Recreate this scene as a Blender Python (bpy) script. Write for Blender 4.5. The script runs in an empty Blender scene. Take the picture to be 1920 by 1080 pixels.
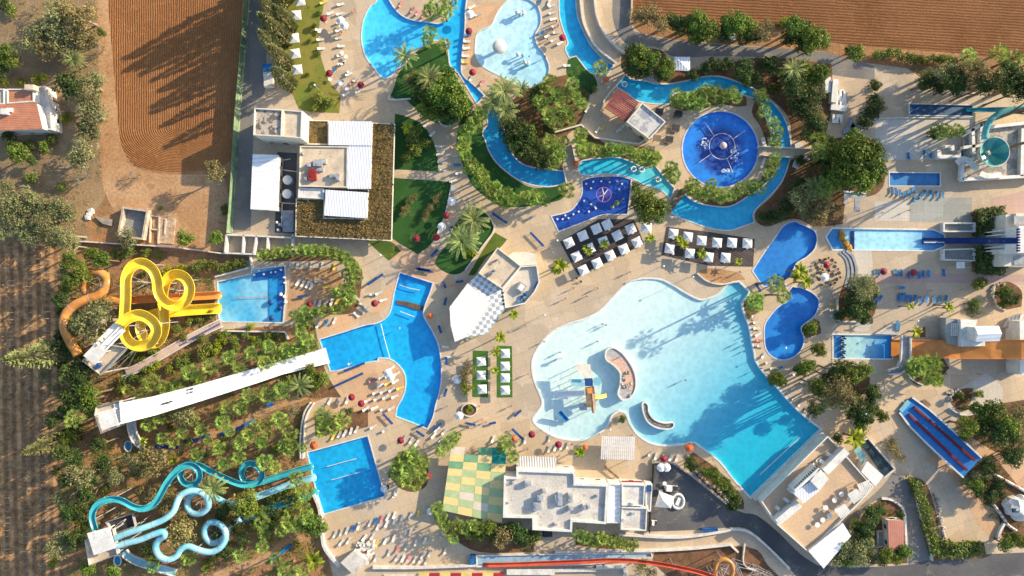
import bpy, bmesh, math, random
from mathutils import Vector, Matrix
from mathutils.geometry import delaunay_2d_cdt
random.seed(11)
sc = bpy.context.scene
C = sc.collection
R = math.radians
# ---------------------------------------------------------------- camera, sky, sun, exposure
S = 0.14            # metres per photo pixel at ground level
H = 178.0           # height of the drone
cam = bpy.data.cameras.new('camera'); camo = bpy.data.objects.new('camera', cam); C.objects.link(camo)
camo.location = (0, 0, H); camo.rotation_euler = (0, 0, 0)
cam.sensor_width = 36; cam.lens = 36 * H / (1920 * S); cam.clip_end = 6000; cam.clip_start = 1
sc.camera = camo
SUN_EL = R(21); SUN_AZ = R(26)      # azimuth counted from +X (right of the photo) towards +Y
w = bpy.data.worlds.new('World'); sc.world = w; w.use_nodes = True
nt = w.node_tree; bg = nt.nodes['Background']
sky = nt.nodes.new('ShaderNodeTexSky'); sky.sky_type = 'NISHITA'; sky.sun_disc = False
sky.sun_elevation = SUN_EL; sky.sun_rotation = R(90) - SUN_AZ
nt.links.new(sky.outputs[0], bg.inputs[0]); bg.inputs[1].default_value = 0.145
sl = bpy.data.lights.new('sun', 'SUN'); sl.energy = 4.4; sl.angle = R(0.5); sl.color = (1.0, 0.83, 0.57)
so = bpy.data.objects.new('sun', sl); C.objects.link(so)
sd = Vector((math.cos(SUN_EL) * math.cos(SUN_AZ), math.cos(SUN_EL) * math.sin(SUN_AZ), math.sin(SUN_EL)))
so.rotation_euler = sd.to_track_quat('Z', 'Y').to_euler(); so.location = sd * 300
sc.view_settings.view_transform = 'Standard'; sc.view_settings.look = 'None'
sc.view_settings.exposure = 1.0; sc.view_settings.gamma = 1
# ---------------------------------------------------------------- helpers
def P(px, py, z=0.0):
    k = S * (H - z) / H
    return ((px - 960) * k, (540 - py) * k)
def P3(px, py, z=0.0):
    a = P(px, py, z); return Vector((a[0], a[1], z))
def PL(pts, z=0.0): return [P(x, y, z) for x, y in pts]
def px(s):        # "x,y x,y" -> list
    return [tuple(float(t) for t in q.split(',')) for q in s.split()]
def area(p): return sum(p[i-1][0]*p[i][1]-p[i][0]*p[i-1][1] for i in range(len(p)))/2
def ccw(p): return list(p) if area(p) > 0 else list(p)[::-1]
def inside(x, y, poly):
    c = False; j = len(poly)-1
    for i in range(len(poly)):
        xi, yi = poly[i]; xj, yj = poly[j]
        if (yi > y) != (yj > y) and x < (xj-xi)*(y-yi)/(yj-yi)+xi: c = not c
        j = i
    return c
def smooth(p, n=4, corner=55, closed=True):
    out = []; N = len(p); V = [Vector(q) for q in p]
    def iscorner(i):
        if not closed and i in (0, N-1): return True
        a = V[i]-V[i-1]; b = V[(i+1) % N]-V[i]
        a2 = a.xy if len(a) > 2 else a; b2 = b.xy if len(b) > 2 else b
        if a2.length < 1e-6 or b2.length < 1e-6: return True
        return math.degrees(a2.angle(b2)) > corner
    cs = [iscorner(i) for i in range(N)]
    for i in range(N if closed else N-1):
        p1 = V[i]; p2 = V[(i+1) % N]
        p0 = V[i-1] if not cs[i] else p1*2-p2
        p3 = V[(i+2) % N] if not cs[(i+1) % N] else p2*2-p1
        if cs[i] and cs[(i+1) % N]:
            out.append(tuple(p1)); continue
        for k in range(n):
            t = k/n
            out.append(tuple(0.5*((2*p1)+(p2-p0)*t+(2*p0-5*p1+4*p2-p3)*t*t+(3*p1-p0-3*p2+p3)*t*t*t)))
    if not closed: out.append(tuple(V[-1]))
    return out
def offset(p, d):
    p = ccw(p); N = len(p); o = []
    for i in range(N):
        a = Vector(p[i])-Vector(p[i-1]); b = Vector(p[(i+1) % N])-Vector(p[i])
        na = Vector((a.y, -a.x)).normalized(); nb = Vector((b.y, -b.x)).normalized()
        m = na+nb
        if m.length < 1e-4: m = na
        m.normalize(); k = max(0.5, m.dot(na))
        q = Vector(p[i])+m*d/k; o.append((q.x, q.y))
    return o
def tri(outline, holes=(), extra=()):
    vs = []; es = []
    for poly in [outline]+list(holes):
        s = len(vs); vs += [Vector(q) for q in poly]
        es += [(s+i, s+(i+1) % len(poly)) for i in range(len(poly))]
    vs += [Vector(q) for q in extra]
    r = delaunay_2d_cdt(vs, es, [], 0, 1e-4)
    V = [(v.x, v.y) for v in r[0]]; F = []
    for f in r[2]:
        cx = sum(V[i][0] for i in f)/3; cy = sum(V[i][1] for i in f)/3
        if inside(cx, cy, outline) and not any(inside(cx, cy, h) for h in holes):
            F.append(list(f))
    return V, F
class MB:
    def __init__(s): s.v = []; s.f = []
    def add(s, V, F):
        o = len(s.v); s.v += [tuple(q) for q in V]; s.f += [[i+o for i in f] for f in F]
    def box(s, x, y, z0, sx, sy, sz, rz=0, m=None):
        c, n = math.cos(rz), math.sin(rz); V = []
        for dz in (0, sz):
            for a, b in ((-1, -1), (1, -1), (1, 1), (-1, 1)):
                u, v = a*sx/2, b*sy/2; V.append((x+u*c-v*n, y+u*n+v*c, z0+dz))
        s.add(V, [[3, 2, 1, 0], [4, 5, 6, 7], [0, 1, 5, 4], [1, 2, 6, 5], [2, 3, 7, 6], [3, 0, 4, 7]])
    def beam(s, a, b, wd, ht):      # rectangular bar between 3d points
        a = Vector(a); b = Vector(b); d = (b-a); L = d.length
        if L < 1e-6: return
        d.normalize(); up = Vector((0, 0, 1)) if abs(d.z) < .95 else Vector((1, 0, 0))
        r = d.cross(up).normalized(); u = r.cross(d)
        V = [q+r*i*wd/2+u*j*ht/2 for q in (a, b) for i, j in ((-1, -1), (1, -1), (1, 1), (-1, 1))]
        s.add(V, [[3, 2, 1, 0], [4, 5, 6, 7], [0, 1, 5, 4], [1, 2, 6, 5], [2, 3, 7, 6], [3, 0, 4, 7]])
    def prism(s, poly, z0, z1, bottom=True):
        poly = ccw(poly); V, F = tri(poly); n = len(poly)
        s.add([(x, y, z1) for x, y in V], F)
        if bottom: s.add([(x, y, z0) for x, y in V], [f[::-1] for f in F])
        s.add([(x, y, z0) for x, y in poly]+[(x, y, z1) for x, y in poly],
              [[i, (i+1) % n, n+(i+1) % n, n+i] for i in range(n)])
    def ring(s, inner, outer, z0, z1):      # same vertex count
        n = len(inner)
        V = [(x, y, z) for z in (z0, z1) for pl in (inner, outer) for x, y in pl]
        F = []
        for i in range(n):
            j = (i+1) % n
            F += [[2*n+i, 3*n+i, 3*n+j, 2*n+j], [n+i, n+j, 3*n+j, 3*n+i], [j, i, 2*n+i, 2*n+j], [i, j, n+j, n+i]]
        s.add(V, F)
    def sheet(s, poly, z, holes=()):
        V, F = tri(poly, holes); s.add([(x, y, z) for x, y in V], F)
    def cyl(s, x, y, z0, z1, r0, r1=None, n=10, cap=True):
        r1 = r0 if r1 is None else r1; V = []
        for z, r in ((z0, r0), (z1, r1)):
            V += [(x+r*math.cos(2*math.pi*i/n), y+r*math.sin(2*math.pi*i/n), z) for i in range(n)]
        F = [[i, (i+1) % n, n+(i+1) % n, n+i] for i in range(n)]
        if cap: F += [list(range(n))[::-1], list(range(n, 2*n))]
        s.add(V, F)
    def tube(s, path, r, n=8, cap=True):
        rr = r if isinstance(r, (list, tuple)) else [r]*len(path)
        path = [Vector(q) for q in path]; V = []
        for i, q in enumerate(path):
            d = (path[min(i+1, len(path)-1)]-path[max(i-1, 0)]).normalized()
            up = Vector((0, 0, 1)) if abs(d.z) < .97 else Vector((1, 0, 0))
            a = d.cross(up).normalized(); b = a.cross(d)
            V += [q+(a*math.cos(t)+b*math.sin(t))*rr[i] for t in [2*math.pi*k/n for k in range(n)]]
        F = [[i*n+k, i*n+(k+1) % n, (i+1)*n+(k+1) % n, (i+1)*n+k] for i in range(len(path)-1) for k in range(n)]
        if cap: F += [list(range(n))[::-1], [(len(path)-1)*n+k for k in range(n)]]
        s.add(V, F)
    def profile(s, path, prof, closed=True):   # sweep a (side, up) profile along a path, kept level
        path = [Vector(q) for q in path]; n = len(prof); V = []
        for i, q in enumerate(path):
            d = path[min(i+1, len(path)-1)]-path[max(i-1, 0)]; d.z = 0; d.normalize()
            a = Vector((d.y, -d.x, 0))
            V += [q+a*u+Vector((0, 0, v)) for u, v in prof]
        m = n if closed else n-1
        F = [[i*n+k, i*n+(k+1) % n, (i+1)*n+(k+1) % n, (i+1)*n+k] for i in range(len(path)-1) for k in range(m)]
        if closed: F += [list(range(n))[::-1], [(len(path)-1)*n+k for k in range(n)]]
        s.add(V, F)
    def dome(s, x, y, z, r, h, n=12, m=5):
        V = [(x, y, z+h)]; F = []
        for j in range(1, m+1):
            t = math.pi/2*j/m
            V += [(x+r*math.sin(t)*math.cos(2*math.pi*i/n), y+r*math.sin(t)*math.sin(2*math.pi*i/n), z+h*math.cos(t)) for i in range(n)]
        F += [[0, 1+i, 1+(i+1) % n] for i in range(n)]
        for j in range(m-1):
            F += [[1+j*n+i, 1+(j+1)*n+i, 1+(j+1)*n+(i+1) % n, 1+j*n+(i+1) % n] for i in range(n)]
        s.add(V, F)
    def blob(s, x, y, z, r, rz=None, n=10, m=6, j=0.0, rnd=random):
        rz = r if rz is None else rz; V = []
        V.append((x, y, z+rz))
        for a in range(1, m):
            t = math.pi*a/m
            for i in range(n):
                k = 1+rnd.uniform(-j, j)
                V.append((x+r*k*math.sin(t)*math.cos(2*math.pi*i/n), y+r*k*math.sin(t)*math.sin(2*math.pi*i/n), z+rz*k*math.cos(t)))
        V.append((x, y, z-rz)); F = [[0, 1+i, 1+(i+1) % n] for i in range(n)]
        for a in range(m-2):
            F += [[1+a*n+i, 1+(a+1)*n+i, 1+(a+1)*n+(i+1) % n, 1+a*n+(i+1) % n] for i in range(n)]
        L = len(V)-1; b = 1+(m-2)*n
        F += [[L, b+(i+1) % n, b+i] for i in range(n)]
        s.add(V, F)
    def build(s, name, mat, parent=None, smooth=False, local=False, recalc=True):
        if local: ox = oy = oz = 0
        elif parent is not None:
            ox, oy, oz = worldloc(parent)
        else:
            xs = [v[0] for v in s.v]; ys = [v[1] for v in s.v]
            ox = (min(xs)+max(xs))/2; oy = (min(ys)+max(ys))/2; oz = min(v[2] for v in s.v)
        me = bpy.data.meshes.new(name)
        me.from_pydata([(a-ox, b-oy, c-oz) for a, b, c in s.v], [], s.f)
        if recalc:
            bm = bmesh.new(); bm.from_mesh(me); bmesh.ops.recalc_face_normals(bm, faces=bm.faces); bm.to_mesh(me); bm.free()
        if smooth:
            me.polygons.foreach_set('use_smooth', [True]*len(me.polygons))
        me.materials.append(mat); me.update()
        o = bpy.data.objects.new(name, me); C.objects.link(o)
        if parent is not None: o.parent = parent; 
        elif not local: o.location = (ox, oy, oz)
        return o
def worldloc(o):
    l = Vector((0, 0, 0))
    while o is not None: l += Vector(o.location); o = o.parent
    return l
def tag(o, label=None, cat=None, group=None, kind=None):
    if label: o['label'] = label
    if cat: o['category'] = cat
    if group: o['group'] = group
    if kind: o['kind'] = kind
    return o
def thing(name, label, cat, px_, py_, group=None, z=0.0):
    o = bpy.data.objects.new(name, None); C.objects.link(o); o.empty_display_size = .5
    a = P(px_, py_, z); o.location = (a[0], a[1], z)
    return tag(o, label, cat, group)
PROTO = {}; REP = {}
def clone(proto, loc, rz=0.0, s=1.0, sz=None):
    r = PROTO[proto]
    if not r.get('_used'):
        o = r; o['_used'] = 1
    else:
        o = r.copy(); C.objects.link(o)
        for ch in r.children:
            c = ch.copy(); C.objects.link(c); c.parent = o
            for g in ch.children:
                d = g.copy(); C.objects.link(d); d.parent = c
    o.location = loc; o.rotation_euler = (0, 0, rz)
    o.scale = (s, s, s if sz is None else sz)
    return o
def rep(o, head, where, cat, group=None):
    REP.setdefault((head, where), []).append(o)
    tag(o, None, cat, group or (cat+'s '+where))
    return o
ONES = 'leftmost second third fourth fifth sixth seventh eighth ninth tenth eleventh twelfth thirteenth fourteenth fifteenth sixteenth seventeenth eighteenth nineteenth twentieth'.split()
def ordw(i, n):
    if i == 0: return 'leftmost'
    if i == n-1: return 'rightmost'
    if i < 20: return ONES[i]+' from left'
    t = {2: 'twenty', 3: 'thirty', 4: 'forty', 5: 'fifty', 6: 'sixty', 7: 'seventy', 8: 'eighty'}[(i+1)//10]; u = (i+1) % 10
    if u == 0: return {30: 'thirtieth', 40: 'fortieth', 50: 'fiftieth', 60: 'sixtieth', 70: 'seventieth', 80: 'eightieth'}[i+1]+' from left'
    return t+'-'+['', 'first', 'second', 'third', 'fourth', 'fifth', 'sixth', 'seventh', 'eighth', 'ninth'][u]+' from left'
def finish_labels():
    for (head, where), L in REP.items():
        L.sort(key=lambda o: o.location.x)
        for i, o in enumerate(L):
            o['label'] = f'{head} {where}' if len(L) == 1 else f'{head} {where}, {ordw(i, len(L))}'
            if len(L) == 1 and 'group' in o: del o['group']
    for k, o in PROTO.items():
        if '_used' in o: del o['_used']
        else:
            for c in list(o.children): bpy.data.objects.remove(c)
            bpy.data.objects.remove(o)
    for o in bpy.data.objects:
        if '_used' in o: del o['_used']
# ---------------------------------------------------------------- materials
MATS = {}
def newmat(name):
    m = bpy.data.materials.new(name); m.use_nodes = True; t = m.node_tree
    b = t.nodes['Principled BSDF']; return m, t, b
def N(t, ty, **kw):
    n = t.nodes.new(ty)
    for k, v in kw.items(): setattr(n, k, v)
    return n
def mix(t, fac, a, b, blend='MIX'):
    n = N(t, 'ShaderNodeMix', data_type='RGBA', blend_type=blend)
    for sock, val in ((0, fac), (6, a), (7, b)):
        if hasattr(val, 'links'): t.links.new(val, n.inputs[sock])
        else: n.inputs[sock].default_value = val if sock == 0 else (*val[:3], 1)
    return n.outputs[2]
def noise(t, scale, detail=3, rough=.6, vec=None):
    n = N(t, 'ShaderNodeTexNoise'); n.inputs['Scale'].default_value = scale
    n.inputs['Detail'].default_value = detail; n.inputs['Roughness'].default_value = rough
    if vec is None: vec = N(t, 'ShaderNodeNewGeometry').outputs['Position']
    t.links.new(vec, n.inputs['Vector']); return n.outputs['Fac']
def ramp(t, fac, lo, hi):
    n = N(t, 'ShaderNodeMapRange'); t.links.new(fac, n.inputs[0]); n.inputs[1].default_value = lo; n.inputs[2].default_value = hi
    n.interpolation_type = 'SMOOTHSTEP'; return n.outputs[0]
def mathn(t, op, a, b=None):
    n = N(t, 'ShaderNodeMath', operation=op)
    for i, v in enumerate((a, b)):
        if v is None: continue
        if hasattr(v, 'links'): t.links.new(v, n.inputs[i])
        else: n.inputs[i].default_value = v
    return n.outputs[0]
def setbump(t, b, h, st, dist=.1):
    n = N(t, 'ShaderNodeBump'); n.inputs['Strength'].default_value = st; n.inputs['Distance'].default_value = dist
    t.links.new(h, n.inputs['Height']); t.links.new(n.outputs[0], b.inputs['Normal'])
def mat(name, c1, c2=None, scale=.3, rough=.75, fine=.12, fscale=4, bump=0, lo=.38, hi=.62, rnd=0, c3=None, spec=.3, metal=0):
    """two-tone large noise + fine grain; optional third colour spots; per-object tint"""
    if name in MATS: return MATS[name]
    m, t, b = newmat(name)
    c2 = c2 or tuple(x*.8 for x in c1)
    col = mix(t, ramp(t, noise(t, scale, 4), lo, hi), c1, c2)
    if c3: col = mix(t, ramp(t, noise(t, scale*2.7, 5, .7), .55, .68), col, c3)
    if fine:
        f = ramp(t, noise(t, fscale, 3, .7), .3, .7)
        col = mix(t, f, mix(t, 1.0, col, (1-fine,)*3, 'MULTIPLY'), mix(t, 1.0, col, (1+fine,)*3, 'MULTIPLY'))
    if rnd:
        oi = N(t, 'ShaderNodeObjectInfo')
        hv = N(t, 'ShaderNodeHueSaturation'); t.links.new(col, hv.inputs['Color'])
        mr = N(t, 'ShaderNodeMapRange'); t.links.new(oi.outputs['Random'], mr.inputs[0]); mr.inputs[3].default_value = 1-rnd; mr.inputs[4].default_value = 1+rnd
        t.links.new(mr.outputs[0], hv.inputs['Value'])
        m2 = N(t, 'ShaderNodeMapRange'); t.links.new(mathn(t, 'FRACT', mathn(t, 'MULTIPLY', oi.outputs['Random'], 7.31)), m2.inputs[0]); m2.inputs[3].default_value = .5-rnd*.07; m2.inputs[4].default_value = .5+rnd*.07
        t.links.new(m2.outputs[0], hv.inputs['Hue']); col = hv.outputs[0]
    t.links.new(col, b.inputs['Base Color']); b.inputs['Roughness'].default_value = rough
    b.inputs['Specular IOR Level'].default_value = spec; b.inputs['Metallic'].default_value = metal
    if bump: setbump(t, b, noise(t, fscale, 4, .7), bump)
    MATS[name] = m; return m
def leaf(name, c1, c2, scale=.8, rnd=.25, trans=.25):
    m = mat(name, c1, c2, scale, .6, .25, 2.2, rnd=rnd, spec=.25)
    t = m.node_tree; b = t.nodes['Principled BSDF']; out = t.nodes['Material Output']
    tr = N(t, 'ShaderNodeBsdfTranslucent'); ms = N(t, 'ShaderNodeMixShader'); ms.inputs[0].default_value = trans
    t.links.new(b.inputs['Base Color'].links[0].from_socket, tr.inputs[0])
    t.links.new(b.outputs[0], ms.inputs[1]); t.links.new(tr.outputs[0], ms.inputs[2]); t.links.new(ms.outputs[0], out.inputs[0])
    return m
def stripes(name, c1, c2, period, ang=0, duty=.5, soft=.15, bump=.3, rough=.6, dist=0, nz=.1, obj=False):
    """parallel stripes across direction ang (world space)"""
    if name in MATS: return MATS[name]
    m, t, b = newmat(name)
    pos = N(t, 'ShaderNodeNewGeometry').outputs['Position']
    sp = N(t, 'ShaderNodeSeparateXYZ'); t.links.new(pos, sp.inputs[0])
    d = mathn(t, 'ADD', mathn(t, 'MULTIPLY', sp.outputs[0], math.cos(ang)), mathn(t, 'MULTIPLY', sp.outputs[1], math.sin(ang)))
    if dist: d = mathn(t, 'ADD', d, mathn(t, 'MULTIPLY', noise(t, .15, 3), dist))
    s_ = mathn(t, 'SINE', mathn(t, 'MULTIPLY', d, 2*math.pi/period))
    s_ = mathn(t, 'MULTIPLY', mathn(t, 'ADD', s_, 1), .5)
    f = ramp(t, s_, max(0, duty-soft), min(1, duty+soft))
    col = mix(t, f, c1, c2)
    g = ramp(t, noise(t, .5, 5, .7), .3, .7)
    col = mix(t, g, mix(t, 1.0, col, (1-nz,)*3, 'MULTIPLY'), mix(t, 1.0, col, (1+nz,)*3, 'MULTIPLY'))
    t.links.new(col, b.inputs['Base Color']); b.inputs['Roughness'].default_value = rough; b.inputs['Specular IOR Level'].default_value = .3
    if bump: setbump(t, b, s_, bump, .08)
    MATS[name] = m; return m
def watermat():
    m, t, b = newmat('pool_water'); t.nodes.remove(b); out = t.nodes['Material Output']
    tr = N(t, 'ShaderNodeBsdfTransparent'); tr.inputs[0].default_value = (.93, .985, 1, 1)
    gl = N(t, 'ShaderNodeBsdfGlossy'); gl.inputs['Roughness'].default_value = .06
    bp = N(t, 'ShaderNodeBump'); bp.inputs['Strength'].default_value = .35; bp.inputs['Distance'].default_value = .12
    t.links.new(noise(t, 1.6, 4, .6), bp.inputs['Height']); t.links.new(bp.outputs[0], gl.inputs['Normal'])
    ge = N(t, 'ShaderNodeNewGeometry'); dt = N(t, 'ShaderNodeVectorMath', operation='DOT_PRODUCT')
    t.links.new(ge.outputs['Incoming'], dt.inputs[0]); t.links.new(ge.outputs['Normal'], dt.inputs[1])
    k = mathn(t, 'SUBTRACT', 1, mathn(t, 'ABSOLUTE', dt.outputs['Value']))
    fr = mathn(t, 'ADD', mathn(t, 'MULTIPLY', mathn(t, 'POWER', k, 5), .9), .02)      # Schlick reflectance of water
    ms = N(t, 'ShaderNodeMixShader'); t.links.new(fr, ms.inputs[0]); t.links.new(tr.outputs[0], ms.inputs[1]); t.links.new(gl.outputs[0], ms.inputs[2])
    t.links.new(ms.outputs[0], out.inputs[0]); return m
def caustic(t, col, amt=.1, scale=.9):  # rippling caustic light, multiplied into the base colour
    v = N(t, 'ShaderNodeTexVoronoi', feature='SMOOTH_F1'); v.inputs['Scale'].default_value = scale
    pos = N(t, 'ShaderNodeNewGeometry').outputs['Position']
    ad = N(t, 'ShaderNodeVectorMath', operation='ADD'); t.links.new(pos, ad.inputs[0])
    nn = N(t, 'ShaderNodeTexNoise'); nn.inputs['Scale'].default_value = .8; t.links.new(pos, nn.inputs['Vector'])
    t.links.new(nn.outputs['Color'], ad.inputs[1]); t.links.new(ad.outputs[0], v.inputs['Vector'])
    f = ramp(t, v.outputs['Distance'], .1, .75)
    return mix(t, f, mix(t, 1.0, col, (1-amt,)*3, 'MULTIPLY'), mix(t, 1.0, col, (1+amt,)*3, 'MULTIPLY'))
def poolmat(name, c1, c2=None, scale=.05, grad=None, amt=.13):
    """painted pool floor; grad=(p0,p1) world points between which c1 runs to c2"""
    if name in MATS: return MATS[name]
    m, t, b = newmat(name)
    c2 = c2 or tuple(x*.85 for x in c1)
    if grad == 'depth':
        at = N(t, 'ShaderNodeAttribute', attribute_name='depth'); f = at.outputs['Fac']
    elif grad:
        (x0, y0), (x1, y1) = grad; L = (x1-x0)**2+(y1-y0)**2
        pos = N(t, 'ShaderNodeNewGeometry').outputs['Position']; sp = N(t, 'ShaderNodeSeparateXYZ'); t.links.new(pos, sp.inputs[0])
        d = mathn(t, 'ADD', mathn(t, 'MULTIPLY', mathn(t, 'SUBTRACT', sp.outputs[0], x0), (x1-x0)/L), mathn(t, 'MULTIPLY', mathn(t, 'SUBTRACT', sp.outputs[1], y0), (y1-y0)/L))
        d = mathn(t, 'ADD', d, mathn(t, 'MULTIPLY', mathn(t, 'SUBTRACT', noise(t, .04, 2), .5), .3))
        f = ramp(t, d, 0, 1)
    else: f = ramp(t, noise(t, scale, 2), .35, .65)
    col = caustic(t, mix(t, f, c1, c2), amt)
    t.links.new(col, b.inputs['Base Color']); b.inputs['Roughness'].default_value = .5
    MATS[name] = m; return m
M = {}
M['white'] = mat('white_paint', (.68, .67, .64), (.58, .57, .54), .4, .55, .08, 3, bump=.05, c3=(.46, .44, .41))
M['coping'] = mat('pale_coping', (.66, .63, .58), (.54, .51, .47), .6, .6, .08, 3, c3=(.42, .39, .35))
M['wallcream'] = mat('cream_render', (.68, .62, .52), (.58, .53, .45), .5, .8, .08, 3)
M['roofgrey'] = mat('pale_roof', (.58, .54, .48), (.47, .44, .40), .2, .85, .12, 2, c3=(.34, .32, .29))
M['rooftan'] = mat('tan_roof', (.60, .49, .36), (.48, .39, .29), .3, .85, .08, 2, c3=(.36, .30, .25))
M['dark'] = mat('dark_metal', (.05, .05, .055), (.03, .03, .035), 1, .5)
M['grey'] = mat('grey_metal', (.33, .34, .36), (.24, .25, .27), 1, .5)
M['steel'] = mat('galvanised_steel', (.55, .56, .58), (.42, .43, .45), 1, .35, metal=.4)
M['wood'] = mat('weathered_wood', (.24, .16, .10), (.15, .10, .065), 1, .7)
M['darkdeck'] = stripes('dark_decking', (.085, .065, .062), (.05, .04, .04), .6, R(60), nz=.25)
M['glass'] = mat('window_glass', (.03, .05, .07), (.02, .03, .05), 1, .08, .02, spec=.8)
M['canvas'] = mat('white_canvas', (.74, .73, .70), (.62, .61, .59), 1.5, .8, .04, 6, rnd=.05)
M['red'] = mat('red_canvas', (.25, .02, .035), (.18, .014, .025), 1, .7, rnd=.2)
M['orangecanvas'] = mat('orange_canvas', (.62, .14, .04), (.5, .1, .03), 1, .7)
M['blue'] = mat('blue_paint', (.02, .075, .24), (.015, .06, .2), 1, .5)
M['bluemesh'] = mat('blue_fabric', (.02, .20, .44), (.015, .12, .3), 1, .7, rnd=.2)
M['yellow'] = mat('yellow_fibreglass', (.85, .60, .05), (.75, .50, .03), .3, .25, .04, 2, spec=.5)
M['orange'] = mat('orange_fibreglass', (.68, .27, .06), (.54, .20, .045), .3, .3, .05, 2, spec=.5)
M['tubeorange'] = mat('ochre_fibreglass', (.52, .24, .06), (.38, .16, .045), .3, .35, .08, 2, c3=(.30, .14, .05))
M['turq'] = mat('turquoise_fibreglass', (.05, .36, .42), (.03, .27, .34), .3, .25, .05, 2, spec=.5)
M['paleblue'] = mat('pale_blue_fibreglass', (.28, .55, .62), (.18, .42, .52), .2, .3, .05, 2, spec=.5)
M['midblue'] = mat('mid_blue_fibreglass', (.10, .38, .52), (.28, .50, .58), .12, .3, .05, 2, spec=.5)
M['navy'] = mat('navy_fibreglass', (.008, .035, .17), (.006, .03, .13), .3, .3)
M['slidewhite'] = mat('white_fibreglass', (.84, .84, .83), (.74, .75, .77), .15, .35, .04, 2)
M['soil'] = mat('bed_soil', (.20, .10, .05), (.12, .065, .035), .4, .95, .25, 3, bump=.4, c3=(.14, .12, .06))
M['grass'] = mat('lawn_grass', (.10, .14, .02), (.055, .10, .015), .15, .95, .2, 5, bump=.3, c3=(.17, .17, .03))
M['turf'] = mat('artificial_turf', (.06, .15, .025), (.05, .13, .02), .3, .95, .1, 5)
M['darkgrass'] = mat('dark_lawn', (.03, .10, .02), (.02, .07, .015), .12, .95, .2, 5, bump=.3, c3=(.07, .13, .02))  # grass of a darker green
M['stone'] = mat('rockery_stone', (.42, .37, .31), (.28, .25, .21), .8, .9, .2, 3, rnd=.2)
M['thatch'] = mat('dry_creeper_roof', (.17, .115, .04), (.10, .07, .03), .5, .95, .45, 2.2, bump=1, c3=(.07, .075, .02))
M['skin'] = mat('skin', (.50, .30, .20), (.44, .26, .17), 2, .6)
M['tile'] = stripes('terracotta_tiles', (.48, .20, .11), (.36, .15, .09), .45, R(92), nz=.15)
M['asphalt'] = mat('asphalt', (.115, .113, .115), (.08, .08, .085), .08, .9, .15, 3, c3=(.19, .17, .14))
M['roadgrey'] = mat('worn_grey_road', (.22, .20, .18), (.16, .15, .145), .08, .9, .12, 3, c3=(.28, .25, .2))
M['water'] = watermat()
# ---------------------------------------------------------------- pools (outlines measured on the ground)
POOLS = {}
def pool(key, pts, label, floor, depth=.6, sm=True, cop='coping', cw=.32, corner=50):
    p = PL(px(pts)); p = ccw(smooth(p, 4, corner)) if sm else ccw(p)
    POOLS[key] = dict(p=p, label=label, floor=floor, depth=depth, cop=cop, cw=cw)
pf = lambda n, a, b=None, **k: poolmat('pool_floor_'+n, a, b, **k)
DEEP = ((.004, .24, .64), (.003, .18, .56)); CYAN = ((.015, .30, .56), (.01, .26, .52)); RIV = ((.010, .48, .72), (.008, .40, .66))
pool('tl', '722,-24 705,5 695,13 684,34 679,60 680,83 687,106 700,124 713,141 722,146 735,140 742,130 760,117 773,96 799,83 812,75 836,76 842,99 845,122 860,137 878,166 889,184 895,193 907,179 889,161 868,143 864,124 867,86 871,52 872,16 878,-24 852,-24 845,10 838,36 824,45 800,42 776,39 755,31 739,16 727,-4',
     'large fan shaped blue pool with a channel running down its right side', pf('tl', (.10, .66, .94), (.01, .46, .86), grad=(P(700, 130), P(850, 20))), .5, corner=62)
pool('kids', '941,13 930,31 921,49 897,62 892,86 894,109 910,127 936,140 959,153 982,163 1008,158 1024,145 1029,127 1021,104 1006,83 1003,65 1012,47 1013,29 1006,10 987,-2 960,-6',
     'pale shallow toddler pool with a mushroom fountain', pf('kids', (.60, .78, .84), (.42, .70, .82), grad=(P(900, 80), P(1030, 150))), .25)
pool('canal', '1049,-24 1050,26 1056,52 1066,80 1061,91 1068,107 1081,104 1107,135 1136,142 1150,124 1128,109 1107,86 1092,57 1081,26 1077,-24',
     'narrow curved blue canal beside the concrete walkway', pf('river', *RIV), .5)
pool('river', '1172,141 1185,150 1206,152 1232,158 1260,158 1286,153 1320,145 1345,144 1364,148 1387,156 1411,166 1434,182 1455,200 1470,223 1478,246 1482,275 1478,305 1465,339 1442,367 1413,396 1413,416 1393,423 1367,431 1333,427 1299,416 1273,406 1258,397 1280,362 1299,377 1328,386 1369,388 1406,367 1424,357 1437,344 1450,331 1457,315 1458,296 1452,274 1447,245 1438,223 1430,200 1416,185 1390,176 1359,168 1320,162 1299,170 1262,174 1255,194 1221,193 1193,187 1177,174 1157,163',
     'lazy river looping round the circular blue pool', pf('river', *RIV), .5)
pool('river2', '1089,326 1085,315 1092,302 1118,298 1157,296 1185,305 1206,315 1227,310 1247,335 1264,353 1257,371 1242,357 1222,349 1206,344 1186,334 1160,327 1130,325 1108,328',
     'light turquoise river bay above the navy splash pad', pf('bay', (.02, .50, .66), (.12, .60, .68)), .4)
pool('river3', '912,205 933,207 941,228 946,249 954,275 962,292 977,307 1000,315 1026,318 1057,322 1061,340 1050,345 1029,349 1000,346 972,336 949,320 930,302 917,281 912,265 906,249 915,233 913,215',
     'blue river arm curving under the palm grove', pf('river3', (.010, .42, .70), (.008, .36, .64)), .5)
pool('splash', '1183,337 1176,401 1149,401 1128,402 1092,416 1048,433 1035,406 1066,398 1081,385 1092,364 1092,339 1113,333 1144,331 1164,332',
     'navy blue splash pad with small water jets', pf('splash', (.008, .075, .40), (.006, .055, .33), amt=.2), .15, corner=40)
c = P(1350.5, 280)
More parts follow.
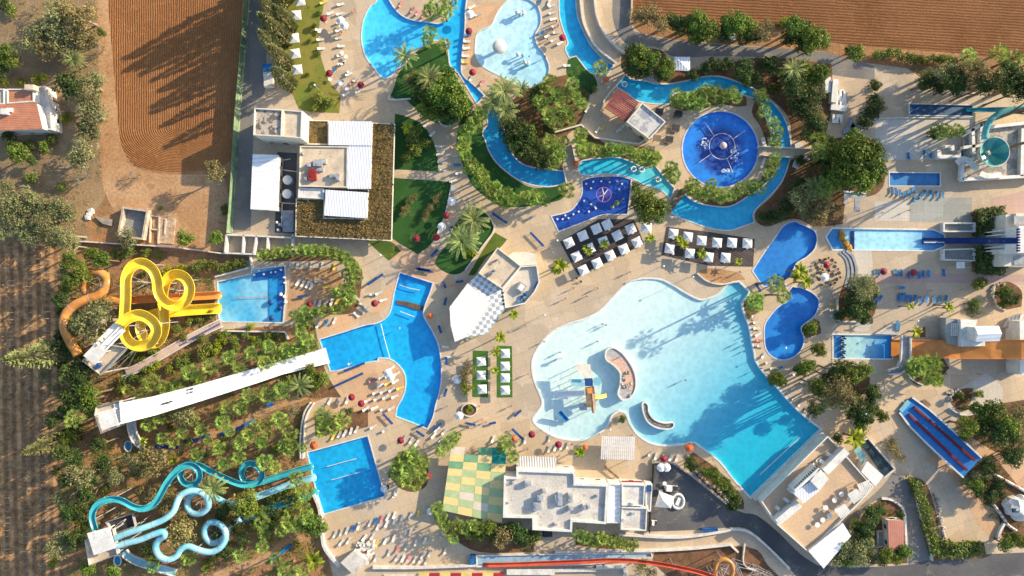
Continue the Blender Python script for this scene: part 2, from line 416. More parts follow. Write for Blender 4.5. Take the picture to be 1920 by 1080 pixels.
def roundfloor(c):
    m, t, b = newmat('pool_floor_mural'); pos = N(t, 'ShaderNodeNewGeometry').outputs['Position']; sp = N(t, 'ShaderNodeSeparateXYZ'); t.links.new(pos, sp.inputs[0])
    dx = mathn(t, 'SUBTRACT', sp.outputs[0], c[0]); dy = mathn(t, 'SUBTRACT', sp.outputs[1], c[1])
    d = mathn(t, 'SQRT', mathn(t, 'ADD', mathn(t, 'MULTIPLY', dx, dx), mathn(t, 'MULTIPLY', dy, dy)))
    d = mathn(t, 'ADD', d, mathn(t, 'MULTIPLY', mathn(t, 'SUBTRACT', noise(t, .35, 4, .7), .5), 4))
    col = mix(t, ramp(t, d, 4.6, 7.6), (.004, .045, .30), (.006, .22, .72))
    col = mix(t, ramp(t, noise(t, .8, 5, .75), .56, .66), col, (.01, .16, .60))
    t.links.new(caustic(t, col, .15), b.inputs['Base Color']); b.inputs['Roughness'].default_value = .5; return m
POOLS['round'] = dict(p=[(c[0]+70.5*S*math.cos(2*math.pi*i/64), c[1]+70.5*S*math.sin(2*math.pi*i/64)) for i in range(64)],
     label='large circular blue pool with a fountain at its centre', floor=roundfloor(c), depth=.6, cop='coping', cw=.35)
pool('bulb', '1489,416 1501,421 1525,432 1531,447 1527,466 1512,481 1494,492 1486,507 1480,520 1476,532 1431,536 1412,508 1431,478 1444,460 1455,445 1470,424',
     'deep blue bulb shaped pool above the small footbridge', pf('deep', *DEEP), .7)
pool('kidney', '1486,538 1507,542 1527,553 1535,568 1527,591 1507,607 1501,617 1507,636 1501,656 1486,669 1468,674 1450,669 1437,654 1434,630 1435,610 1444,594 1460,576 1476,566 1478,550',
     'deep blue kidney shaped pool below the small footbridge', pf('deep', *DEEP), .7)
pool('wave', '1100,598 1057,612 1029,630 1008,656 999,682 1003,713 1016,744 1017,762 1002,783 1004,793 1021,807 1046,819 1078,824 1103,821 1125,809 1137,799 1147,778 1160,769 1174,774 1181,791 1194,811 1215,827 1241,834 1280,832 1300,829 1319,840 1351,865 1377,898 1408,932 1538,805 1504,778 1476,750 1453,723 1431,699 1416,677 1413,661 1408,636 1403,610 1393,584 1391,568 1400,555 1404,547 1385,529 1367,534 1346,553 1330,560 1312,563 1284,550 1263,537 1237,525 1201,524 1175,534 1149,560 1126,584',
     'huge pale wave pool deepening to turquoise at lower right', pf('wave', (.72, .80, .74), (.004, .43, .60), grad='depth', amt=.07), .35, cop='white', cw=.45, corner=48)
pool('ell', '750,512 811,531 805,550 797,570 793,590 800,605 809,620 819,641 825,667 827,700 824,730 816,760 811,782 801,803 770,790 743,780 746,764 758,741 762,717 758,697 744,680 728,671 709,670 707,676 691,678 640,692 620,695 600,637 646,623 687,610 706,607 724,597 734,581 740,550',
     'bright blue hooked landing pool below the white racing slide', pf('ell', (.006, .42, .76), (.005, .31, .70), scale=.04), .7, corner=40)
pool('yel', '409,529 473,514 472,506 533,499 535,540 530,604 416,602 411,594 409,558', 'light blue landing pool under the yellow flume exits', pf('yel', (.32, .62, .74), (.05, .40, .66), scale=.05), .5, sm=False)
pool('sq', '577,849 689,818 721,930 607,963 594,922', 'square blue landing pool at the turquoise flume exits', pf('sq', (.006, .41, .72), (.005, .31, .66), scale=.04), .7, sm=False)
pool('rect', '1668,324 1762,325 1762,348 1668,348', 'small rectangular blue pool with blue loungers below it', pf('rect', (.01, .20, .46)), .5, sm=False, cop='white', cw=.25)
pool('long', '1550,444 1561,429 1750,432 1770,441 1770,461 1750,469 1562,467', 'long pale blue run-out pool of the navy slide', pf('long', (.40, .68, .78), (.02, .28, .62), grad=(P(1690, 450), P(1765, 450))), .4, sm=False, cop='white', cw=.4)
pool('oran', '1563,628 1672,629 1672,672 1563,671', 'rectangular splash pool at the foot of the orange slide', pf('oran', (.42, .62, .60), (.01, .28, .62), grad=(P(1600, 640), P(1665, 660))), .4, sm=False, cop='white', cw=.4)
pool('foot', '1502,1052 1503,1051', '', None) if False else None
ALLP = [d['p'] for d in POOLS.values()]
# ---------------------------------------------------------------- ground materials
def paving(name, c1, c2, c3, ang=.35, pitch=3.4):
    m, t, b = newmat(name)
    pos = N(t, 'ShaderNodeNewGeometry').outputs['Position']; sp = N(t, 'ShaderNodeSeparateXYZ'); t.links.new(pos, sp.inputs[0])
    col = mix(t, ramp(t, noise(t, .035, 3), .4, .6), c1, c2)
    col = mix(t, ramp(t, noise(t, .12, 5, .65), .52, .7), col, c3)
    v = N(t, 'ShaderNodeTexVoronoi', feature='F1', distance='CHEBYCHEV'); v.inputs['Scale'].default_value = .16; t.links.new(pos, v.inputs['Vector'])
    hs = N(t, 'ShaderNodeSeparateColor'); t.links.new(v.outputs['Color'], hs.inputs[0])
    k = N(t, 'ShaderNodeMapRange'); t.links.new(hs.outputs[0], k.inputs[0]); k.inputs[3].default_value = .88; k.inputs[4].default_value = 1.08
    vm = N(t, 'ShaderNodeVectorMath', operation='SCALE'); t.links.new(col, vm.inputs[0]); t.links.new(k.outputs[0], vm.inputs['Scale']); col = vm.outputs[0]
    g = ramp(t, noise(t, 2.5, 5, .75), .3, .72)
    col = mix(t, g, mix(t, 1.0, col, (.84, .83, .82), 'MULTIPLY'), mix(t, 1.0, col, (1.08, 1.08, 1.08), 'MULTIPLY'))
    ln = None
    for a in (ang, ang+math.pi/2):
        d = mathn(t, 'ADD', mathn(t, 'MULTIPLY', sp.outputs[0], math.cos(a)/pitch), mathn(t, 'MULTIPLY', sp.outputs[1], math.sin(a)/pitch))
        l = mathn(t, 'LESS_THAN', mathn(t, 'FRACT', mathn(t, 'ADD', d, 100)), .035)
        ln = l if ln is None else mathn(t, 'MAXIMUM', ln, l)
    col = mix(t, mathn(t, 'MULTIPLY', ln, .42), col, tuple(x*.55 for x in c2))
    sn = ramp(t, noise(t, .45, 6, .8), .62, .74)
    col = mix(t, mathn(t, 'MULTIPLY', sn, .5), col, (.20, .17, .15))
    t.links.new(col, b.inputs['Base Color']); b.inputs['Roughness'].default_value = .85; b.inputs['Specular IOR Level'].default_value = .2
    return m
PAVE = paving('beige_paving', (.56, .425, .28), (.49, .395, .29), (.58, .465, .35))
PAVEW = paving('pale_paving', (.60, .54, .46), (.54, .50, .44), (.50, .46, .42), .0, 2.6)
PAVEG = paving('grey_paving', (.36, .36, .33), (.32, .33, .31), (.40, .38, .35), .0, 1.8)
PAVEP = paving('pink_paving', (.46, .33, .30), (.50, .34, .28), (.42, .33, .30), .0, 1.8)
PAVES = paving('sandy_paving', (.60, .38, .22), (.54, .35, .22), (.58, .42, .28), .35, 3.0)
def dirt():
    m, t, b = newmat('dry_earth')
    c = mix(t, ramp(t, noise(t, .03, 4), .4, .6), (.34, .17, .08), (.27, .16, .09))
    c = mix(t, ramp(t, noise(t, .1, 6, .7), .45, .62), c, (.42, .23, .11))
    c = mix(t, ramp(t, noise(t, .22, 6, .75), .52, .66), c, (.16, .13, .06))
    c = mix(t, ramp(t, noise(t, 1.3, 5, .8), .55, .7), c, (.13, .085, .05))
    c = mix(t, ramp(t, noise(t, .7, 4, .8), .6, .72), c, (.46, .32, .2))
    t.links.new(c, b.inputs['Base Color']); b.inputs['Roughness'].default_value = 1; b.inputs['Specular IOR Level'].default_value = .1
    setbump(t, b, noise(t, 1.2, 5, .75), .7, .3); return m
def scrub():
    m, t, b = newmat('dry_scrub')
    c = mix(t, ramp(t, noise(t, .05, 4), .4, .6), (.33, .22, .12), (.24, .17, .10))
    c = mix(t, ramp(t, noise(t, .3, 6, .75), .5, .66), c, (.38, .29, .18))
    c = mix(t, ramp(t, noise(t, .6, 6, .8), .55, .7), c, (.15, .13, .07))
    t.links.new(c, b.inputs['Base Color']); b.inputs['Roughness'].default_value = 1; b.inputs['Specular IOR Level'].default_value = .1
    setbump(t, b, noise(t, 1.5, 6, .8), .8, .35); return m
def plough(name, c1, c2, period, mode, xc=0, yc=0, c3=None):
    m, t, b = newmat(name)
    pos = N(t, 'ShaderNodeNewGeometry').outputs['Position']; sp = N(t, 'ShaderNodeSeparateXYZ'); t.links.new(pos, sp.inputs[0])
    if mode == 'U':       # furrows run up-down and turn round in a U at the foot of the field
        dx = mathn(t, 'SUBTRACT', sp.outputs[0], xc); dy = mathn(t, 'MAXIMUM', mathn(t, 'SUBTRACT', yc, sp.outputs[1]), 0)
        d = mathn(t, 'SQRT', mathn(t, 'ADD', mathn(t, 'MULTIPLY', dx, dx), mathn(t, 'MULTIPLY', mathn(t, 'MULTIPLY', dy, dy), 2.2)))
    else: d = mathn(t, 'ADD', sp.outputs[1], mathn(t, 'MULTIPLY', sp.outputs[0], .06))
    d = mathn(t, 'ADD', d, mathn(t, 'MULTIPLY', noise(t, .3, 4), .55))
    s_ = mathn(t, 'MULTIPLY', mathn(t, 'ADD', mathn(t, 'SINE', mathn(t, 'MULTIPLY', d, 2*math.pi/period)), 1), .5)
    c = mix(t, s_, c2, c1)
    band = mathn(t, 'SINE', mathn(t, 'ADD', mathn(t, 'MULTIPLY', d, 2*math.pi/(period*9.3)), mathn(t, 'MULTIPLY', noise(t, .1, 2), 9)))
    c = mix(t, mathn(t, 'MULTIPLY', mathn(t, 'MAXIMUM', band, 0), .22), c, c3 or tuple(x*.6 for x in c1))
    c = mix(t, ramp(t, noise(t, .05, 3), .4, .62), c, mix(t, 1.0, c, (.8, .78, .76), 'MULTIPLY'))
    c = mix(t, ramp(t, noise(t, 2.2, 4, .8), .5, .72), c, tuple(x*.45 for x in c1))
    c = mix(t, mathn(t, 'MULTIPLY', ramp(t, noise(t, .7, 6, .85), .48, .66), .55), c, tuple(x*1.35 for x in c1))
    c = mix(t, mathn(t, 'MULTIPLY', ramp(t, noise(t, .09, 5, .7), .5, .66), .5), c, tuple(x*.72 for x in c1))
    t.links.new(c, b.inputs['Base Color']); b.inputs['Roughness'].default_value = 1; b.inputs['Specular IOR Level'].default_value = .05
    h = mathn(t, 'ADD', mathn(t, 'MULTIPLY', s_, .6), noise(t, 2.5, 4, .8)); setbump(t, b, h, .8, .22); return m
FX, FY = P(330, 240)
M['field1'] = plough('furrowed_soil', (.34, .155, .062), (.25, .11, .046), .6, 'U', FX, FY, (.28, .125, .052))
M['field2'] = plough('dark_furrowed_soil', (.235, .11, .05), (.19, .088, .042), .75, 'H', c3=(.29, .14, .065))
M['vine'] = stripes('vineyard_soil', (.42, .24, .11), (.25, .14, .07), 2.35, R(1), .5, .4, .6, 1, .5, .5)
M['track'] = mat('sandy_track', (.46, .28, .15), (.38, .21, .10), .1, 1, .2, 1.5, c3=(.30, .16, .08))
# ---------------------------------------------------------------- ground sheets
PAVING = PL(px('500,-60 1180,-60 1184,45 1200,62 1260,74 1400,86 1540,96 1562,112 1640,120 1700,128 1760,168 2050,186 2050,1035 1840,1045 1700,1062 1530,1070 1490,1140 640,1140 606,1010 598,960 586,900 572,860 565,800 575,760 612,745 612,715 604,690 596,640 590,606 545,610 415,618 405,600 400,518 455,500 470,482 428,475 428,440 445,300 462,120 470,-60'))
def ground(name, poly, z, m, holes=()):
    b = MB(); b.sheet(poly, z, holes); return tag(b.build(name, m, local=True, recalc=False), kind='structure')
ground('ground', [(-3000, -3000), (3000, -3000), (3000, 3000), (-3000, 3000)], -.02, dirt(), [PAVING])
ground('paving', PAVING, 0, PAVE, ALLP)
_pc = [0]
def patch(name, pts, z, m, sm=True, clip=True, corner=60):
    p = PL(px(pts)); p = smooth(p, 4, corner) if sm else p; _pc[0] += 1
    return ground(name, p, z+_pc[0]*.0006, M[m] if isinstance(m, str) else m, [h for h in ALLP] if clip else ())
patch('scrubland', '-400,-60 190,-60 190,300 200,360 160,420 130,455 -400,460', -.012, scrub(), clip=False)
patch('dirt_track', '178,-60 200,-60 214,140 224,250 232,300 300,326 420,325 440,440 420,470 300,470 280,400 215,400 190,330 186,150', -.008, 'track', clip=False)
patch('ploughed_field', '197,-60 457,-60 450,120 442,250 436,296 400,316 330,322 262,314 236,290 224,250 214,140', -.004, 'field1', clip=False)
patch('ploughed_field', '1186,-80 2100,-80 2100,118 1900,112 1800,100 1600,84 1548,78 1520,55 1300,38 1240,30 1188,40', -.004, 'field2', clip=False, sm=False)
patch('vineyard_ground', '-400,455 100,455 118,500 122,600 110,700 112,900 120,1140 -400,1140', -.006, 'vine', clip=False)
# roads
patch('service_road', '462,-60 506,-60 500,60 497,170 478,196 474,290 470,432 434,438 440,330 450,150', .004, 'roadgrey')
patch('road', '1156,-60 1182,-60 1184,45 1202,62 1260,75 1400,87 1540,97 1640,124 1640,150 1560,140 1470,112 1350,105 1270,108 1230,88 1180,84 1158,62 1148,20', .004, 'roadgrey')
patch('asphalt_yard', '1224,869 1260,869 1286,886 1325,917 1360,945 1393,961 1418,966 1455,994 1501,1039 1540,1064 1501,1090 1476,1062 1437,1028 1405,994 1372,989 1320,993 1216,997', .004, 'asphalt')
patch('road', '1540,1060 1600,1064 1710,1058 1760,1044 2060,1030 2060,1140 1470,1140 1500,1078', .004, 'asphalt')
patch('driveway', '1673,886 1701,901 1717,930 1730,981 1745,1049 1704,1059 1696,1020 1693,966 1686,948 1667,937 1652,935 1626,950 1600,990 1560,1035 1530,1052 1545,1020 1600,961 1652,914', .006, 'roadgrey')
# paving variants
patch('pale_terrace', '1640,378 1705,378 1705,414 1640,414', .004, PAVEW, sm=False)
patch('pale_terrace', '1600,470 1634,468 1640,560 1630,620 1602,622 1612,540', .004, PAVEW)
patch('pale_terrace', '1380,540 1452,620 1520,560', .004, PAVEW) if False else None
patch('pale_terrace', '1775,740 1850,700 1880,730 1870,790 1800,790 1780,780', .004, PAVEW)
patch('grey_terrace', '1706,372 1822,370 1822,404 1790,418 1706,416', .004, PAVEG, sm=False)
patch('grey_terrace', '1642,220 1830,222 1800,300 1642,300', .004, PAVEW, sm=False)
patch('pink_band', '1640,512 1990,516 1990,538 1860,530 1640,532', .006, PAVEP, sm=False)
patch('pink_band', '1860,372 1990,340 1990,400 1860,404', .006, PAVEP, sm=False)
patch('sandy_terrace', '596,600 640,585 700,590 735,560 748,500 700,460 730,400 820,470 860,540 740,530 690,590 646,618 600,632', .004, PAVES)
patch('sandy_terrace', '620,700 700,682 760,690 755,740 740,785 700,800 600,800 575,780 640,745', .004, PAVES)
patch('sandy_terrace', '1730,860 1990,760 1990,1010 1860,1010 1790,900', .004, PAVES)
patch('sandy_terrace', '905,5 945,5 925,40 890,60 885,120 930,150 1005,175 960,178 900,140 872,120 878,30', .004, PAVES)
patch('sandy_terrace', '545,505 630,500 660,560 600,580 560,600 537,600', .004, 'track')
patch('sandy_terrace', '1306,510 1330,503 1380,510 1398,524 1380,526 1352,532 1325,526', .006, 'track')
# lawns and beds
G = 'grass'; DG = 'darkgrass'; SO = 'soil'
for nm, z, m, pts in [
 ('lawn', .010, mat('dry_lawn', (.14, .18, .03), (.22, .20, .04), .12, .95, .2, 4, bump=.3, c3=(.10, .14, .02)), '553,-40 576,-40 606,3 599,44 598,86 607,124 620,156 638,179 636,212 568,207 550,180 535,150 530,60 520,-40'),
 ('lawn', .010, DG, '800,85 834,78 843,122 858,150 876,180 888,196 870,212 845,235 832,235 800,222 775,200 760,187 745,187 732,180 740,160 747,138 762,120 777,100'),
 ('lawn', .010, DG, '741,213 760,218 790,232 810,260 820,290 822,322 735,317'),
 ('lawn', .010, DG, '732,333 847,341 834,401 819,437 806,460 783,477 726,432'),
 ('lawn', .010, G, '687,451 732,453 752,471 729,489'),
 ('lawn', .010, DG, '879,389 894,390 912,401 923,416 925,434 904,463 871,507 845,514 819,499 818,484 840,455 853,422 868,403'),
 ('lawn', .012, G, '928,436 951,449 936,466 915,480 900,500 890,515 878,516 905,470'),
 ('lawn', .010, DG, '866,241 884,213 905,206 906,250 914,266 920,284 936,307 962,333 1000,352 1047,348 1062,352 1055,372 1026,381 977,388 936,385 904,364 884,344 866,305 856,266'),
 ('planting_bed', .010, SO, '945,205 1000,150 1020,150 1075,140 1105,165 1100,200 1085,235 1060,260 1055,320 1026,316 977,305 955,275 945,245 935,215'),
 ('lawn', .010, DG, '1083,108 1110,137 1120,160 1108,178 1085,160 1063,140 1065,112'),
 ('planting_bed', .010, SO, '1080,250 1110,255 1150,275 1210,275 1240,290 1228,308 1207,313 1157,294 1118,296 1092,300 1082,290'),
 ('planting_bed', .010, SO, '1260,172 1300,160 1350,160 1395,178 1400,198 1380,200 1350,195 1320,203 1290,208 1262,200'),
 ('planting_bed', .010, SO, '1416,187 1430,200 1450,275 1438,272 1427,240 1410,212'),
 ('planting_bed', .010, SO, '1290,345 1320,360 1380,366 1420,345 1450,300 1458,310 1437,342 1406,365 1368,388 1328,386 1285,362'),
 ('planting_bed', .010, SO, '1180,90 1240,95 1270,130 1350,125 1400,110 1470,110 1560,120 1560,200 1545,262 1485,264 1480,225 1460,198 1437,180 1390,154 1345,142 1286,150 1255,155 1206,150 1172,138 1165,110'),
 ('planting_bed', .010, SO, '1484,300 1520,300 1560,260 1640,260 1660,330 1640,365 1585,370 1580,420 1530,425 1500,412 1475,412 1440,425 1418,415 1418,395 1445,370 1468,340'),
 ('planting_bed', .010, SO, '1590,525 1640,520 1645,560 1630,600 1572,602 1573,560'),
 ('planting_bed', .010, SO, '1553,687 1625,690 1630,720 1600,760 1570,750 1556,726 1551,706'),
 ('planting_bed', .010, SO, '1698,672 1760,668 1780,690 1755,715 1720,722 1700,700'),
 ('planting_bed', .010, SO, '1775,738 1808,728 1824,728 1820,754 1804,768 1787,762'),
 ('planting_bed', .010, SO, '1862,535 1890,528 1915,545 1915,575 1880,580 1862,560'),
 ('planting_bed', .010, SO, '1790,790 1860,760 1990,740 1990,850 1880,850 1840,830 1800,810'),
 ('planting_bed', .010, SO, '1810,890 1860,850 1900,900 1920,920 1990,980 1990,1030 1890,1020 1870,960 1840,940'),
 ('planting_bed', .010, SO, '1705,893 1735,905 1755,960 1763,1015 1845,1018 1850,1045 1760,1050 1742,1040 1728,980 1715,930'),
 ('planting_bed', .010, SO, '1653,937 1667,938 1685,950 1692,966 1696,1020 1702,1056 1560,1060 1575,1020 1600,994 1628,952'),
 ('planting_bed', .010, SO, '1505,605 1535,608 1540,625 1512,634 1502,620'),
 ('planting_bed', .010, SO, '1395,556 1408,548 1428,560 1428,580 1408,594 1397,586'),
 ('planting_bed', .010, SO, '1290,855 1300,848 1345,880 1390,930 1395,955 1370,950 1330,915 1300,885'),
 ('planting_bed', .010, SO, '808,950 822,985 850,1010 900,1035 1000,1035 1005,1000 960,985 890,982 830,975'),
 ('planting_bed', .010, SO, '1715,620 1735,612 1735,632 1716,632'),
 ('planting_bed', .010, SO, '590,780 650,775 690,765 690,800 640,812 592,818'),
 ('planting_bed', .010, SO, '484,470 560,466 640,470 676,500 678,530 668,580 640,590 600,590 572,605 590,640 600,660 612,700 640,745 560,745 560,600 600,575 640,560 655,520 640,490 560,490 484,490'),
 ('planting_bed', .010, SO, '735,865 770,845 800,870 800,910 770,922 740,905'),
 ('planting_bed', .010, SO, '1080,1000 1150,1004 1192,1022 1150,1030 1080,1022'),
 ('planting_bed', .010, SO, '1228,1032 1400,1025 1440,1060 1480,1100 1300,1100 1230,1060'),
]: patch(nm, pts, z, m, corner=70)
# two artificial turf strips and the dark timber decks
for pts in ('887,657 915,658 915,745 886,744', '932,648 960,649 961,745 932,745'):
    patch('turf_strip', pts, .02, 'turf', sm=False)
patch('timber_deck', '1050,453 1123,411 1188,411 1198,432 1208,458 1084,517', .03, 'darkdeck', sm=False)
patch('timber_deck', '1250,425 1330,435 1415,448 1412,500 1330,498 1240,478', .03, 'darkdeck', sm=False)
# ---------------------------------------------------------------- build pools
for k, d in POOLS.items():
    p = d['p']; root = bpy.data.objects.new('swimming_pool', None); C.objects.link(root)
    cx = sum(a for a, b in p)/len(p); cy = sum(b for a, b in p)/len(p); root.location = (cx, cy, -d['depth'])
    tag(root, d['label'], 'swimming pool')
    if k == 'wave':       # sloping beach: the bed falls away towards the right wall and the lower right end
        gp = []; xs = [q[0] for q in p]; ys = [q[1] for q in p]; x = min(xs)
        while x < max(xs):
            y = min(ys)
            while y < max(ys):
                if inside(x, y, p): gp.append((x, y))
                y += 1.3
            x += 1.3
        V, F = tri(p, (), gp); wall = PL([(1384, 529), (1391, 568), (1393, 584), (1403, 610), (1408, 636), (1413, 661), (1416, 677), (1431, 699), (1453, 723), (1476, 750), (1504, 778), (1538, 805)])
        ax0 = Vector(P(1140, 580)); ax1 = Vector(P(1425, 815)); ax = ax1-ax0; dep = []
        def sm(t): t = max(0, min(1, t)); return t*t*(3-2*t)
        for (x, y) in V:
            q = Vector((x, y)); dd = 99
            for i in range(len(wall)-1):
                a_ = Vector(wall[i]); b_ = Vector(wall[i+1])-a_; u = max(0, min(1, (q-a_).dot(b_)/b_.length_squared)); dd = min(dd, (q-a_-b_*u).length)
            dep.append(max(sm((q-ax0).dot(ax)/ax.length_squared), .8*sm(1.15-dd/7.5)))
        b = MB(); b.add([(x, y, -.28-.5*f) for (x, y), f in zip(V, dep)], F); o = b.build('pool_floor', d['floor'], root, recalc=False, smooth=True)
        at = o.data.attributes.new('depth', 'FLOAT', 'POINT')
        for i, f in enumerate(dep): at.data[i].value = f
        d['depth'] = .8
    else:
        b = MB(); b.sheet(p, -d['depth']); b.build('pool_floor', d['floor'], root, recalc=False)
    b = MB(); n = len(p)
    b.add([(x, y, -d['depth']-.01) for x, y in p]+[(x, y, .0) for x, y in p], [[i, n+i, n+(i+1) % n, (i+1) % n] for i in range(n)])
    b.build('pool_wall', d['floor'], root, recalc=False)
    b = MB(); b.ring(p, offset(p, d['cw']), -.01, .07); b.build('coping', M[d['cop']], root)
    b = MB(); b.sheet(p, -.06); b.build('water_surface', M['water'], root, recalc=False)
    d['root'] = root
# ---------------------------------------------------------------- plants: prototypes are one unit in crown radius
L_FAN = leaf('fan_palm_leaf', (.31, .41, .085), (.18, .27, .05), 1.2, .28)
L_DATE = leaf('date_palm_leaf', (.32, .36, .13), (.19, .24, .07), 1.2, .18)
L_BROAD = leaf('broadleaf_foliage', (.16, .22, .03), (.09, .145, .022), .9, .3)
L_DARK = leaf('dark_foliage', (.08, .125, .03), (.05, .085, .022), .9, .3)
L_OLIVE = leaf('olive_foliage', (.26, .27, .12), (.17, .19, .075), .9, .25)
L_DRY = leaf('dry_foliage', (.30, .25, .10), (.20, .17, .065), .9, .2)
L_BARE = leaf('bare_twigs', (.36, .32, .24), (.24, .21, .15), .9, .15)
L_BRIGHT = leaf('bright_foliage', (.30, .34, .02), (.20, .26, .015), .9, .2)
L_BUSH = leaf('bush_foliage', (.19, .235, .045), (.115, .16, .03), .9, .35)
BARK = mat('bark', (.22, .16, .10), (.13, .095, .06), 2, .9, .2, 4)
BARKG = mat('grey_bark', (.30, .26, .21), (.20, .17, .13), 2, .9, .2, 4)
def quadleaf(b, c, d, up, L, W):       # little kite shaped leaf from c along d
    s = d.cross(up)
    if s.length < 1e-4: s = Vector((1, 0, 0))
    s.normalize()
    b.add([c, c+d*L*.5+s*W*.5, c+d*L, c+d*L*.5-s*W*.5], [[0, 1, 2, 3]])
def fan_crown(seed, nf=26, drop=.55):
    r = random.Random(seed); b = MB()
    for i in range(nf):
        az = i*2.39996+r.uniform(-.3, .3); el = R(72)-(i/nf)*R(92)+r.uniform(-.15, .15)
        d = Vector((math.cos(az)*math.cos(el), math.sin(az)*math.cos(el), math.sin(el)))
        st = d*r.uniform(.42, .62); st.z -= .05
        side = Vector((-math.sin(az), math.cos(az), 0)); nrm = side.cross(d).normalized()
        b.tube([Vector((0, 0, 0)), st*.5, st], [.022, .016, .012], 3, False)
        Lf = r.uniform(.38, .55); n = 7
        for k in range(n):
            a = (k/(n-1)-.5)*R(130); v = d*math.cos(a)+side*math.sin(a)-nrm*r.uniform(0, .15)
            l = Lf*(1-.3*abs(a)/R(65))*r.uniform(.8, 1.05)
            tip = st+v*l; tip.z -= drop*.3*l; w = .075
            s2 = v.cross(nrm).normalized()*w*.5; mid = st+v*l*.55
            b.add([st, mid+s2, tip, mid-s2], [[0, 1, 2, 3]])
    return b
def date_crown(seed, nf=30, fine=20):
    r = random.Random(seed); b = MB()
    for i in range(nf):
        az = i*2.39996+r.uniform(-.25, .25); el = R(70)-(i/nf)*R(75)+r.uniform(-.1, .1); L = r.uniform(.95, 1.15)
        p = Vector((0, 0, 0)); pts = []; e = el
        for k in range(9):
            pts.append(p.copy()); d = Vector((math.cos(az)*math.cos(e), math.sin(az)*math.cos(e), math.sin(e)))
            p = p+d*L/8; e -= R(8+5*k/8)
        b.tube(pts, [.02*(1-k/10) for k in range(9)], 3, False)
        side = Vector((-math.sin(az), math.cos(az), 0))
        for k in range(fine):
            t = .15+.85*k/(fine-1); q = t*8; j = min(7, int(q)); c = pts[j].lerp(pts[j+1], q-j) if j < 8 else pts[8]
            d = (pts[min(8, j+1)]-pts[j]).normalized(); l = .15*math.sin(math.pi*(.15+.75*t))+.02
            for sg in (-1, 1):
                v = (side*sg*.6+d*.85+Vector((0, 0, r.uniform(-.15, .2)))).normalized()
                quadleaf(b, c, v, Vector((0, 0, 1)), l, .03)
    return b
def bushy(seed, n=1500, blobs=20, flat=.75, leafs=.13, spread=.62, br=.36, low=-.35):
    r = random.Random(seed); b = MB(); cs = []
    for i in range(blobs):
        a = r.uniform(0, 6.283); q = math.sqrt(r.random())*spread; z = r.uniform(low, .55)*flat*(1.1-q)
        cs.append((Vector((q*math.cos(a), q*math.sin(a), z)), br*r.uniform(.6, 1.25)))
    for i in range(n):
        c, rr = cs[i % blobs]
        u = r.uniform(-.55, 1); a = r.uniform(0, 6.283); s_ = math.sqrt(1-u*u)
        nv = Vector((s_*math.cos(a), s_*math.sin(a), u)); p = c+nv*rr*r.uniform(.72, 1.05)
        p.z = c.z+(p.z-c.z)*flat
        d = Vector((r.uniform(-1, 1), r.uniform(-1, 1), r.uniform(-.6, .7)))
        d = (d+nv*.5).normalized(); L = leafs*r.uniform(.6, 1.4)
        quadleaf(b, p-d*L*.5, d, (nv+Vector((r.uniform(-.5, .5), r.uniform(-.5, .5), r.uniform(-.2, .5)))).normalized(), L, L*.62)
    return b
def cone_crown(seed, n=1500):
    r = random.Random(seed); b = MB()       # cypress: radius 1 at the foot, height 7
    for i in range(n):
        t = r.random()**1.25; a = r.uniform(0, 6.283)
        rad = (math.sin(math.pi*min(1, .18+t*.86))**.7)*(1-t*.35)*(.82+.28*math.sin(a*5+t*14)*r.random())*r.uniform(.8, 1.05)
        p = Vector((rad*math.cos(a), rad*math.sin(a), t*7)); d = Vector((math.cos(a)*.5+r.uniform(-.4, .4), math.sin(a)*.5+r.uniform(-.4, .4), r.uniform(.1, 1))).normalized()
        L = r.uniform(.22, .5); quadleaf(b, p, d, Vector((-math.sin(a), math.cos(a), r.uniform(-.4, .4))), L, L*.5)
    return b
def banana_crown(seed, nf=11):
    r = random.Random(seed); b = MB()
    for i in range(nf):
        az = i*2.39996+r.uniform(-.3, .3); e = R(70)-(i/nf)*R(45); p = Vector((0, 0, 0)); L = r.uniform(.85, 1.1); pts = []
        for k in range(7):
            pts.append(p.copy()); p = p+Vector((math.cos(az)*math.cos(e), math.sin(az)*math.cos(e), math.sin(e)))*L/6; e -= R(16)
        side = Vector((-math.sin(az), math.cos(az), 0)); V = []
        for k, q in enumerate(pts):
            wd = .17*math.sin(math.pi*min(1, (k+.4)/6.3))+.01
            V += [q-side*wd+Vector((0, 0, .04)), q, q+side*wd+Vector((0, 0, .04))]
        F = []
        for k in range(6):
            for j in (0, 1): F.append([3*k+j, 3*k+j+1, 3*k+4+j, 3*k+3+j])
        b.add(V, F)
    return b
def bare_crown(seed):
    r = random.Random(seed); b = MB()
    def br(p, d, L, w, dep):
        q = p+d*L; b.tube([p, (p+q)/2+Vector((r.uniform(-.04, .04),)*3), q], [w, w*.8, w*.6], 3, False)
        if dep == 0: return
        for i in range(4 if dep > 1 else 5):
            v = (d+Vector((r.uniform(-1, 1), r.uniform(-1, 1), r.uniform(-.4, .7)))*.8).normalized(); br(q, v, L*r.uniform(.6, .85), w*.6, dep-1)
    for i in range(6):
        a = i*1.05+r.uniform(-.3, .3); br(Vector((0, 0, -.3)), Vector((math.cos(a)*.8, math.sin(a)*.8, .8)).normalized(), .42, .03, 3)
    return b
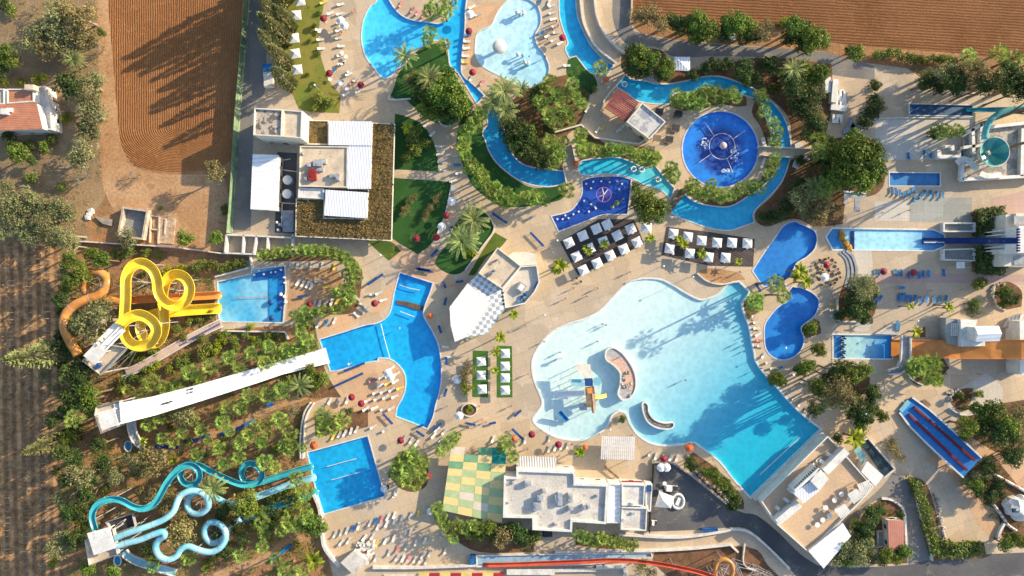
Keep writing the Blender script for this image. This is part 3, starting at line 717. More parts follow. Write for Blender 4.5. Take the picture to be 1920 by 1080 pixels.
def trunk_mesh(r0, r1, lean=.04, n=7, ringed=False, limbs=0, seed=0):
    b = MB(); r = random.Random(seed); rr = []; pts = []
    for k in range(9):
        t = k/8; pts.append((math.sin(t*2)*lean, math.sin(t*3)*lean*.6, t)); rr.append((r0+(r1-r0)*t)*(1.08 if ringed and k % 2 else 1)*(1.35 if k == 0 else 1))
    b.tube(pts, rr, n)
    for i in range(limbs):
        a = i*6.283/limbs+r.uniform(-.4, .4); z = r.uniform(.55, .9)
        b.tube([(0, 0, z-.1), (math.cos(a)*.25, math.sin(a)*.25, z+.08), (math.cos(a)*.5, math.sin(a)*.5, z+.25)], [r1*.8, r1*.5, r1*.25], 5, False)
    return b
# kind: name, crown builder, leaf material, default height / radius, trunk radii, bark, category
KINDS = {}
def kind(key, name, cat, crowns, lm, hr, tr, bark, limbs=0, cz=0.0):
    L = []
    for i, cb in enumerate(crowns):
        root = bpy.data.objects.new(name, None); C.objects.link(root)
        me = cb.build('crown' if cat in ('palm', 'tree') else 'foliage', lm, root, local=True, recalc=False); me.parent = root
        tk = trunk_mesh(tr[0], tr[1], .05, 7, cat == 'palm', limbs, i).build('trunk' if cat in ('palm', 'tree') else 'stem', bark, root, local=True); tk.parent = root
        k = key+str(i); PROTO[k] = root; L.append(k)
    KINDS[key] = (L, hr, cz, cat)
kind('f', 'fan_palm', 'palm', [fan_crown(1), fan_crown(2, 30, .8), fan_crown(3, 23, .4)], L_FAN, 2.1, (.11, .08), BARK)
kind('d', 'date_palm', 'palm', [date_crown(4), date_crown(5, 26)], L_DATE, 2.0, (.075, .06), BARK)
kind('t', 'broadleaf_tree', 'tree', [bushy(6), bushy(7, 1500, 16), bushy(8, 1500, 24)], L_BROAD, 1.55, (.08, .05), BARK, 5, -.05)
kind('k', 'dark_leafy_tree', 'tree', [bushy(9), bushy(10, 1500, 16), bushy(11, 1500, 24)], L_DARK, 1.5, (.08, .05), BARK, 5, -.05)
kind('o', 'olive_tree', 'tree', [bushy(12, 1400, 22, .7, .10), bushy(13, 1300, 16, .7, .10)], L_OLIVE, 1.3, (.08, .05), BARKG, 5, -.1)
kind('y', 'dry_leaved_tree', 'tree', [bushy(14, 1100, 18, .6, .10), bushy(15, 1200, 24, .6, .10)], L_DRY, 1.5, (.07, .045), BARKG, 5, -.1)
kind('b', 'shrub', 'shrub', [bushy(16, 600, 12, .8, .17), bushy(17, 600, 9, .8, .17)], L_BUSH, .6, (.06, .04), BARK, 3, -.05)
kind('g', 'bright_green_shrub', 'shrub', [bushy(18, 600, 12, .8, .17), bushy(19, 600, 9, .8, .17)], L_BRIGHT, .6, (.06, .04), BARK, 3, -.05)
kind('c', 'cypress_tree', 'tree', [cone_crown(20), cone_crown(21)], L_OLIVE, 6.6, (.14, .08), BARK, 0, 0)
kind('n', 'banana_plant', 'plant', [banana_crown(22), banana_crown(23, 9)], L_BRIGHT, 1.3, (.09, .06), BARK)
kind('e', 'leafless_shrub', 'shrub', [bare_crown(24)], L_BARE, .5, (.06, .04), BARKG, 3)
GROW = dict(f=1.13, d=1.22, t=1.14, k=1.12, o=1.25, y=1.16, b=1.15, g=1.1, c=1.05, n=1.15, e=1.1)
def plant(key, x, y, r, hm=None, head=None, where=None):
    L, hr, cz, cat = KINDS[key]; rm = r*S; h = hm or rm*hr*random.uniform(.9, 1.12); rm *= GROW[key]
    cp = h if key != 'c' else h*.5
    rm = rm*(H-cp)/H
    a = P(x, y, cp)
    o = clone(random.choice(L), (a[0], a[1], 0), random.uniform(0, 6.28), rm)
    for ch in o.children:
        if ch.name.startswith(('crown', 'foliage')):
            if key == 'c': ch.scale = (1, 1, h/rm/7)
            else: ch.location = (0, 0, h/rm+cz)
        else: ch.scale = (1, 1, h/rm*(1 if key != 'c' else .6))
    rep(o, head, where, cat); return o
HEAD = dict(f='small green fan palm', d='large feathery date palm', t='leafy green tree', k='dark green tree', o='grey-green olive tree', y='pale dry-leaved tree',
            b='rounded green shrub', g='bright yellow-green shrub', c='tall pointed cypress tree', n='bright green banana plant', e='bare greyish leafless shrub')
def grove(where, data, hs=1.0):
    """data: 'k x,y,r[,h] x,y,r ...; ...' """
    for part in data.split(';'):
        q = part.split()
        if not q: continue
        for s_ in q[1:]:
            v = [float(a) for a in s_.split(',')]
            plant(q[0], v[0], v[1], v[2], (v[3] if len(v) > 3 else v[2]*S*KINDS[q[0]][1])*hs, HEAD[q[0]], where)
grove('in the dry scrub around the tiled house', 'o 105,20,24 78,60,22 105,52,22 130,75,25 170,160,26 172,215,28 150,285,30 10,355,18 70,385,24 25,400,28 110,395,28 40,430,22 5,430,22; y 150,28,32 140,50,26; e 100,98,20 160,328,22 255,330,13 120,210,14 65,20,14 190,95,12; k 128,158,30 5,10,18 160,235,16; t 12,105,24 35,285,22 190,60,10; o 95,45,32 60,75,26 115,80,30 45,375,28 90,410,28 15,390,28 60,435,24 100,440,24 170,190,24 165,250,20; y 85,90,26 160,70,26 130,20,26 30,110,18; k 20,260,18 60,300,12 0,130,20; d 140,112,18; b 40,155,12 8,152,14 85,278,15 60,332,14 118,350,12 20,20,16 95,260,12 55,270,14; g 125,222,13 75,148,14')
grove('on the bare earth beside the ploughed field', 't 347,446,18 405,447,16; y 398,322,25,7; o 235,445,22; b 300,390,6 425,395,12')
grove('along the vineyard edge', 'o 120,440,22 130,462,20 85,705,12 170,605,36,7 195,580,22 110,735,20 110,1025,26 150,895,26 215,895,17 145,745,16 120,515,16; c 82,665,26,11; k 118,585,16 115,630,16 122,690,18 112,655,18 150,695,24 155,718,22 148,755,22 125,765,18 100,790,18 185,835,20 190,872,20 168,900,20 160,925,22 178,945,16 165,985,15 112,820,16 140,860,20 150,960,22 150,1000,18 140,800,14 150,665,14; t 130,490,20 150,505,18 190,488,18 135,525,18 120,545,14 165,742,22 172,765,20 130,822,18 165,1065,16 210,1075,16 170,475,16 112,850,12; f 140,785,20 165,520,12; g 145,972,14 100,1050,14; b 105,880,12 200,915,12 105,930,12 180,1040,12; k 140,610,22 135,650,22 130,700,24 128,750,22 120,850,22 125,900,20 130,960,22 140,1010,24 112,560,18; o 128,670,22 108,780,20 118,935,20; c 100,830,18,9', 2.2)
grove('between the boundary wall and yellow flume', 'b 215,475,12 240,477,13 270,475,10 300,478,10 365,500,13 380,497,13 395,500,14 412,503,12 425,500,12 440,495,12 455,492,10 275,472,10; g 310,507,13 335,505,10 345,502,9')
grove('among the yellow flume supports', 'b 355,600,11 330,618,12 375,598,10 395,592,10 345,630,10 415,628,10 270,512,8 235,660,10 265,668,12 285,660,10 210,650,9; g 250,668,12 295,655,8')
grove('between yellow flume and white slide', 'f 285,720,19 310,728,15 340,737,15 355,700,17 330,722,13 395,685,18 430,672,16 448,690,14 470,662,15 497,680,17 505,650,15 535,655,15 560,648,14 265,740,14 240,730,12 375,708,14 520,668,13; g 290,685,13 415,638,13 405,652,13 470,612,10 480,640,12; b 395,650,14 380,662,16 340,682,15 320,690,14 268,712,12 232,712,11 225,728,11 300,745,11 485,640,12 440,640,12 460,630,10 350,668,12 365,722,12 275,695,12 250,710,12 380,635,12 440,655,12 500,628,12 520,632,12 425,625,10')
grove('between white slide and turquoise flumes', 'f 280,795,16 300,783,14 500,740,17 529,732,18 466,742,16 452,764,16 425,764,15 417,791,16 378,805,14 360,787,14 343,812,13 305,822,14 525,787,18 543,813,17 547,835,15 496,801,16 466,815,15 450,831,15 490,827,13 411,838,14 370,852,15 408,842,14 419,870,14 447,858,14 491,830,13 496,866,18 515,876,14 541,845,14 480,795,12 390,825,10 325,830,12 430,810,12 568,840,10; o 345,780,25; d 564,722,20; b 540,715,16 580,708,16 604,713,17 590,700,12 320,800,10 515,845,12 275,835,10 355,830,10; t 590,722,12; e 552,770,14; n 268,827,10')
grove('around the loops of the turquoise flumes', 'y 282,868,36 275,922,20 318,938,20 308,955,16 340,1005,32 348,975,24 325,1000,18; o 247,868,20 262,885,18; n 326,862,11 589,1049,22; d 401,914,22; t 460,945,30,6 486,960,16 330,880,8 596,985,22 575,990,18; k 421,955,18 415,975,16 400,1040,14 425,1035,16 520,965,16 505,985,16 300,1010,14 280,1035,18 455,1010,16 440,990,14 270,990,12; b 525,930,12 540,920,12 510,938,12 552,930,12 500,955,12 535,940,10 478,950,10 385,1060,14 475,990,12 560,1020,10 405,1000,14 500,1010,10; f 491,981,17 496,1000,14 491,1025,15 541,981,18 450,1041,15 354,1046,17 287,1064,13 538,1068,20 563,914,16 555,896,14 576,971,16 571,953,15 530,992,16 570,930,14 532,835,14 515,1048,14 568,1070,15 556,985,15 545,960,13; g 555,945,12 580,920,10 350,910,8')
grove('in the curved palm hedge', 'f 492,479,13 506,476,13 520,474,13 535,472,13 549,471,13 563,469,13 578,470,13 592,470,14 606,471,13 621,474,14 635,478,14 648,484,14 657,494,14 663,505,14 667,519,15 656,530,13 650,514,12 656,546,14 655,560,14 640,545,14 628,550,12 645,572,14 630,580,13 608,584,14 590,586,13 573,586,15 556,592,13 563,608,13 565,625,14 575,638,15 586,648,14 570,655,12 548,660,13 530,668,12 580,605,10; t 580,690,12')
grove('near the square landing pool', 'd 610,778,16; f 606,790,16 641,789,18 606,806,17 625,800,16 600,778,14; k 655,770,9; f 775,850,16 755,858,16 745,872,16 765,880,18 785,875,17 795,865,14 760,900,17 778,905,17 790,893,15 740,888,14 775,862,15')
grove('by the yellow-green quilted canopy', 'f 845,827,15 832,838,15 855,818,13 826,848,12 946,828,15 956,842,15 961,856,14 940,840,12 819,953,14 826,967,14 832,982,14 843,996,14 857,985,13 870,990,14 886,985,13 900,990,13 850,1010,12; t 915,990,18 900,1000,16 880,1000,14 1001,1003,16 925,1003,16 955,990,16; y 945,1010,24; k 970,1000,22 985,1010,18 935,1000,18')
grove('in front of the white bottom building', 'f 1086,1003,15 1100,1010,13 1114,1015,13 1128,1010,14 1141,1014,13 1155,1015,13 1168,1019,13 1182,1025,12 1190,1020,10; n 1087,847,13; y 1200,1062,18 1220,1075,14')
for o in list(REP.get(('small green fan palm', 'near the square landing pool'), [])): pass
# palms and trees of the upper park
grove('beside the green lawn of white parasols', 'c 505,15,14,14 530,33,15,14 503,45,14,13 520,57,16,15 505,78,15,14 523,104,15,14 530,145,16,14 515,-18,16,16 500,-35,18,17 540,-50,20,18 520,-70,20,18; k 520,25,16 515,95,14; b 600,185,14 612,198,12 590,200,10 575,140,5 585,165,5 600,22,6 590,48,6 582,75,6 598,100,6 620,190,12')
grove('around the fan shaped pool', 'd 760,106,21,6 806,148,23,8; f 806,62,16,6 802,78,14 832,84,15,6 819,8,20,6 805,22,16 835,25,16,5 845,5,16; t 832,168,34,8 808,178,26 852,178,28,8 800,205,24 825,205,24 795,155,18 862,200,22,7 838,145,24; k 845,210,24 785,180,20 780,150,16; y 768,150,14 778,140,12')
grove('on the palm islands by the river', 'd 946,172,28,6 925,192,22,5 948,208,22,5 978,165,14; f 1031,153,17 1020,165,14 1073,158,16 1042,179,16 1060,175,14 1078,183,15 1090,195,14 1018,194,17 1008,190,14 1052,203,16 1029,215,16 1065,212,15 1044,233,16 1030,225,13 1070,225,13 1030,266,17 1045,276,16 1047,292,16 1036,306,15 1056,265,13 1022,280,13; k 1003,181,18 1010,170,16 955,240,26 975,245,24 985,262,22 965,265,22 990,285,22 1010,300,20 995,245,16 1025,245,12 1020,307,16; t 961,259,20 987,249,20 1000,270,18 978,285,16')
grove('in the long palm hedge by the promenade', 'f 902,212,16 891,228,16 880,240,15 868,250,14 871,263,15 868,277,15 873,292,15 882,304,14 893,316,16 904,327,15 895,338,13 907,344,15 916,350,15 922,362,15 936,371,16 949,364,16 959,374,15 944,381,13 968,376,12 985,370,14 996,374,15 1013,371,15 1023,376,12 1063,357,18 1003,362,12 930,350,12 878,318,12; t 875,210,18 870,228,14')
grove('on the garden lawns', 'b 778,258,20 775,278,18 765,295,14 790,270,16; n 765,240,14; b 760,390,10 768,378,9 775,368,9 755,400,8 815,375,9 808,388,8 800,400,9 822,366,8 795,410,8 762,384,8; d 889,411,27,5 866,453,29,5 880,440,18,3.5; g 884,470,14 875,478,10; t 720,240,0.1') if False else grove('on the garden lawns', 'b 778,258,20 775,278,18 765,295,14 790,270,16; n 765,240,14; y 760,390,10,1.2 768,378,9,1.2 775,368,9,1.2 755,400,8,1.2 815,375,9,1.2 808,388,8,1.2 800,400,9,1.2 822,366,8,1.2 795,410,8,1.2; d 889,411,27,5 866,453,29,5 880,440,18,3.5; g 884,470,14 875,478,10')
grove('above the turquoise river bay', 'f 1089,252,16 1086,268,15 1092,283,15 1103,278,14 1118,282,15 1130,286,14 1142,280,15 1156,283,15 1170,281,15 1181,286,14 1193,292,15 1204,297,15 1216,289,15 1228,296,15 1222,305,13 1258,314,15 1264,328,15 1252,325,13; k 1260,340,8')
grove('below the navy splash pad', 't 1219,385,30,8 1205,372,24,7 1235,395,24,7 1212,402,22,6; k 1192,352,14 1195,385,16')
grove('ringing the circular blue pool', 'f 1268,178,15 1280,190,14 1294,185,15 1307,178,14 1312,193,14 1325,170,15 1330,186,15 1345,173,15 1358,181,14 1371,173,14 1380,184,14 1262,190,12 1295,200,11 1349,192,10 1424,178,14 1431,190,13 1433,208,14 1450,232,14 1457,248,14 1450,262,13 1456,270,11 1450,307,15 1455,297,12 1442,326,15 1426,352,14 1412,346,13 1406,357,13 1390,352,14 1380,362,13 1364,366,15 1350,372,13 1343,362,14 1330,357,15 1333,345,13 1318,366,15 1306,358,15 1298,346,15 1290,356,13 1426,176,12')
grove('in the dark belt behind the river', 'k 1190,100,22 1185,125,22 1208,135,20 1240,142,14 1338,119,16 1351,124,15 1365,118,14 1325,128,14 1448,122,20 1430,118,16 1393,132,25 1400,150,16 1515,180,24 1490,168,26 1500,200,22 1532,235,20 1517,255,18 1478,150,18 1515,215,20 1300,140,14 1420,150,16; t 1203,108,26 1222,110,18,6 1247,124,20 1540,135,20 1525,145,16 1510,128,18 1250,140,14 1495,145,18; d 1486,130,20; o 1535,170,18 1525,200,18; y 1533,222,18 1515,235,16 1500,218,12; g 1465,140,9 1472,132,8; f 1535,262,18 1126,128,16 1550,280,16; b 1115,168,8 1450,165,14')
grove('behind the curved walkway road', 'y 1222,24,28,6 1196,28,22,5 1430,55,26,6 1240,45,20,5; k 1258,40,18 1275,50,20 1360,60,18 1395,62,22 1500,62,26 1510,80,24 1480,70,18 1415,68,16; t 1290,45,20 1312,40,24,6 1330,58,24,6 1305,62,22 1380,45,28,7 1400,52,22,6 1365,45,20 1525,72,28,7 1540,80,20 1488,50,24,7; g 1476,42,14 1490,44,10 1466,44,8; t 1605,98,18 1595,95,12')
grove('along the upper right field edge', 'b 1645,104,11 1658,100,11 1671,101,12 1684,103,12 1697,105,12 1710,108,12 1723,112,12 1736,112,12 1749,110,11 1762,110,12 1775,113,12 1788,116,12; f 1815,105,16 1872,100,18 1901,108,17 1885,115,13 1825,118,12; k 1748,152,18 1730,158,16 1781,145,22,7 1765,160,16 1800,155,22,7 1880,155,26,9 1906,145,24,9 1890,130,20,8 1849,161,22,9 1794,166,18 1915,170,22,9; y 1820,140,28,8 1858,142,28,9 1840,125,20,8 1880,140,20,8 1800,130,18,7; o 1775,135,20,7 1906,160,16,8 1740,140,14; f 1925,120,18; k 1960,190,40,15 1980,130,40,14 1990,250,36,13', 1.45)
grove('around the upper storage yard', 'k 1639,202,18 1630,215,18 1622,228,18 1636,185,14 1640,160,14; g 1642,162,9; y 1652,195,16')
grove('filling the bed right of the river', 't 1600,285,34,12 1625,305,36,12 1592,310,34,11 1615,335,32,11 1640,325,24,10 1570,290,28,9 1580,330,28,9 1635,280,26,11 1600,262,24,10; k 1555,325,26 1560,300,24 1500,300,12 1444,408,15 1430,405,12 1475,385,18 1490,360,16 1465,400,16 1500,345,14 1555,270,20 1535,300,18; f 1535,285,20,6 1545,352,22,7; o 1505,370,26,7 1522,388,22; y 1545,390,26,6 1530,405,24,5 1560,400,18 1520,400,20; d 1527,352,20,6')
grove('beside the two deep blue pools', 'n 1499,507,16,8 1510,528,16,7 1490,520,12,5 1505,515,12,6; f 1454,531,17,12.5 1468,554,16,12 1416,562,18 1410,572,13 1421,575,12; t 1522,615,14 1512,620,10 1530,608,10 1533,654,15 1540,660,12 1507,690,18 1497,695,13 1520,686,14 1457,708,16 1448,712,12 1465,715,12; y 1533,648,12 1405,592,8; g 1403,590,6')
grove('right of the deep blue kidney pool', 'o 1618,537,24,6 1632,545,18 1605,530,16; k 1600,560,22 1605,585,22 1620,595,18 1590,580,16 1575,592,14 1625,570,16')
grove('right of the wave pool shore', 'k 1572,695,22,11 1560,705,18,9 1595,690,18,10 1600,760,14 1580,705,14 1527,770,16,4 1540,765,12; t 1600,702,20,12 1622,692,18,12 1533,721,20,10 1545,735,18,11; y 1533,730,20,10 1574,729,28,15 1560,745,22,13 1590,740,24,14 1525,755,12,7; o 1612,700,14 1550,755,16,10 1575,755,20,13')
grove('on the terraces below orange slide', 'k 1635,740,18 1630,760,18 1605,765,20 1625,780,20 1612,785,16 1600,775,16; t 1640,735,16 1655,780,14 1645,772,10 1608,750,14 1615,800,16; f 1722,687,20 1735,680,18 1751,680,18 1710,695,16 1745,690,14 1712,685,16; n 1751,709,16 1745,700,14; f 1755,712,16 1740,712,13; y 1669,835,18,4 1680,850,14 1690,860,10; k 1800,745,8; g 1802,742,7; b 1812,752,7 1830,738,9 1840,740,8 1808,765,7 1795,740,6')
grove('right of the diagonal red-laned pool', 't 1814,800,22,7 1808,815,14 1890,800,24,8 1848,775,20,7 1830,765,14,6 1865,770,24,8; k 1880,815,26,8 1860,810,24,7 1835,800,18 1900,820,20 1850,795,20; y 1912,775,22,8 1905,795,20; k 1893,858,18 1905,862,18 1888,850,14 1910,850,14; o 1840,890,18 1825,895,16 1820,905,16; k 1850,872,18 1862,880,14 1870,908,18 1855,935,16 1860,920,16 1875,925,14 1835,920,16; t 1830,912,16 1845,900,12 1885,1020,18 1900,1010,16 1915,1015,14')
grove('around the small red-roofed hut', 'o 1613,1044,22 1595,1030,24 1620,1020,20 1600,1010,18 1575,1045,20 1640,1040,16; k 1626,987,20 1612,998,18 1640,970,14 1632,960,14 1648,955,12 1615,1030,14; t 1605,985,14 1665,1042,16 1696,1036,16 1680,1046,14 1658,960,8 1590,1050,16 1685,1035,12; k 1688,965,10; t 1655,1052,12')
grove('around the lower wave pool terrace', 'k 1294,864,12 1302,876,12 1364,920,14 1378,942,15 1372,950,12; t 1290,872,10 1325,885,11 1333,890,11 1345,898,13 1354,908,15 1368,925,13 1380,935,12 1360,905,12 1339,880,8; n 1600,821,24,5; k 1572,824,12')
grove('on the sandy central promenade', 'n 1050,497,17,4 1043,506,12,3 964,589,11,5 938,632,13,5 930,661,9,3 928,694,9,3 931,655,8,3; n 1103,471,11,2.5 1098,465,9,2.5 1132,458,12,2.5 1219,447,11,2.5 1272,447,9,2.5 1281,458,12,2.5 1276,453,9,2.5 1315,476,12,2.5 1384,491,9,2')
grove('beside the small turf parasol strips', 'y 876,692,17,3 872,705,13,3; g 870,722,9 872,735,8 882,728,7 866,712,8; g 880,767,9; k 1168,786,8; g 1167,784,7; y 1165,700,5')
grove('on the terraces near the blue loungers', 'n 1706,575,9,5 1776,573,10,5 1717,622,14,3 1780,578,9,5; o 1828,580,16,4; t 1826,570,14,4 1836,534,14,3 1843,528,9; k 1885,555,14 1893,565,12 1905,560,12; t 1877,548,12 1890,545,12 1880,570,10; f 1763,250,14 1755,243,13 1792,243,13 1782,250,13 1770,240,12 1800,248,11; k 1750,252,12')
# ---------------------------------------------------------------- buildings
def Q(s, z): return PL(px(s), z)
def block(root, s, h, wall='wallcream', roof='roofgrey', par=.45, z0=0.0, windows=True, wt=.28, rname='roof', door=True):
    """walls, roof, parapet and openings of one volume; s = roof outline in photo pixels at height h"""
    p = ccw(Q(s, h)); n = len(p)
    b = MB(); b.prism(p, z0, h-.05, False); b.build('wall', M[wall], root)
    inn = offset(p, -wt)
    b = MB(); b.sheet(inn if par else offset(p, .12), h+.01); 
    if not par: b = MB(); b.prism(offset(p, .15), h-.04, h+.12)
    b.build(rname, M[roof] if isinstance(roof, str) else roof, root, recalc=bool(not par))
    if par:
        b = MB(); b.ring(inn, p, h-.04, h+par); b.build('parapet', M['white' if wall == 'white' else wall], root)
    if windows:
        c = 0
        for i in range(n):
            a = Vector(p[i]); e = Vector(p[(i+1) % n])-a; L = e.length
            if L < 3.2: continue
            e.normalize(); nrm = Vector((e.y, -e.x)); k = int(L//3.4); rz = math.atan2(e.y, e.x)
            for j in range(k):
                q = a+e*L*(j+.5)/k+nrm*.02; c += 1
                if c > 26: break
                isd = door and c == 2
                f = MB(); f.box(q.x, q.y, z0+(.02 if isd else 1.0), 1.3, .10, 2.1 if isd else 1.2, rz)
                fo = f.build('door' if isd else 'window', M['white' if not isd else 'wood'], root)
                if not isd:
                    g = MB(); q2 = q+nrm*.05; g.box(q2.x, q2.y, z0+1.08, 1.12, .04, 1.04, rz); g.build('pane', M['glass'], fo)
def root_at(name, label, cat, s, h=0):
    p = Q(s, h); a = (sum(q[0] for q in p)/len(p), sum(q[1] for q in p)/len(p))
    o = bpy.data.objects.new(name, None); C.objects.link(o); o.location = (a[0], a[1], 0); return tag(o, label, cat)
def wallrun(pts, label, h=.8, t=.3, m='coping', sm=True, z=0, name='low_wall', cat='wall', group=None):
    q = PL(px(pts)); q = smooth(q, 4, 40, False) if sm else q
    b = MB(); b.profile([(x, y, z) for x, y in q], [(-t/2, 0), (-t/2, h), (t/2, h), (t/2, 0)])
    return tag(b.build(name, M[m]), label, cat, group)
def posts(root, pts, h, r=.06, m='white', name='post'):
    for x, y in pts:
        b = MB(); b.cyl(x, y, 0, h, r, n=6); b.build(name, M[m], root)
M['mottled'] = mat('patchy_roof', (.42, .36, .30), (.13, .115, .10), .7, .9, .3, 3, lo=.45, hi=.55)
M['corr'] = stripes('white_corrugated_roof', (.74, .75, .78), (.60, .62, .66), .7, R(5), bump=.4, rough=.4, nz=.05)
M['corr2'] = stripes('white_sheet_roof', (.80, .81, .82), (.66, .68, .71), 1.1, R(96), bump=.3, rough=.4, nz=.05)
M['redroof'] = stripes('red_sheet_roof', (.46, .20, .15), (.38, .16, .12), .5, R(0), nz=.1)
M['lattice'] = None
def checker(name, c1, c2, per, ang):
    m, t, b = newmat(name); pos = N(t, 'ShaderNodeNewGeometry').outputs['Position']; sp = N(t, 'ShaderNodeSeparateXYZ'); t.links.new(pos, sp.inputs[0]); s_ = []
    for a in (ang, ang+math.pi/2):
        d = mathn(t, 'ADD', mathn(t, 'MULTIPLY', sp.outputs[0], math.cos(a)), mathn(t, 'MULTIPLY', sp.outputs[1], math.sin(a))); s_.append(mathn(t, 'SINE', mathn(t, 'MULTIPLY', d, 2*math.pi/per)))
    f = mathn(t, 'MULTIPLY', s_[0], s_[1]); t.links.new(mix(t, ramp(t, f, -.15, .25), c1, c2), b.inputs['Base Color']); b.inputs['Roughness'].default_value = .7; return m
M['lattice'] = checker('white_lattice_canopy', (.70, .70, .69), (.34, .36, .38), 2.0, R(10))
M['lattice2'] = stripes('slatted_canopy', (.76, .75, .73), (.34, .33, .33), .66, R(3), .35, .2, .3, .7)
# tiled house
r = root_at('tiled_house', 'white house with brown terracotta tiled roofs and a terrace on its right side', 'house', '-20,166 98,166 100,247 -20,250')
block(r, '-60,200 68,194 79,241 -60,246', 6.0, 'white', 'tile', 0, windows=True)
block(r, '-60,167 10,167 10,196 -60,197', 5.4, 'white', 'rooftan', .4, windows=False)
block(r, '14,167 64,167 65,191 14,195', 5.4, 'white', 'tile', .3, windows=False)
block(r, '68,165 88,163 99,204 102,245 82,243', 3.2, 'white', 'coping', .9)
b = MB(); a = P(8, 209, 7); b.box(a[0], a[1], 5.7, 1.6, 1.4, 1.6); b.box(a[0]+1, a[1]+.5, 5.9, 1.2, 1, .8); b.build('roof_dormer', M['white'], r)
a = P(54, 163, 7); b = MB(); b.box(a[0], a[1], 5, 2.2, 1.3, 2.0); b.build('chimney', M['rooftan'], r)
# small block north-west
r = root_at('flat_roofed_annex', 'two-part flat roofed annex with one patchy and one tan roof', 'building', '478,203 566,260')
block(r, '478,203 531,206 529,257 476,254', 9.2, 'wallcream', 'mottled', .5)
block(r, '532,206 568,209 566,260 530,257', 9.0, 'wallcream', 'rooftan', .5)
# restaurant block
r = root_at('restaurant_building', 'large restaurant with white corrugated roofs around a tan flat roof', 'building', '563,228 697,408')
block(r, '563,274 653,275 652,352 561,350', 4.4, 'wallcream', 'rooftan', .35)
block(r, '618,228 697,229 696,272 617,271', 4.8, 'white', 'corr', 0)
block(r, '654,274 696,274 694,353 653,353', 4.6, 'white', 'corr', 0)
block(r, '612,357 688,362 686,408 609,403', 4.7, 'white', 'corr', 0)
block(r, '560,352 608,354 607,373 559,371', 3.9, 'white', 'coping', .3, windows=False)
block(r, '571,225 617,226 617,272 570,271', 3.5, 'wallcream', 'thatch', .3, windows=False)
for nm, m, it in (('air_conditioner', 'steel', ((597, 306, 2.2, 1.6, 1.2), (606, 303, 1.6, 1.2, 1.0), (600, 318, 1.8, .8, .6), (580, 310, .9, .9, 1.4))), ('roof_unit', 'red', ((586, 328, 1.9, 2.8, 1.0),)), ('roof_fan', 'grey', ((628, 330, 2.6, 1.0, .9), (634, 335, 1, 1, 1.3), (573, 335, .8, .8, .8), (567, 288, .5, .5, 1.1)))):
    for (x, y, sx, sy, sz) in it:
        a = P(x, y, 4.9); b = MB(); b.box(a[0], a[1], 4.4, sx, sy, sz, random.uniform(-.1, .1)); b.cyl(a[0], a[1], 4.4+sz, 4.5+sz, min(sx, sy)*.35); b.build(nm, M[m], r)
r = root_at('creeper_covered_pergola', 'L-shaped pergola with a brown dry creeper roof around the restaurant', 'pergola', '556,374 735,448')
L_ = Q('557,374 607,375 606,410 690,412 698,232 739,234 733,450 556,442', 3.2)
b = MB(); b.prism(L_, 3.0, 3.35); b.build('creeper_roof', M['thatch'], r)
b = MB(); rr = random.Random(3)
xs = [p_[0] for p_ in L_]; ys = [p_[1] for p_ in L_]
for i in range(5200):
    x = rr.uniform(min(xs), max(xs)); y = rr.uniform(min(ys), max(ys))
    if inside(x, y, L_): quadleaf(b, Vector((x, y, 3.3+rr.random()*.35)), Vector((rr.uniform(-1, 1), rr.uniform(-1, 1), rr.uniform(-.2, .6))).normalized(), Vector((rr.uniform(-.6, .6), rr.uniform(-.6, .6), 1)).normalized(), .55, .32)
b.build('leaves', leaf('creeper_leaves', (.22, .14, .04), (.12, .09, .03), 1, 0, .2), r, recalc=False)
b = MB(); b.ring(ccw(offset(L_, .02)), offset(L_, .25), 2.9, 3.45); b.build('edge_beam', M['wallcream'], r)
posts(r, [P(x, y, 0) for x, y in ((560, 438), (600, 440), (640, 442), (680, 444), (725, 446), (728, 400), (730, 350), (732, 300), (733, 245))], 3.0, .14)
# service shed and plant yard
r = root_at('service_shed', 'long white sheet roofed service shed beside the plant yard', 'shed', '475,292 517,393')
block(r, '475,290 522,292 517,394 471,391', 4.0, 'wallcream', 'corr2', 0)
ground('plant_yard', Q('520,285 557,287 553,438 515,436', 0), .014, M['asphalt'])
for i, (x, y) in enumerate(((538, 337), (537, 363))):
    t_ = thing('storage_tank', ('upper' if i == 0 else 'lower')+' of the two white domed tanks in the plant yard', 'tank', x, y, 'white domed tanks')
    a = P(x, y, 2.6); t_.location = (a[0], a[1], 0)
    b = MB(); b.cyl(a[0], a[1], 0, 2.2, 1.2, n=20); b.build('tank_body', M['grey'], t_); b = MB(); b.dome(a[0], a[1], 2.2, 1.22, .55, 20); b.build('dome', M['canvas'], t_, True)
r = root_at('pipework', 'white pipes and grey filter housing in the dark plant yard', 'pipes', '530,320 545,420')
b = MB()
for seg in ('528,318 556,322', '528,316 526,338', '526,358 526,380 552,382', '529,382 528,425', '532,300 545,298'):
    b.tube([(x, y, 1.0) for x, y in Q(seg, 1)], .12, 6)
b.build('pipe', M['white'], r)
a = P(541, 415, 1); b = MB(); b.box(a[0], a[1], 0, 2.8, 5.6, 1.4); 
for k in range(5): b.box(a[0], a[1]-2+k, 1.4, 2.2, .3, .15)
b.build('filter_housing', M['grey'], r)
for k, (x, y) in enumerate(((519, 417), (524, 421), (521, 431), (529, 408))):
    a = P(x, y, 1); b = MB(); b.cyl(a[0], a[1], 0, 1.1, .35); b.dome(a[0], a[1], 1.1, .35, .2); b.build('valve_pot', M['white'], r)
b = MB()
for s_ in ('430,441 478,443', '430,441 427,475', '427,475 478,477', '462,442 460,476', '486,443 480,478', '507,445 505,470', '553,440 552,478', '478,443 556,447'):
    b.profile([(x, y, 0) for x, y in Q(s_, 0)], [(-.2, 0), (-.2, 2), (.2, 2), (.2, 0)])
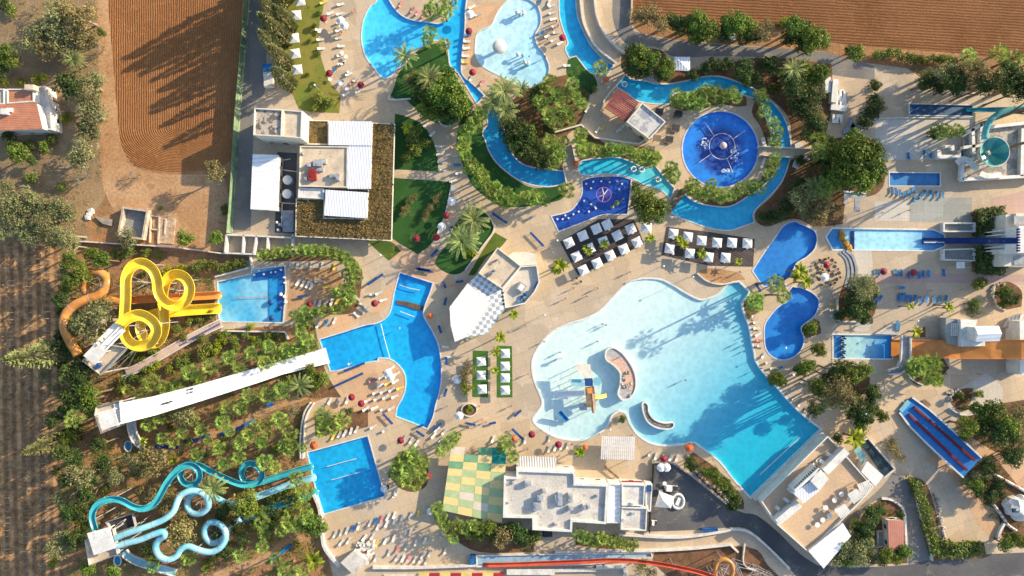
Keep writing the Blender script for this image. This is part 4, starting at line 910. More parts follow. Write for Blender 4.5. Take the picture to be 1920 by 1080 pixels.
tag(b.build('yard_walls', M['coping']), 'white partition walls of the small yards below the service shed', 'wall')
# boundary fence and walls
r = root_at('screen_fence', 'long pale green screen fence between service road and ploughed field', 'fence', '466,0 440,430')
fp = [(x, y) for x, y in Q('470,-60 466,10 461,70 455,140 448,220 443,300 438,380 433,438', 0)]
b = MB(); b.profile([(x, y, .2) for x, y in smooth(fp, 3, 60, False)], [(-.05, 0), (-.05, 2.7), (.05, 2.7), (.05, 0)]); b.build('screen', mat('green_screen', (.22, .30, .17), (.12, .20, .12), .4, .8), r)
b = MB(); b.profile([(x, y, 0) for x, y in smooth(fp, 3, 60, False)], [(-.35, 0), (-.35, .35), (.35, .35), (.35, 0)]); b.build('kerb', mat('green_kerb', (.34, .40, .25), (.09, .16, .12), .18, .8), r)
for i in range(len(fp)-1):
    for k in range(3):
        x = fp[i][0]+(fp[i+1][0]-fp[i][0])*k/3; y = fp[i][1]+(fp[i+1][1]-fp[i][1])*k/3
        b = MB(); b.cyl(x, y, 0, 2.6, .07, n=6); b.build('post', M['grey'], r)
wallrun('155,453 215,457 285,461 345,466 432,477', 'thin pale boundary wall above the yellow flume', .9+.7, .3, 'coping', False)
wallrun('471,480 475,507', 'short white wall at the corner of the yellow flume pool', 1, .35)
wallrun('406,519 470,502', 'white wall along the upper edge of the yellow flume pool', 1, .35)
wallrun('416,620 470,621 536,622 542,636', 'white wall below the yellow flume pool', 1, .35)
wallrun('584,754 573,772 567,800 565,830 566,858', 'double white wall of the stair at left of the square pool', 1.1, .35)
wallrun('590,755 578,775 572,800 570,858', 'inner white wall of the stair at left of the square pool', 1.1, .3)
wallrun('590,925 600,950 604,978 606,1005 612,1028 638,1060', 'tall white wall below the square pool', 1.2, .7)
wallrun('1087,-20 1087,0 1092,39 1102,65 1120,93 1154,120', 'inner white wall of the curved walkway', 1.1, .4)
wallrun('1114,-20 1114,0 1118,31 1131,62 1151,86 1171,102', 'middle white wall of the curved walkway', 1.1, .4)
wallrun('1184,-20 1183,20 1181,47', 'tan wall at the corner of the dark ploughed field', 1.2, .3, 'rooftan')
wallrun('1151,122 1126,157', 'white wall at the end of the curved canal', .9, .3)
wallrun('1173,141 1136,184 1128,205', 'white wall from the river start to the slatted pergola', .9, .3)
wallrun('1040,249 1089,235 1115,259 1196,271 1216,259', 'angular pale wall around the hut terrace', .9, .4, 'wallcream', False)
wallrun('1072,270 1078,298 1084,314', 'white wall on the right side of the river bridge', .9, .3)
wallrun('1056,316 1062,345', 'white wall on the left side of the river bridge', .9, .3)
wallrun('1569,560 1568,597 1576,602 1613,603', 'white wall around the dark bush bed', .7, .35)
wallrun('1592,686 1556,685 1549,695 1552,715 1558,728', 'curved white wall of the lower bush bed', .7, .35)
wallrun('1159,1000 1273,1005 1360,993 1372,990 1404,996 1442,1028 1478,1064', 'long white wall along the lower asphalt road', 1.1, .6)
wallrun('1040,1033 1130,1031 1227,1030 1300,1026 1367,1019 1382,1033', 'long white wall above the red slide', 1.1, .5)
wallrun('1395,1018 1392,1050 1400,1064 1416,1068', 'white wall of the small lower planter', .8, .3)
wallrun('1306,512 1325,527 1352,533 1381,527', 'curved white wall of the sandy half-round terrace above wave pool', .6, .35)
wallrun('700,1062 780,1062 892,1058', 'white wall at the bottom behind the sunbathing terrace', 1.0, .6)
wallrun('1222,866 1258,867 1286,884 1326,914 1361,943', 'pale stone kerb above the asphalt yard', .5, .5, 'stone')
wallrun('1224,868 1222,910 1218,956 1216,996', 'dark fence at left of the asphalt yard', 1.6, .15, 'dark')
wallrun('848,341 847,345 835,402 820,438', 'white edging on the right of the middle lawn', .3, .3)
wallrun('1717,930 1722,960 1731,985 1740,1020 1745,1049', 'white wall between driveway and the long hedge', .9, .35)
wallrun('1652,934 1668,936 1688,948 1695,966 1697,1000 1698,1022', 'white kerb inside the curve of the driveway', .5, .5)
wallrun('1780,765 1790,772 1806,778 1830,775', 'white wall under the half-moon bed', .6, .3)
wallrun('1698,690 1703,705 1715,715 1730,722', 'curved white kerb of the palm bed below orange slide', .5, .3)
wallrun('868,403 878,388 895,389 914,402 924,418 925,434 904,463 872,507', 'white edging around the date palm lawn', .35, .3)
wallrun('732,180 728,187 745,188 770,186', 'small white wall at the tip of the tree lawn', .7, .35)
wallrun('822,228 832,236 845,236 865,228', 'curved white wall under the big tree lawn', .7, .35)
wallrun('1636,225 1648,223 1700,221 1820,221', 'pale kerb below the dark blue run-out trough', .35, .3)
wallrun('1864,535 1861,560 1870,575 1885,582', 'white stone kerb of the round rockery bed', .4, .35)
for i, s_ in enumerate(('1586,470 1597,480 1604,500 1604,520 1597,545', '1580,471 1591,482 1597,500 1597,520 1590,542', '1574,473 1585,484 1590,500 1590,518 1584,538')):
    wallrun(s_, ('outer', 'middle', 'inner')[i]+' of three curved grey steps right of the navy slide pool', .45-.15*i, .7, 'grey', name='curved_step', cat='step')
wallrun('720,1078 785,1078', 'white kerb at the very bottom left of the striped ribbon', .4, .3)
# striped ribbon at the bottom
r = root_at('striped_barrier', 'red and yellow striped barrier along the bottom edge', 'barrier', '785,1074 940,1078')
for i in range(8):
    a = P(785+i*20, 1076); b = MB(); b.box(a[0]+1.4, a[1]-.2, 0, 2.8, .9, .8); b.build('panel', mat('barrier_yellow', (.66, .55, .18)) if i % 2 == 0 else mat('barrier_red', (.36, .03, .04)), r)
# ruin
r = root_at('ruined_tank', 'roofless grey concrete tank on the bare earth', 'ruin', '222,387 275,450')
p = ccw(Q('229,387 278,394 268,450 219,443', 1.8)); b = MB(); b.ring(offset(p, -.5), p, 0, 1.8); b.build('tank_wall', mat('old_concrete', (.50, .42, .33), (.36, .30, .25), .5, .9, .2, 3), r)
b = MB(); b.sheet(offset(p, -.45), .05); b.build('floor', mat('dusty_floor', (.30, .29, .27), (.22, .22, .21), .4, .95, .15, 3), r, recalc=False)
r = root_at('foundation_slab', 'broken pale foundation slab right of the ruined tank', 'ruin', '300,405 328,455')
b = MB(); b.prism(Q('300,408 330,410 326,458 300,456', 0), 0, .25); b.build('slab', mat('broken_slab', (.52, .38, .27), (.38, .26, .17), .8, .95, .3, 2), r)
b = MB()
for s_ in ('284,405 300,406', '284,405 282,455', '300,407 298,457', '284,430 299,431', '312,410 310,440'): b.profile([(x, y, 0) for x, y in Q(s_, 0)], [(-.18, 0), (-.18, .5), (.18, .5), (.18, 0)])
b.build('footing', M['rooftan'], r)
r = root_at('rubble_ramp', 'small ramp of pale rubble left of the ruined tank', 'ruin', '178,405 212,415')
b = MB(); b.prism(Q('180,407 213,412 212,424 195,420', 0), 0, .6); b.build('slab', M['stone'], r)
for (x, y) in ((168, 402), (172, 396), (165, 408)):
    a = P(x, y); b = MB(); b.blob(a[0], a[1], .2, .9, .35, 9, 5, .25); b.build('rubble', M['coping'], r)
# centre pavilion
r = root_at('lattice_pavilion', 'angular open pavilion with white solid and lattice roof panels', 'pavilion', '844,530 946,640')
b = MB(); b.prism(Q('877,531 907,556 921,569 872,633 853,641 845,610 843,576', 4), 3.85, 4.15); b.build('solid_roof', M['canvas'], r)
b = MB(); b.prism(Q('878,530 899,512 946,543 946,578 914,626 873,632 922,569', 3.9), 3.75, 3.9); b.build('lattice_roof', M['lattice'], r)
b = MB(); q = Q('922,570 947,578 914,626 873,634', 3.5)
for i in range(4): b.beam((*q[i], 3.7), (*q[(i+1) % 4], 3.7), .2, .3)
b.build('edge_beam', mat('green_beam', (.28, .40, .24), (.2, .3, .18)), r)
posts(r, Q('855,637 872,630 912,622 943,577 846,610 846,578 878,534 900,515 942,545', 0), 3.8, .12)
r = root_at('bar_building', 'square tan-roofed bar with dark parapet beside the lattice pavilion', 'building', '898,466 976,540')
block(r, '897,512 933,464 978,499 942,542', 5.0, 'wallcream', 'rooftan', .5)
for (x, y, s_) in ((921, 512, 1.2), (926, 508, .9), (918, 516, .8), (931, 488, .7)):
    a = P(x, y, 5.3); b = MB(); b.box(a[0], a[1], 5.0, s_, s_*.7, .8, .6); b.cyl(a[0]+.4, a[1], 5.8, 6.0, .3); b.build('air_conditioner', M['grey'], r)
r = root_at('roof_terrace', 'octagonal white roof terrace with blue loungers beside the bar', 'terrace', '946,497 1010,575')
p = ccw(Q('976,499 1007,497 1012,529 1003,548 985,569 965,574 947,578 942,543', 3.2)); b = MB(); b.prism(p, 0, 3.1); b.build('wall', M['wallcream'], r)
b = MB(); b.sheet(offset(p, -.3), 3.13); b.build('floor', PAVEW, r, recalc=False); b = MB(); b.ring(offset(p, -.3), p, 3.05, 4.0); b.build('parapet', M['white'], r)
p = ccw(Q('952,480 962,473 985,472 1003,476 1007,496 978,498', 3)); b = MB(); b.prism(p, 0, 2.9); b.build('stair_landing', M['wallcream'], r)
a = P(977, 539, 3.9); b = MB(); b.box(a[0], a[1], 3.1, 2.3, 2.1, 1.0, R(55)); b.build('skylight_box', M['grey'], r); b = MB(); b.box(a[0], a[1], 4.1, 1.6, 1.4, .12, R(55)); b.build('skylight_cover', M['white'], r)
b = MB(); q = Q('944,545 945,560 946,575', 4)
for (x, y) in Q('941,541 943,549 943,556 944,563 945,570 982,562 985,552', 3.6): b.blob(x, y, 3.8, .4, .3, 8, 5)
b.build('potted_shrub', M['dark'], r)
# hut with slatted pergola
r = root_at('kiosk_hut', 'grey flat-roofed kiosk hut beside the red slatted pergola', 'kiosk', '1175,194 1246,259')
block(r, '1204,193 1248,229 1217,262 1174,229', 3.4, 'wallcream', mat('wet_grey_roof', (.52, .50, .46), (.30, .31, .34), .35, .5, .1, 2, lo=.45, hi=.55), .45)
r = root_at('slatted_pergola', 'dark red and cream slatted pergola beside the kiosk hut', 'pergola', '1136,169 1196,226')
q = [Vector((*v, 3.0)) for v in Q('1159,167 1197,193 1174,228 1134,201', 3)]
b = MB()
for k in range(15):
    t_ = k/14; b.beam(q[0].lerp(q[3], t_)-Vector((0, 0, .12)), q[1].lerp(q[2], t_)-Vector((0, 0, .12)), .10, .12)
b.build('slats', M['wallcream'], r)
b = MB()
for k in range(13):
    t_ = k/12; b.beam(q[0].lerp(q[3], t_), q[1].lerp(q[2], t_), .34, .12)
b.build('rafters', mat('oxblood_timber', (.24, .05, .05), (.17, .04, .04)), r)
posts(r, [(v.x, v.y) for v in q], 2.9, .1)
# bottom building
r = root_at('flat_white_building', 'large flat-roofed cream building with white parapets near the bottom', 'building', '945,878 1140,996')
block(r, '945,893 968,893 968,879 1078,883 1079,905 1140,907 1136,981 1073,977 1072,996 998,992 998,970 943,969', 5, 'white', 'roofgrey', .7, wt=.55)
block(r, '1141,906 1164,907 1163,980 1137,980', 4.2, 'white', 'corr2', .4)
block(r, '1165,907 1209,908 1207,948 1165,947', 4.4, 'white', 'coping', .5)
block(r, '1165,949 1213,951 1211,994 1163,992', 4.3, 'white', 'roofgrey', .6)
block(r, '1210,906 1223,907 1220,958 1214,958 1213,949 1210,948', 3.4, 'white', 'coping', .4, windows=False)
a = P(1217, 917, 4.2); b = MB(); b.box(a[0], a[1], 3.4, 1.3, 1.3, .8); b.build('water_tank', M['blue'], r)
for (x, y, sx, sy, sz) in ((990, 906, 1.6, 1.2, 1.2), (1008, 948, 2.0, 2.0, 1.3), (1013, 933, 1.5, 1.3, 1.5), (1020, 920, 1, 1, 1.2), (1050, 935, 1.2, 3.2, 1.1), (1045, 938, 1, 2.8, .9), (1069, 928, 1.2, 1.0, 1.3), (1070, 938, 1.2, 1, 1.3), (1070, 952, 1.2, 1, 1.3), (1097, 950, 1.4, 1.2, 1.3), (1103, 948, .9, .9, 1.5), (1042, 983, .8, .7, .7), (953, 943, .5, .5, .6), (962, 905, .7, .7, .7), (1120, 930, .6, .6, .6), (1188, 965, .9, .5, .5), (1168, 977, .7, .7, .7), (1185, 947, .6, .6, .9)):
    a = P(x, y, 5.6); b = MB(); b.box(a[0], a[1], 5.0 if x < 1140 else 4.3, sx, sy, sz, random.uniform(-.1, .1)); b.cyl(a[0], a[1], 5+sz-.01, 5.1+sz, min(sx, sy)*.36); b.build('air_conditioner', M['steel'], r)
b = MB(); b.prism(Q('973,855 1043,858 1042,878 971,877', 3), 2.9, 3.05); lo = root_at('lattice_awning', 'white lattice awning at the top of the cream building', 'awning', '973,855 1042,878')
b.build('awning_roof', M['lattice2'], lo); posts(lo, Q('975,857 1041,859 1040,877 973,876', 0), 2.9)
b = MB(); b.prism(Q('1166,902 1205,903 1205,907 1166,906', 3), 2.5, 2.9); tag(b.build('red_awning', M['red']), 'long red awning above the cream building', 'awning')
# quilted canopy
r = root_at('quilted_canopy', 'large yellow and green patchwork shade canopy on posts', 'canopy', '829,834 950,980')
def bil(u, v, z=3.2):
    A, B, D, E = (846, 838), (950, 839), (829, 957), (941, 981)
    x = (A[0]*(1-u)+B[0]*u)*(1-v)+(D[0]*(1-u)+E[0]*u)*v; y = (A[1]*(1-u)+B[1]*u)*(1-v)+(D[1]*(1-u)+E[1]*u)*v
    return P(x, y, z)
YEL = mat('yellow_shade_cloth', (.74, .57, .25), (.68, .52, .22), .8, .8, .06, 3); GRN = mat('green_shade_cloth', (.42, .50, .27), (.36, .45, .23), .8, .8, .06, 3)
TEA = mat('teal_shade_cloth', (.01, .24, .20), (.01, .20, .17), .8, .8); PNK = mat('faded_shade_cloth', (.66, .57, .46), (.6, .52, .42), .8, .8, .06, 3); GR2 = mat('deep_green_cloth', (.18, .37, .20), (.14, .31, .17), .8, .8)
for j in range(9):
    for i in range(4):
        m = YEL if (i+j) % 2 == 1 else (GRN if j > 2 else GR2)
        if (i, j) == (3, 0) or (i, j) == (3, 1): m = TEA
        if (i, j) in ((1, 6), (2, 7), (0, 0)): m = PNK
        if (i, j) == (1, 0): continue
        e = .006; z = 3.2; b = MB()
        c4 = [bil((i+e)/4, (j+e)/9), bil((i+1-e)/4, (j+e)/9), bil((i+1-e)/4, (j+1-e)/9), bil((i+e)/4, (j+1-e)/9)]
        b.prism(c4, z-.02, z+.02+.012*((i*3+j) % 4)); b.build('cloth_panel', m, r)
b = MB()
for i in range(5): b.beam((*bil(i/4, 0), 3.1), (*bil(i/4, 1), 3.1), .1, .12)
b.build('frame', M['steel'], r); posts(r, [bil(u, v, 0) for u in (.01, .25, .5, .75, .99) for v in (.01, .5, .99)], 3.1, .06, 'grey')
# striped canopy
r = root_at('sun_canopy', 'freestanding square white slatted canopy below the wave pool', 'canopy', '1128,817 1189,863')
q = [Vector((*v, 3.0)) for v in Q('1128,817 1191,819 1189,863 1126,861', 3)]; b = MB()
for k in range(17):
    t_ = (k+.5)/17; b.beam(q[0].lerp(q[1], t_), q[3].lerp(q[2], t_), .36, .05)
b.build('slats', M['white'], r); b = MB()
for k in range(7):
    t_ = k/6; b.beam(q[0].lerp(q[3], t_)-Vector((0, 0, .12)), q[1].lerp(q[2], t_)-Vector((0, 0, .12)), .12, .15)
b.build('beams', M['grey'], r); posts(r, [(v.x, v.y) for v in q], 2.9, .09)
# red roofed hut
r = root_at('red_roofed_hut', 'small hut with a plain red roof inside the driveway curve', 'hut', '1665,977 1693,1033')
block(r, '1665,976 1693,977 1694,1024 1668,1035', 3.0, 'wallcream', 'redroof', 0)
b = MB(); b.prism(Q('1644,996 1664,995 1665,1022 1645,1023', 0), 0, .2); b.build('terrace', PAVEW, r)
for s_ in ('1643,995 1664,994', '1644,995 1644,1023', '1622,1025 1665,1022', '1643,1023 1642,1048'): wallrun(s_, 'white garden wall beside the red-roofed hut', .7, .3, group='white walls of the red hut garden')
# wave machine building at the end of the wave pool
r = root_at('wave_machine_building', 'terraced wave machine building at the deep end of the wave pool', 'building', '1421,818 1640,1050')
p = ccw(Q('1425,938 1550,816 1573,840 1636,912 1606,945 1516,1036 1456,983', 3.6)); b = MB(); b.prism(p, 0, 3.5); b.build('wall', M['wallcream'], r)
b = MB(); b.sheet(offset(p, -.3), 3.53); b.build('terrace_floor', mat('tan_terrace', (.54, .38, .24), (.44, .32, .22), .1, .85, .1, 2), r, recalc=False); b = MB(); b.ring(offset(p, -.3), p, 3.45, 4.3); b.build('parapet', M['white'], r)
for s_, h in (('1545,822 1507,858', 4.1), ('1462,902 1424,940', 4.1)): pass
def spine(s_, z, wd, ht, m='white', nm='roof_spine'):
    q = Q(s_, z+ht); b = MB(); b.beam((*q[0], z+ht/2), (*q[1], z+ht/2), wd, ht); return b.build(nm, M[m], r)
spine('1588,845 1548,885', 3.5, 2.0, 2.4); spine('1500,945 1458,980', 3.5, 1.8, 2.4)
b = MB(); b.prism(Q('1537,878 1554,898 1537,920 1520,902', 8), 3.5, 8.0); b.build('tower_block', M['white'], r)
b = MB(); b.prism(Q('1520,903 1536,921 1507,944 1488,925', 7), 3.5, 7.0); b.build('tower_annex', M['corr'], r)
b = MB(); b.prism(Q('1535,877 1538,881 1492,923 1489,919', 8), 3.5, 8.0); b.build('fin_wall', M['white'], r)
b = MB()
for k in range(12):
    a = P(1534-k*3.6, 878+k*3.5, 7.6); b.box(a[0]-.3, a[1]+.35, 7.3, .35, .5, .25, R(45))
b.build('floodlights', M['dark'], r)
for s_ in ('1552,851 1564,857', '1538,864 1552,871', '1479,917 1488,924', '1472,936 1480,942', '1456,951 1462,956'):
    q = Q(s_, 4.6); b = MB(); b.beam((*q[0], 4.0), (*q[1], 4.0), .9, 1.0); b.build('buttress', M['white'], r)
b = MB(); b.prism(Q('1598,868 1611,880 1598,896 1583,884', 0), 0, .1) if False else None
r2 = root_at('long_white_shed', 'long white shed on the lower edge of the wave machine terrace', 'shed', '1516,985 1594,1060')
block(r2, '1517,1033 1580,982 1594,1005 1544,1064', 4.6, 'white', 'corr2', 0)
r2 = root_at('white_flat_shed', 'square white shed between dark pond and wave machine terrace', 'shed', '1616,866 1656,910')
block(r2, '1626,866 1655,892 1641,910 1616,884', 3.6, 'white', 'canvas', 0)
r2 = root_at('covered_pond', 'dark rectangular netted pond with a glass screen at upper right of the terrace', 'pond', '1605,822 1672,892')
b = MB(); b.prism(Q('1612,829 1624,822 1672,877 1655,892', 0), 0, .5); b.build('pond_surface', mat('dark_pond', (.02, .035, .045), (.05, .08, .09), .8, .3), r2)
b = MB(); b.prism(Q('1600,842 1608,832 1627,858 1617,871', 2.2), 2.0, 2.1); b.build('glass_screen', mat('sea_glass', (.25, .42, .42), (.2, .36, .36), .5, .15), r2)
b = MB(); 
for s_ in ('1610,827 1625,820', '1625,820 1675,878', '1675,878 1655,894'): b.profile([(x, y, 0) for x, y in Q(s_, 0)], [(-.2, 0), (-.2, .9), (.2, .9), (.2, 0)])
b.build('rim', M['coping'], r2)
wallrun('1412,935 1540,810', 'long white end wall of the wave pool', 1.3, .9, name='end_wall')
wallrun('1422,938 1548,818', 'grey gutter wall behind the wave pool end wall', .8, .5, 'grey', name='end_wall')
wallrun('1668,884 1580,965 1520,1040 1545,1066', 'white retaining wall along the driveway below the wave terrace', 1.1, .5, sm=False) if False else None
# bridges
for lab, s_, h in (('flat footbridge from the circular pool across the river', '1424,275 1523,281 1517,298 1424,292', 1.0), ('small footbridge between the two deep blue pools', '1476,538 1466,530 1506,500 1514,508', .7), ('short arched bridge over the narrow river gap', '1258,398 1252,388 1275,355 1286,362', .8)):
    r = root_at('footbridge', lab, 'bridge', s_); p = Q(s_, h); b = MB(); b.prism(p, h-.25, h); b.build('deck', PAVE if 'arched' not in lab else M['wood'], r)
    for i in (0, 2): b = MB(); b.beam((*p[i], h+.45), (*p[(i+1) % 4], h+.45), .16, .9); b.build('parapet', M['white'] if 'arched' not in lab else M['wood'], r)
    for v in p: b = MB(); b.box(v[0], v[1], -.6, .5, .5, h+.4); b.build('abutment', M['coping'], r)
# storage yard bits
r = root_at('white_gazebo', 'white square tarpaulin gazebo by the upper road', 'gazebo', '1262,105 1294,133')
b = MB(); q = Q('1264,106 1294,106 1294,133 1264,131', 3.2); cx, cy = P(1279, 119, 3.6)
for i in range(4): b.add([(*q[i], 3.0), (*q[(i+1) % 4], 3.0), (cx, cy, 3.6)], [[0, 1, 2]])
b.build('canvas_roof', M['corr'], r, recalc=False); posts(r, q, 3.0)
r = root_at('rock_slab_roof', 'pale rock slab roof beside the river start', 'roof', '1205,140 1232,157'); b = MB(); b.prism(Q('1203,148 1222,138 1234,142 1231,158', 2), 1.6, 2.0); b.build('slab', M['stone'], r)
# vineyard trellis rows
VL = mat('vine_leaves', (.30, .18, .075), (.17, .12, .05), 1, .9, .3)
for i, x0 in enumerate((-45, -12, 22, 56, 89)):
    r = root_at('vine_trellis', '', 'trellis', f'{x0},470 {x0},1080'); rep(r, 'vineyard row with pale crossbars', 'left of the garden', 'trellis', 'vineyard trellis rows')
    b = MB(); b2 = MB(); rr = random.Random(i)
    for k in range(52):
        y = 462+k*12.4+rr.uniform(-2, 2); x = x0-(y-470)*.016+(17 if i > 2 and y < 520 else 0)*0
        if i == 4 and y < 700 and False: continue
        a = P(x, y, 1.6); b.beam((a[0]-.7-rr.uniform(0, .2), a[1], 1.6+rr.uniform(-.1, .1)), (a[0]+.7+rr.uniform(0, .2), a[1]+rr.uniform(-.25, .25), 1.6), .06, .06); b.cyl(a[0], a[1], 0, 1.6, .05, n=5)
    b.build('posts', M['grey'], r)['kind'] = 'stuff'
    for k in range(620):
        y = 458+rr.random()*680; x = x0-(y-470)*.016+rr.gauss(0, 3.2); a = P(x, y)
        quadleaf(b2, Vector((a[0], a[1], rr.uniform(.1, 1.3))), Vector((rr.uniform(-1, 1), rr.uniform(-1, 1), rr.uniform(-.3, .5))).normalized(), Vector((rr.uniform(-.5, .5), rr.uniform(-.5, .5), 1)).normalized(), .6, .35)
    b2.build('vines', VL, r, recalc=False)['kind'] = 'stuff'
# right-hand service towers and storage clutter
r = root_at('pallet_store', 'stacks of white pallets and crates in the upper right storage yard', 'pallets', '1556,160 1600,240')
b = MB(); rr = random.Random(8)
for (x, y, w_, l_, n_) in ((1562, 172, 1.4, 6, 4), (1570, 182, 1.0, 5, 1), (1577, 185, 1.0, 5, 1), (1584, 188, 1.0, 5, 1), (1572, 202, 4, 1.5, 2), (1565, 222, 1.0, 2.2, 1), (1571, 222, 1.0, 2.2, 1), (1577, 222, 1.0, 2.2, 1), (1551, 160, 1.6, 4, 3)):
    a = P(x, y, .8); b.box(a[0], a[1], 0, w_, l_, .4*n_+.2, rr.uniform(-.15, .15))
b.build('pallets', M['white'], r)
r = root_at('timber_sheets', 'grey sheets and boards piled beside the pallet stacks', 'boards', '1585,225 1600,245'); b = MB()
for (x, y, w_, l_, a_) in ((1590, 238, 1.3, 4.5, -.5), (1595, 245, 1, 4, -.4), (1604, 242, 2.6, 2.0, -.2), (1594, 250, 3, .6, .3)):
    q = P(x, y); b.box(q[0], q[1], 0, w_, l_, .35, a_)
b.build('sheets', M['grey'], r)
# ---------------------------------------------------------------- slides
def path3(s, n=4):
    v = []
    for q in s.split():
        x, y, z = [float(t) for t in q.split(',')]; v.append(tuple(P3(x, y, z)))
    return [Vector(q) for q in smooth(v, n, 181, False)]
def chan(r, wall=.07, n=9, up=.0):
    o = [(r*math.cos(a), r*math.sin(a)) for a in [math.pi+math.pi*k/(n-1) for k in range(n)]]
    i = [((r-wall)*math.cos(a), (r-wall)*math.sin(a)) for a in [2*math.pi-math.pi*k/(n-1) for k in range(n)]]
    return [(-r-.1, up+.03)]+[(a, b) for a, b in o]+[(r+.1, up+.03), (r+.1, up+.1), (r-wall, up+.1)]+i[1:-1]+[(-r+wall, up+.1), (-r-.1, up+.1)]
def flume(root, name, s, r, m, tube=False, joints=0, legs=9):
    p = path3(s)
    b = MB()
    if tube: b.tube([q+Vector((0, 0, r)) for q in p], r, 14)
    else: b.profile([q+Vector((0, 0, r)) for q in p], chan(r))
    o = b.build(name, m, root, smooth=True)
    if not tube and not joints:
        for i in range(6, len(p)-3, 7):
            dj = (p[i+1]-p[i-1]).normalized()*.07; b = MB(); b.profile([p[i]-dj+Vector((0, 0, r)), p[i]+dj+Vector((0, 0, r))], chan(r+.05, .10)); b.build('flange', m if m is M['slidewhite'] else M['wallcream'], root)
    if joints:
        for i in range(4, len(p)-4, joints):
            d = (p[i+1]-p[i-1]).normalized(); b = MB(); c = p[i]+Vector((0, 0, r)); b.tube([c-d*.06, c+d*.06], r*1.05, 14); b.build('joint_ring', M['grey'] if tube else m, root)
    if legs:
        for i in range(3, len(p), legs):
            q = p[i]
            if q.z > .9:
                b = MB(); b.cyl(q.x, q.y, 0, q.z+.05, .13, n=7); b.beam((q.x-.6, q.y, q.z-.15), (q.x+.6, q.y, q.z-.15), .12, .16); b.build('support', M['steel'], root)
    return p
def hubs(root, x, y, z, r):      # steel mast with radiating struts in the middle of a loop
    a = P(x, y, z*.6); b = MB(); b.cyl(a[0], a[1], 0, z*.7, .15, n=8)
    for k in range(5):
        t = k*1.31; b.beam((a[0], a[1], z*.3+.2*k), (a[0]+r*math.cos(t), a[1]+r*math.sin(t), z*.7+.15*k), .07, .07)
    b.build('mast', M['steel'], root)
R1 = root_at('yellow_water_slide', 'bright yellow open flume with three big loops', 'water slide', '230,490 415,655')
flume(R1, 'flume', '228,613,12.6 243,598,12.2 268,590,11.8 291,603,11.4 298,622,11.0 286,642,10.7 265,648,10.3 246,639,10 237,618,9.6 239,590,9.2 241,555,8.8 242,520,8.4 253,500,8.1 272,494,7.8 290,505,7.5 299,525,7.2 302,548,6.9 314,566,6.6 335,574,6.2 354,562,5.9 360,540,5.6 351,521,5.3 333,515,5.0 317,526,4.7 310,550,4.3 311,580,3.9 313,608,3.6 308,630,3.3 295,643,3.0 277,636,2.7 268,615,2.4 275,597,2.0 300,588,1.7 340,583,1.2 380,580,.7 416,578,.3', 1.28, M['yellow'], legs=10)
hubs(R1, 268, 620, 9, 3.2); hubs(R1, 332, 545, 6, 2.8); hubs(R1, 270, 530, 7, 3.5)
b = MB(); q = [P3(190, 652, 11.6), P3(229, 612, 11.3)]
d = (q[1]-q[0]); nrm = Vector((d.y, -d.x, 0)).normalized()
for k in (-1, 0, 1): b.beam(q[0]+nrm*1.5*k+Vector((0, 0, .9)), q[1]+nrm*1.5*k+Vector((0, 0, .9)), .16, .7)
b.beam(q[0]+Vector((0, 0, .5)), q[1]+Vector((0, 0, .5)), 3.1, .15); b.build('launch_trough', M['slidewhite'], R1)
R2 = root_at('ochre_tube_slide', 'ochre orange enclosed tube slide curling round a tree', 'water slide', '125,510 416,670')
flume(R2, 'tube', '152,664,10.6 140,645,10.2 129,622,9.8 126,603,9.3 132,584,8.8 147,571,8.3 168,561,7.8 190,553,7.3 204,540,6.8 206,524,6.3 194,513,5.8 177,512,5.3 165,523,4.8 163,540,4.2 174,554,3.6 195,561,3.0 222,564,2.4 250,563,1.9', 1.12, M['tubeorange'], True, 7, 10)
flume(R2, 'flume', '245,563,1.8 290,560,1.3 340,557,.9 380,555,.5 416,553,.2', .95, M['orange'], legs=8)
hubs(R2, 183, 536, 6, 2.2)
R3 = root_at('white_racing_slide', 'long straight white multi-lane racing slide crossing the palm garden', 'water slide', '182,652 618,806')
b = MB(); n = 40; T = [(213, 758), (284, 744), (380, 719), (462, 695), (519, 679), (610, 652)]; Bt = [(222, 796), (293, 778), (380, 751), (480, 719), (530, 702), (618, 681)]
def along(L, t):
    t *= len(L)-1; i = min(int(t), len(L)-2); f = t-i; return (L[i][0]*(1-f)+L[i+1][0]*f, L[i][1]*(1-f)+L[i+1][1]*f)
lan = 6; cross = []
for l in range(lan):
    cross += [(l/lan, .16), (l/lan+.018, .16), (l/lan+.02, 0), ((l+.5)/lan, -.05), ((l+1)/lan-.02, 0), ((l+1)/lan-.018, .16)]
cross.append((1, .16)); V = []; m_ = len(cross)
for i in range(n+1):
    t = i/n; z = 11.5*(1-t)**1.25+.5+.25*math.sin(t*22)*(1-t); tp = along(T, t); bt = along(Bt, t)
    A = P3(*tp, z); B_ = P3(*bt, z)
    for u, v in cross: q = A.lerp(B_, u); V.append((q.x, q.y, z+v))
    V += [(B_.x, B_.y, z-.3), (A.x, A.y, z-.3)]
m_ += 2
F = [[i*m_+k, i*m_+(k+1) % m_, (i+1)*m_+(k+1) % m_, (i+1)*m_+k] for i in range(n) for k in range(m_)]
b.add(V, F); b.build('slide_bed', M['slidewhite'], R3)
for i in range(2, n, 3):
    t = i/n; z = 11.5*(1-t)**1.25+.2
    if z > .9:
        for k in (.2, .8):
            A = P3(*along(T, t), z).lerp(P3(*along(Bt, t), z), k); b = MB(); b.cyl(A.x, A.y, 0, z-.1, .14, n=7); b.build('support', M['steel'], R3)
for (x, y) in ((313, 755), (320, 753), (345, 732), (352, 729), (356, 727)):
    pass
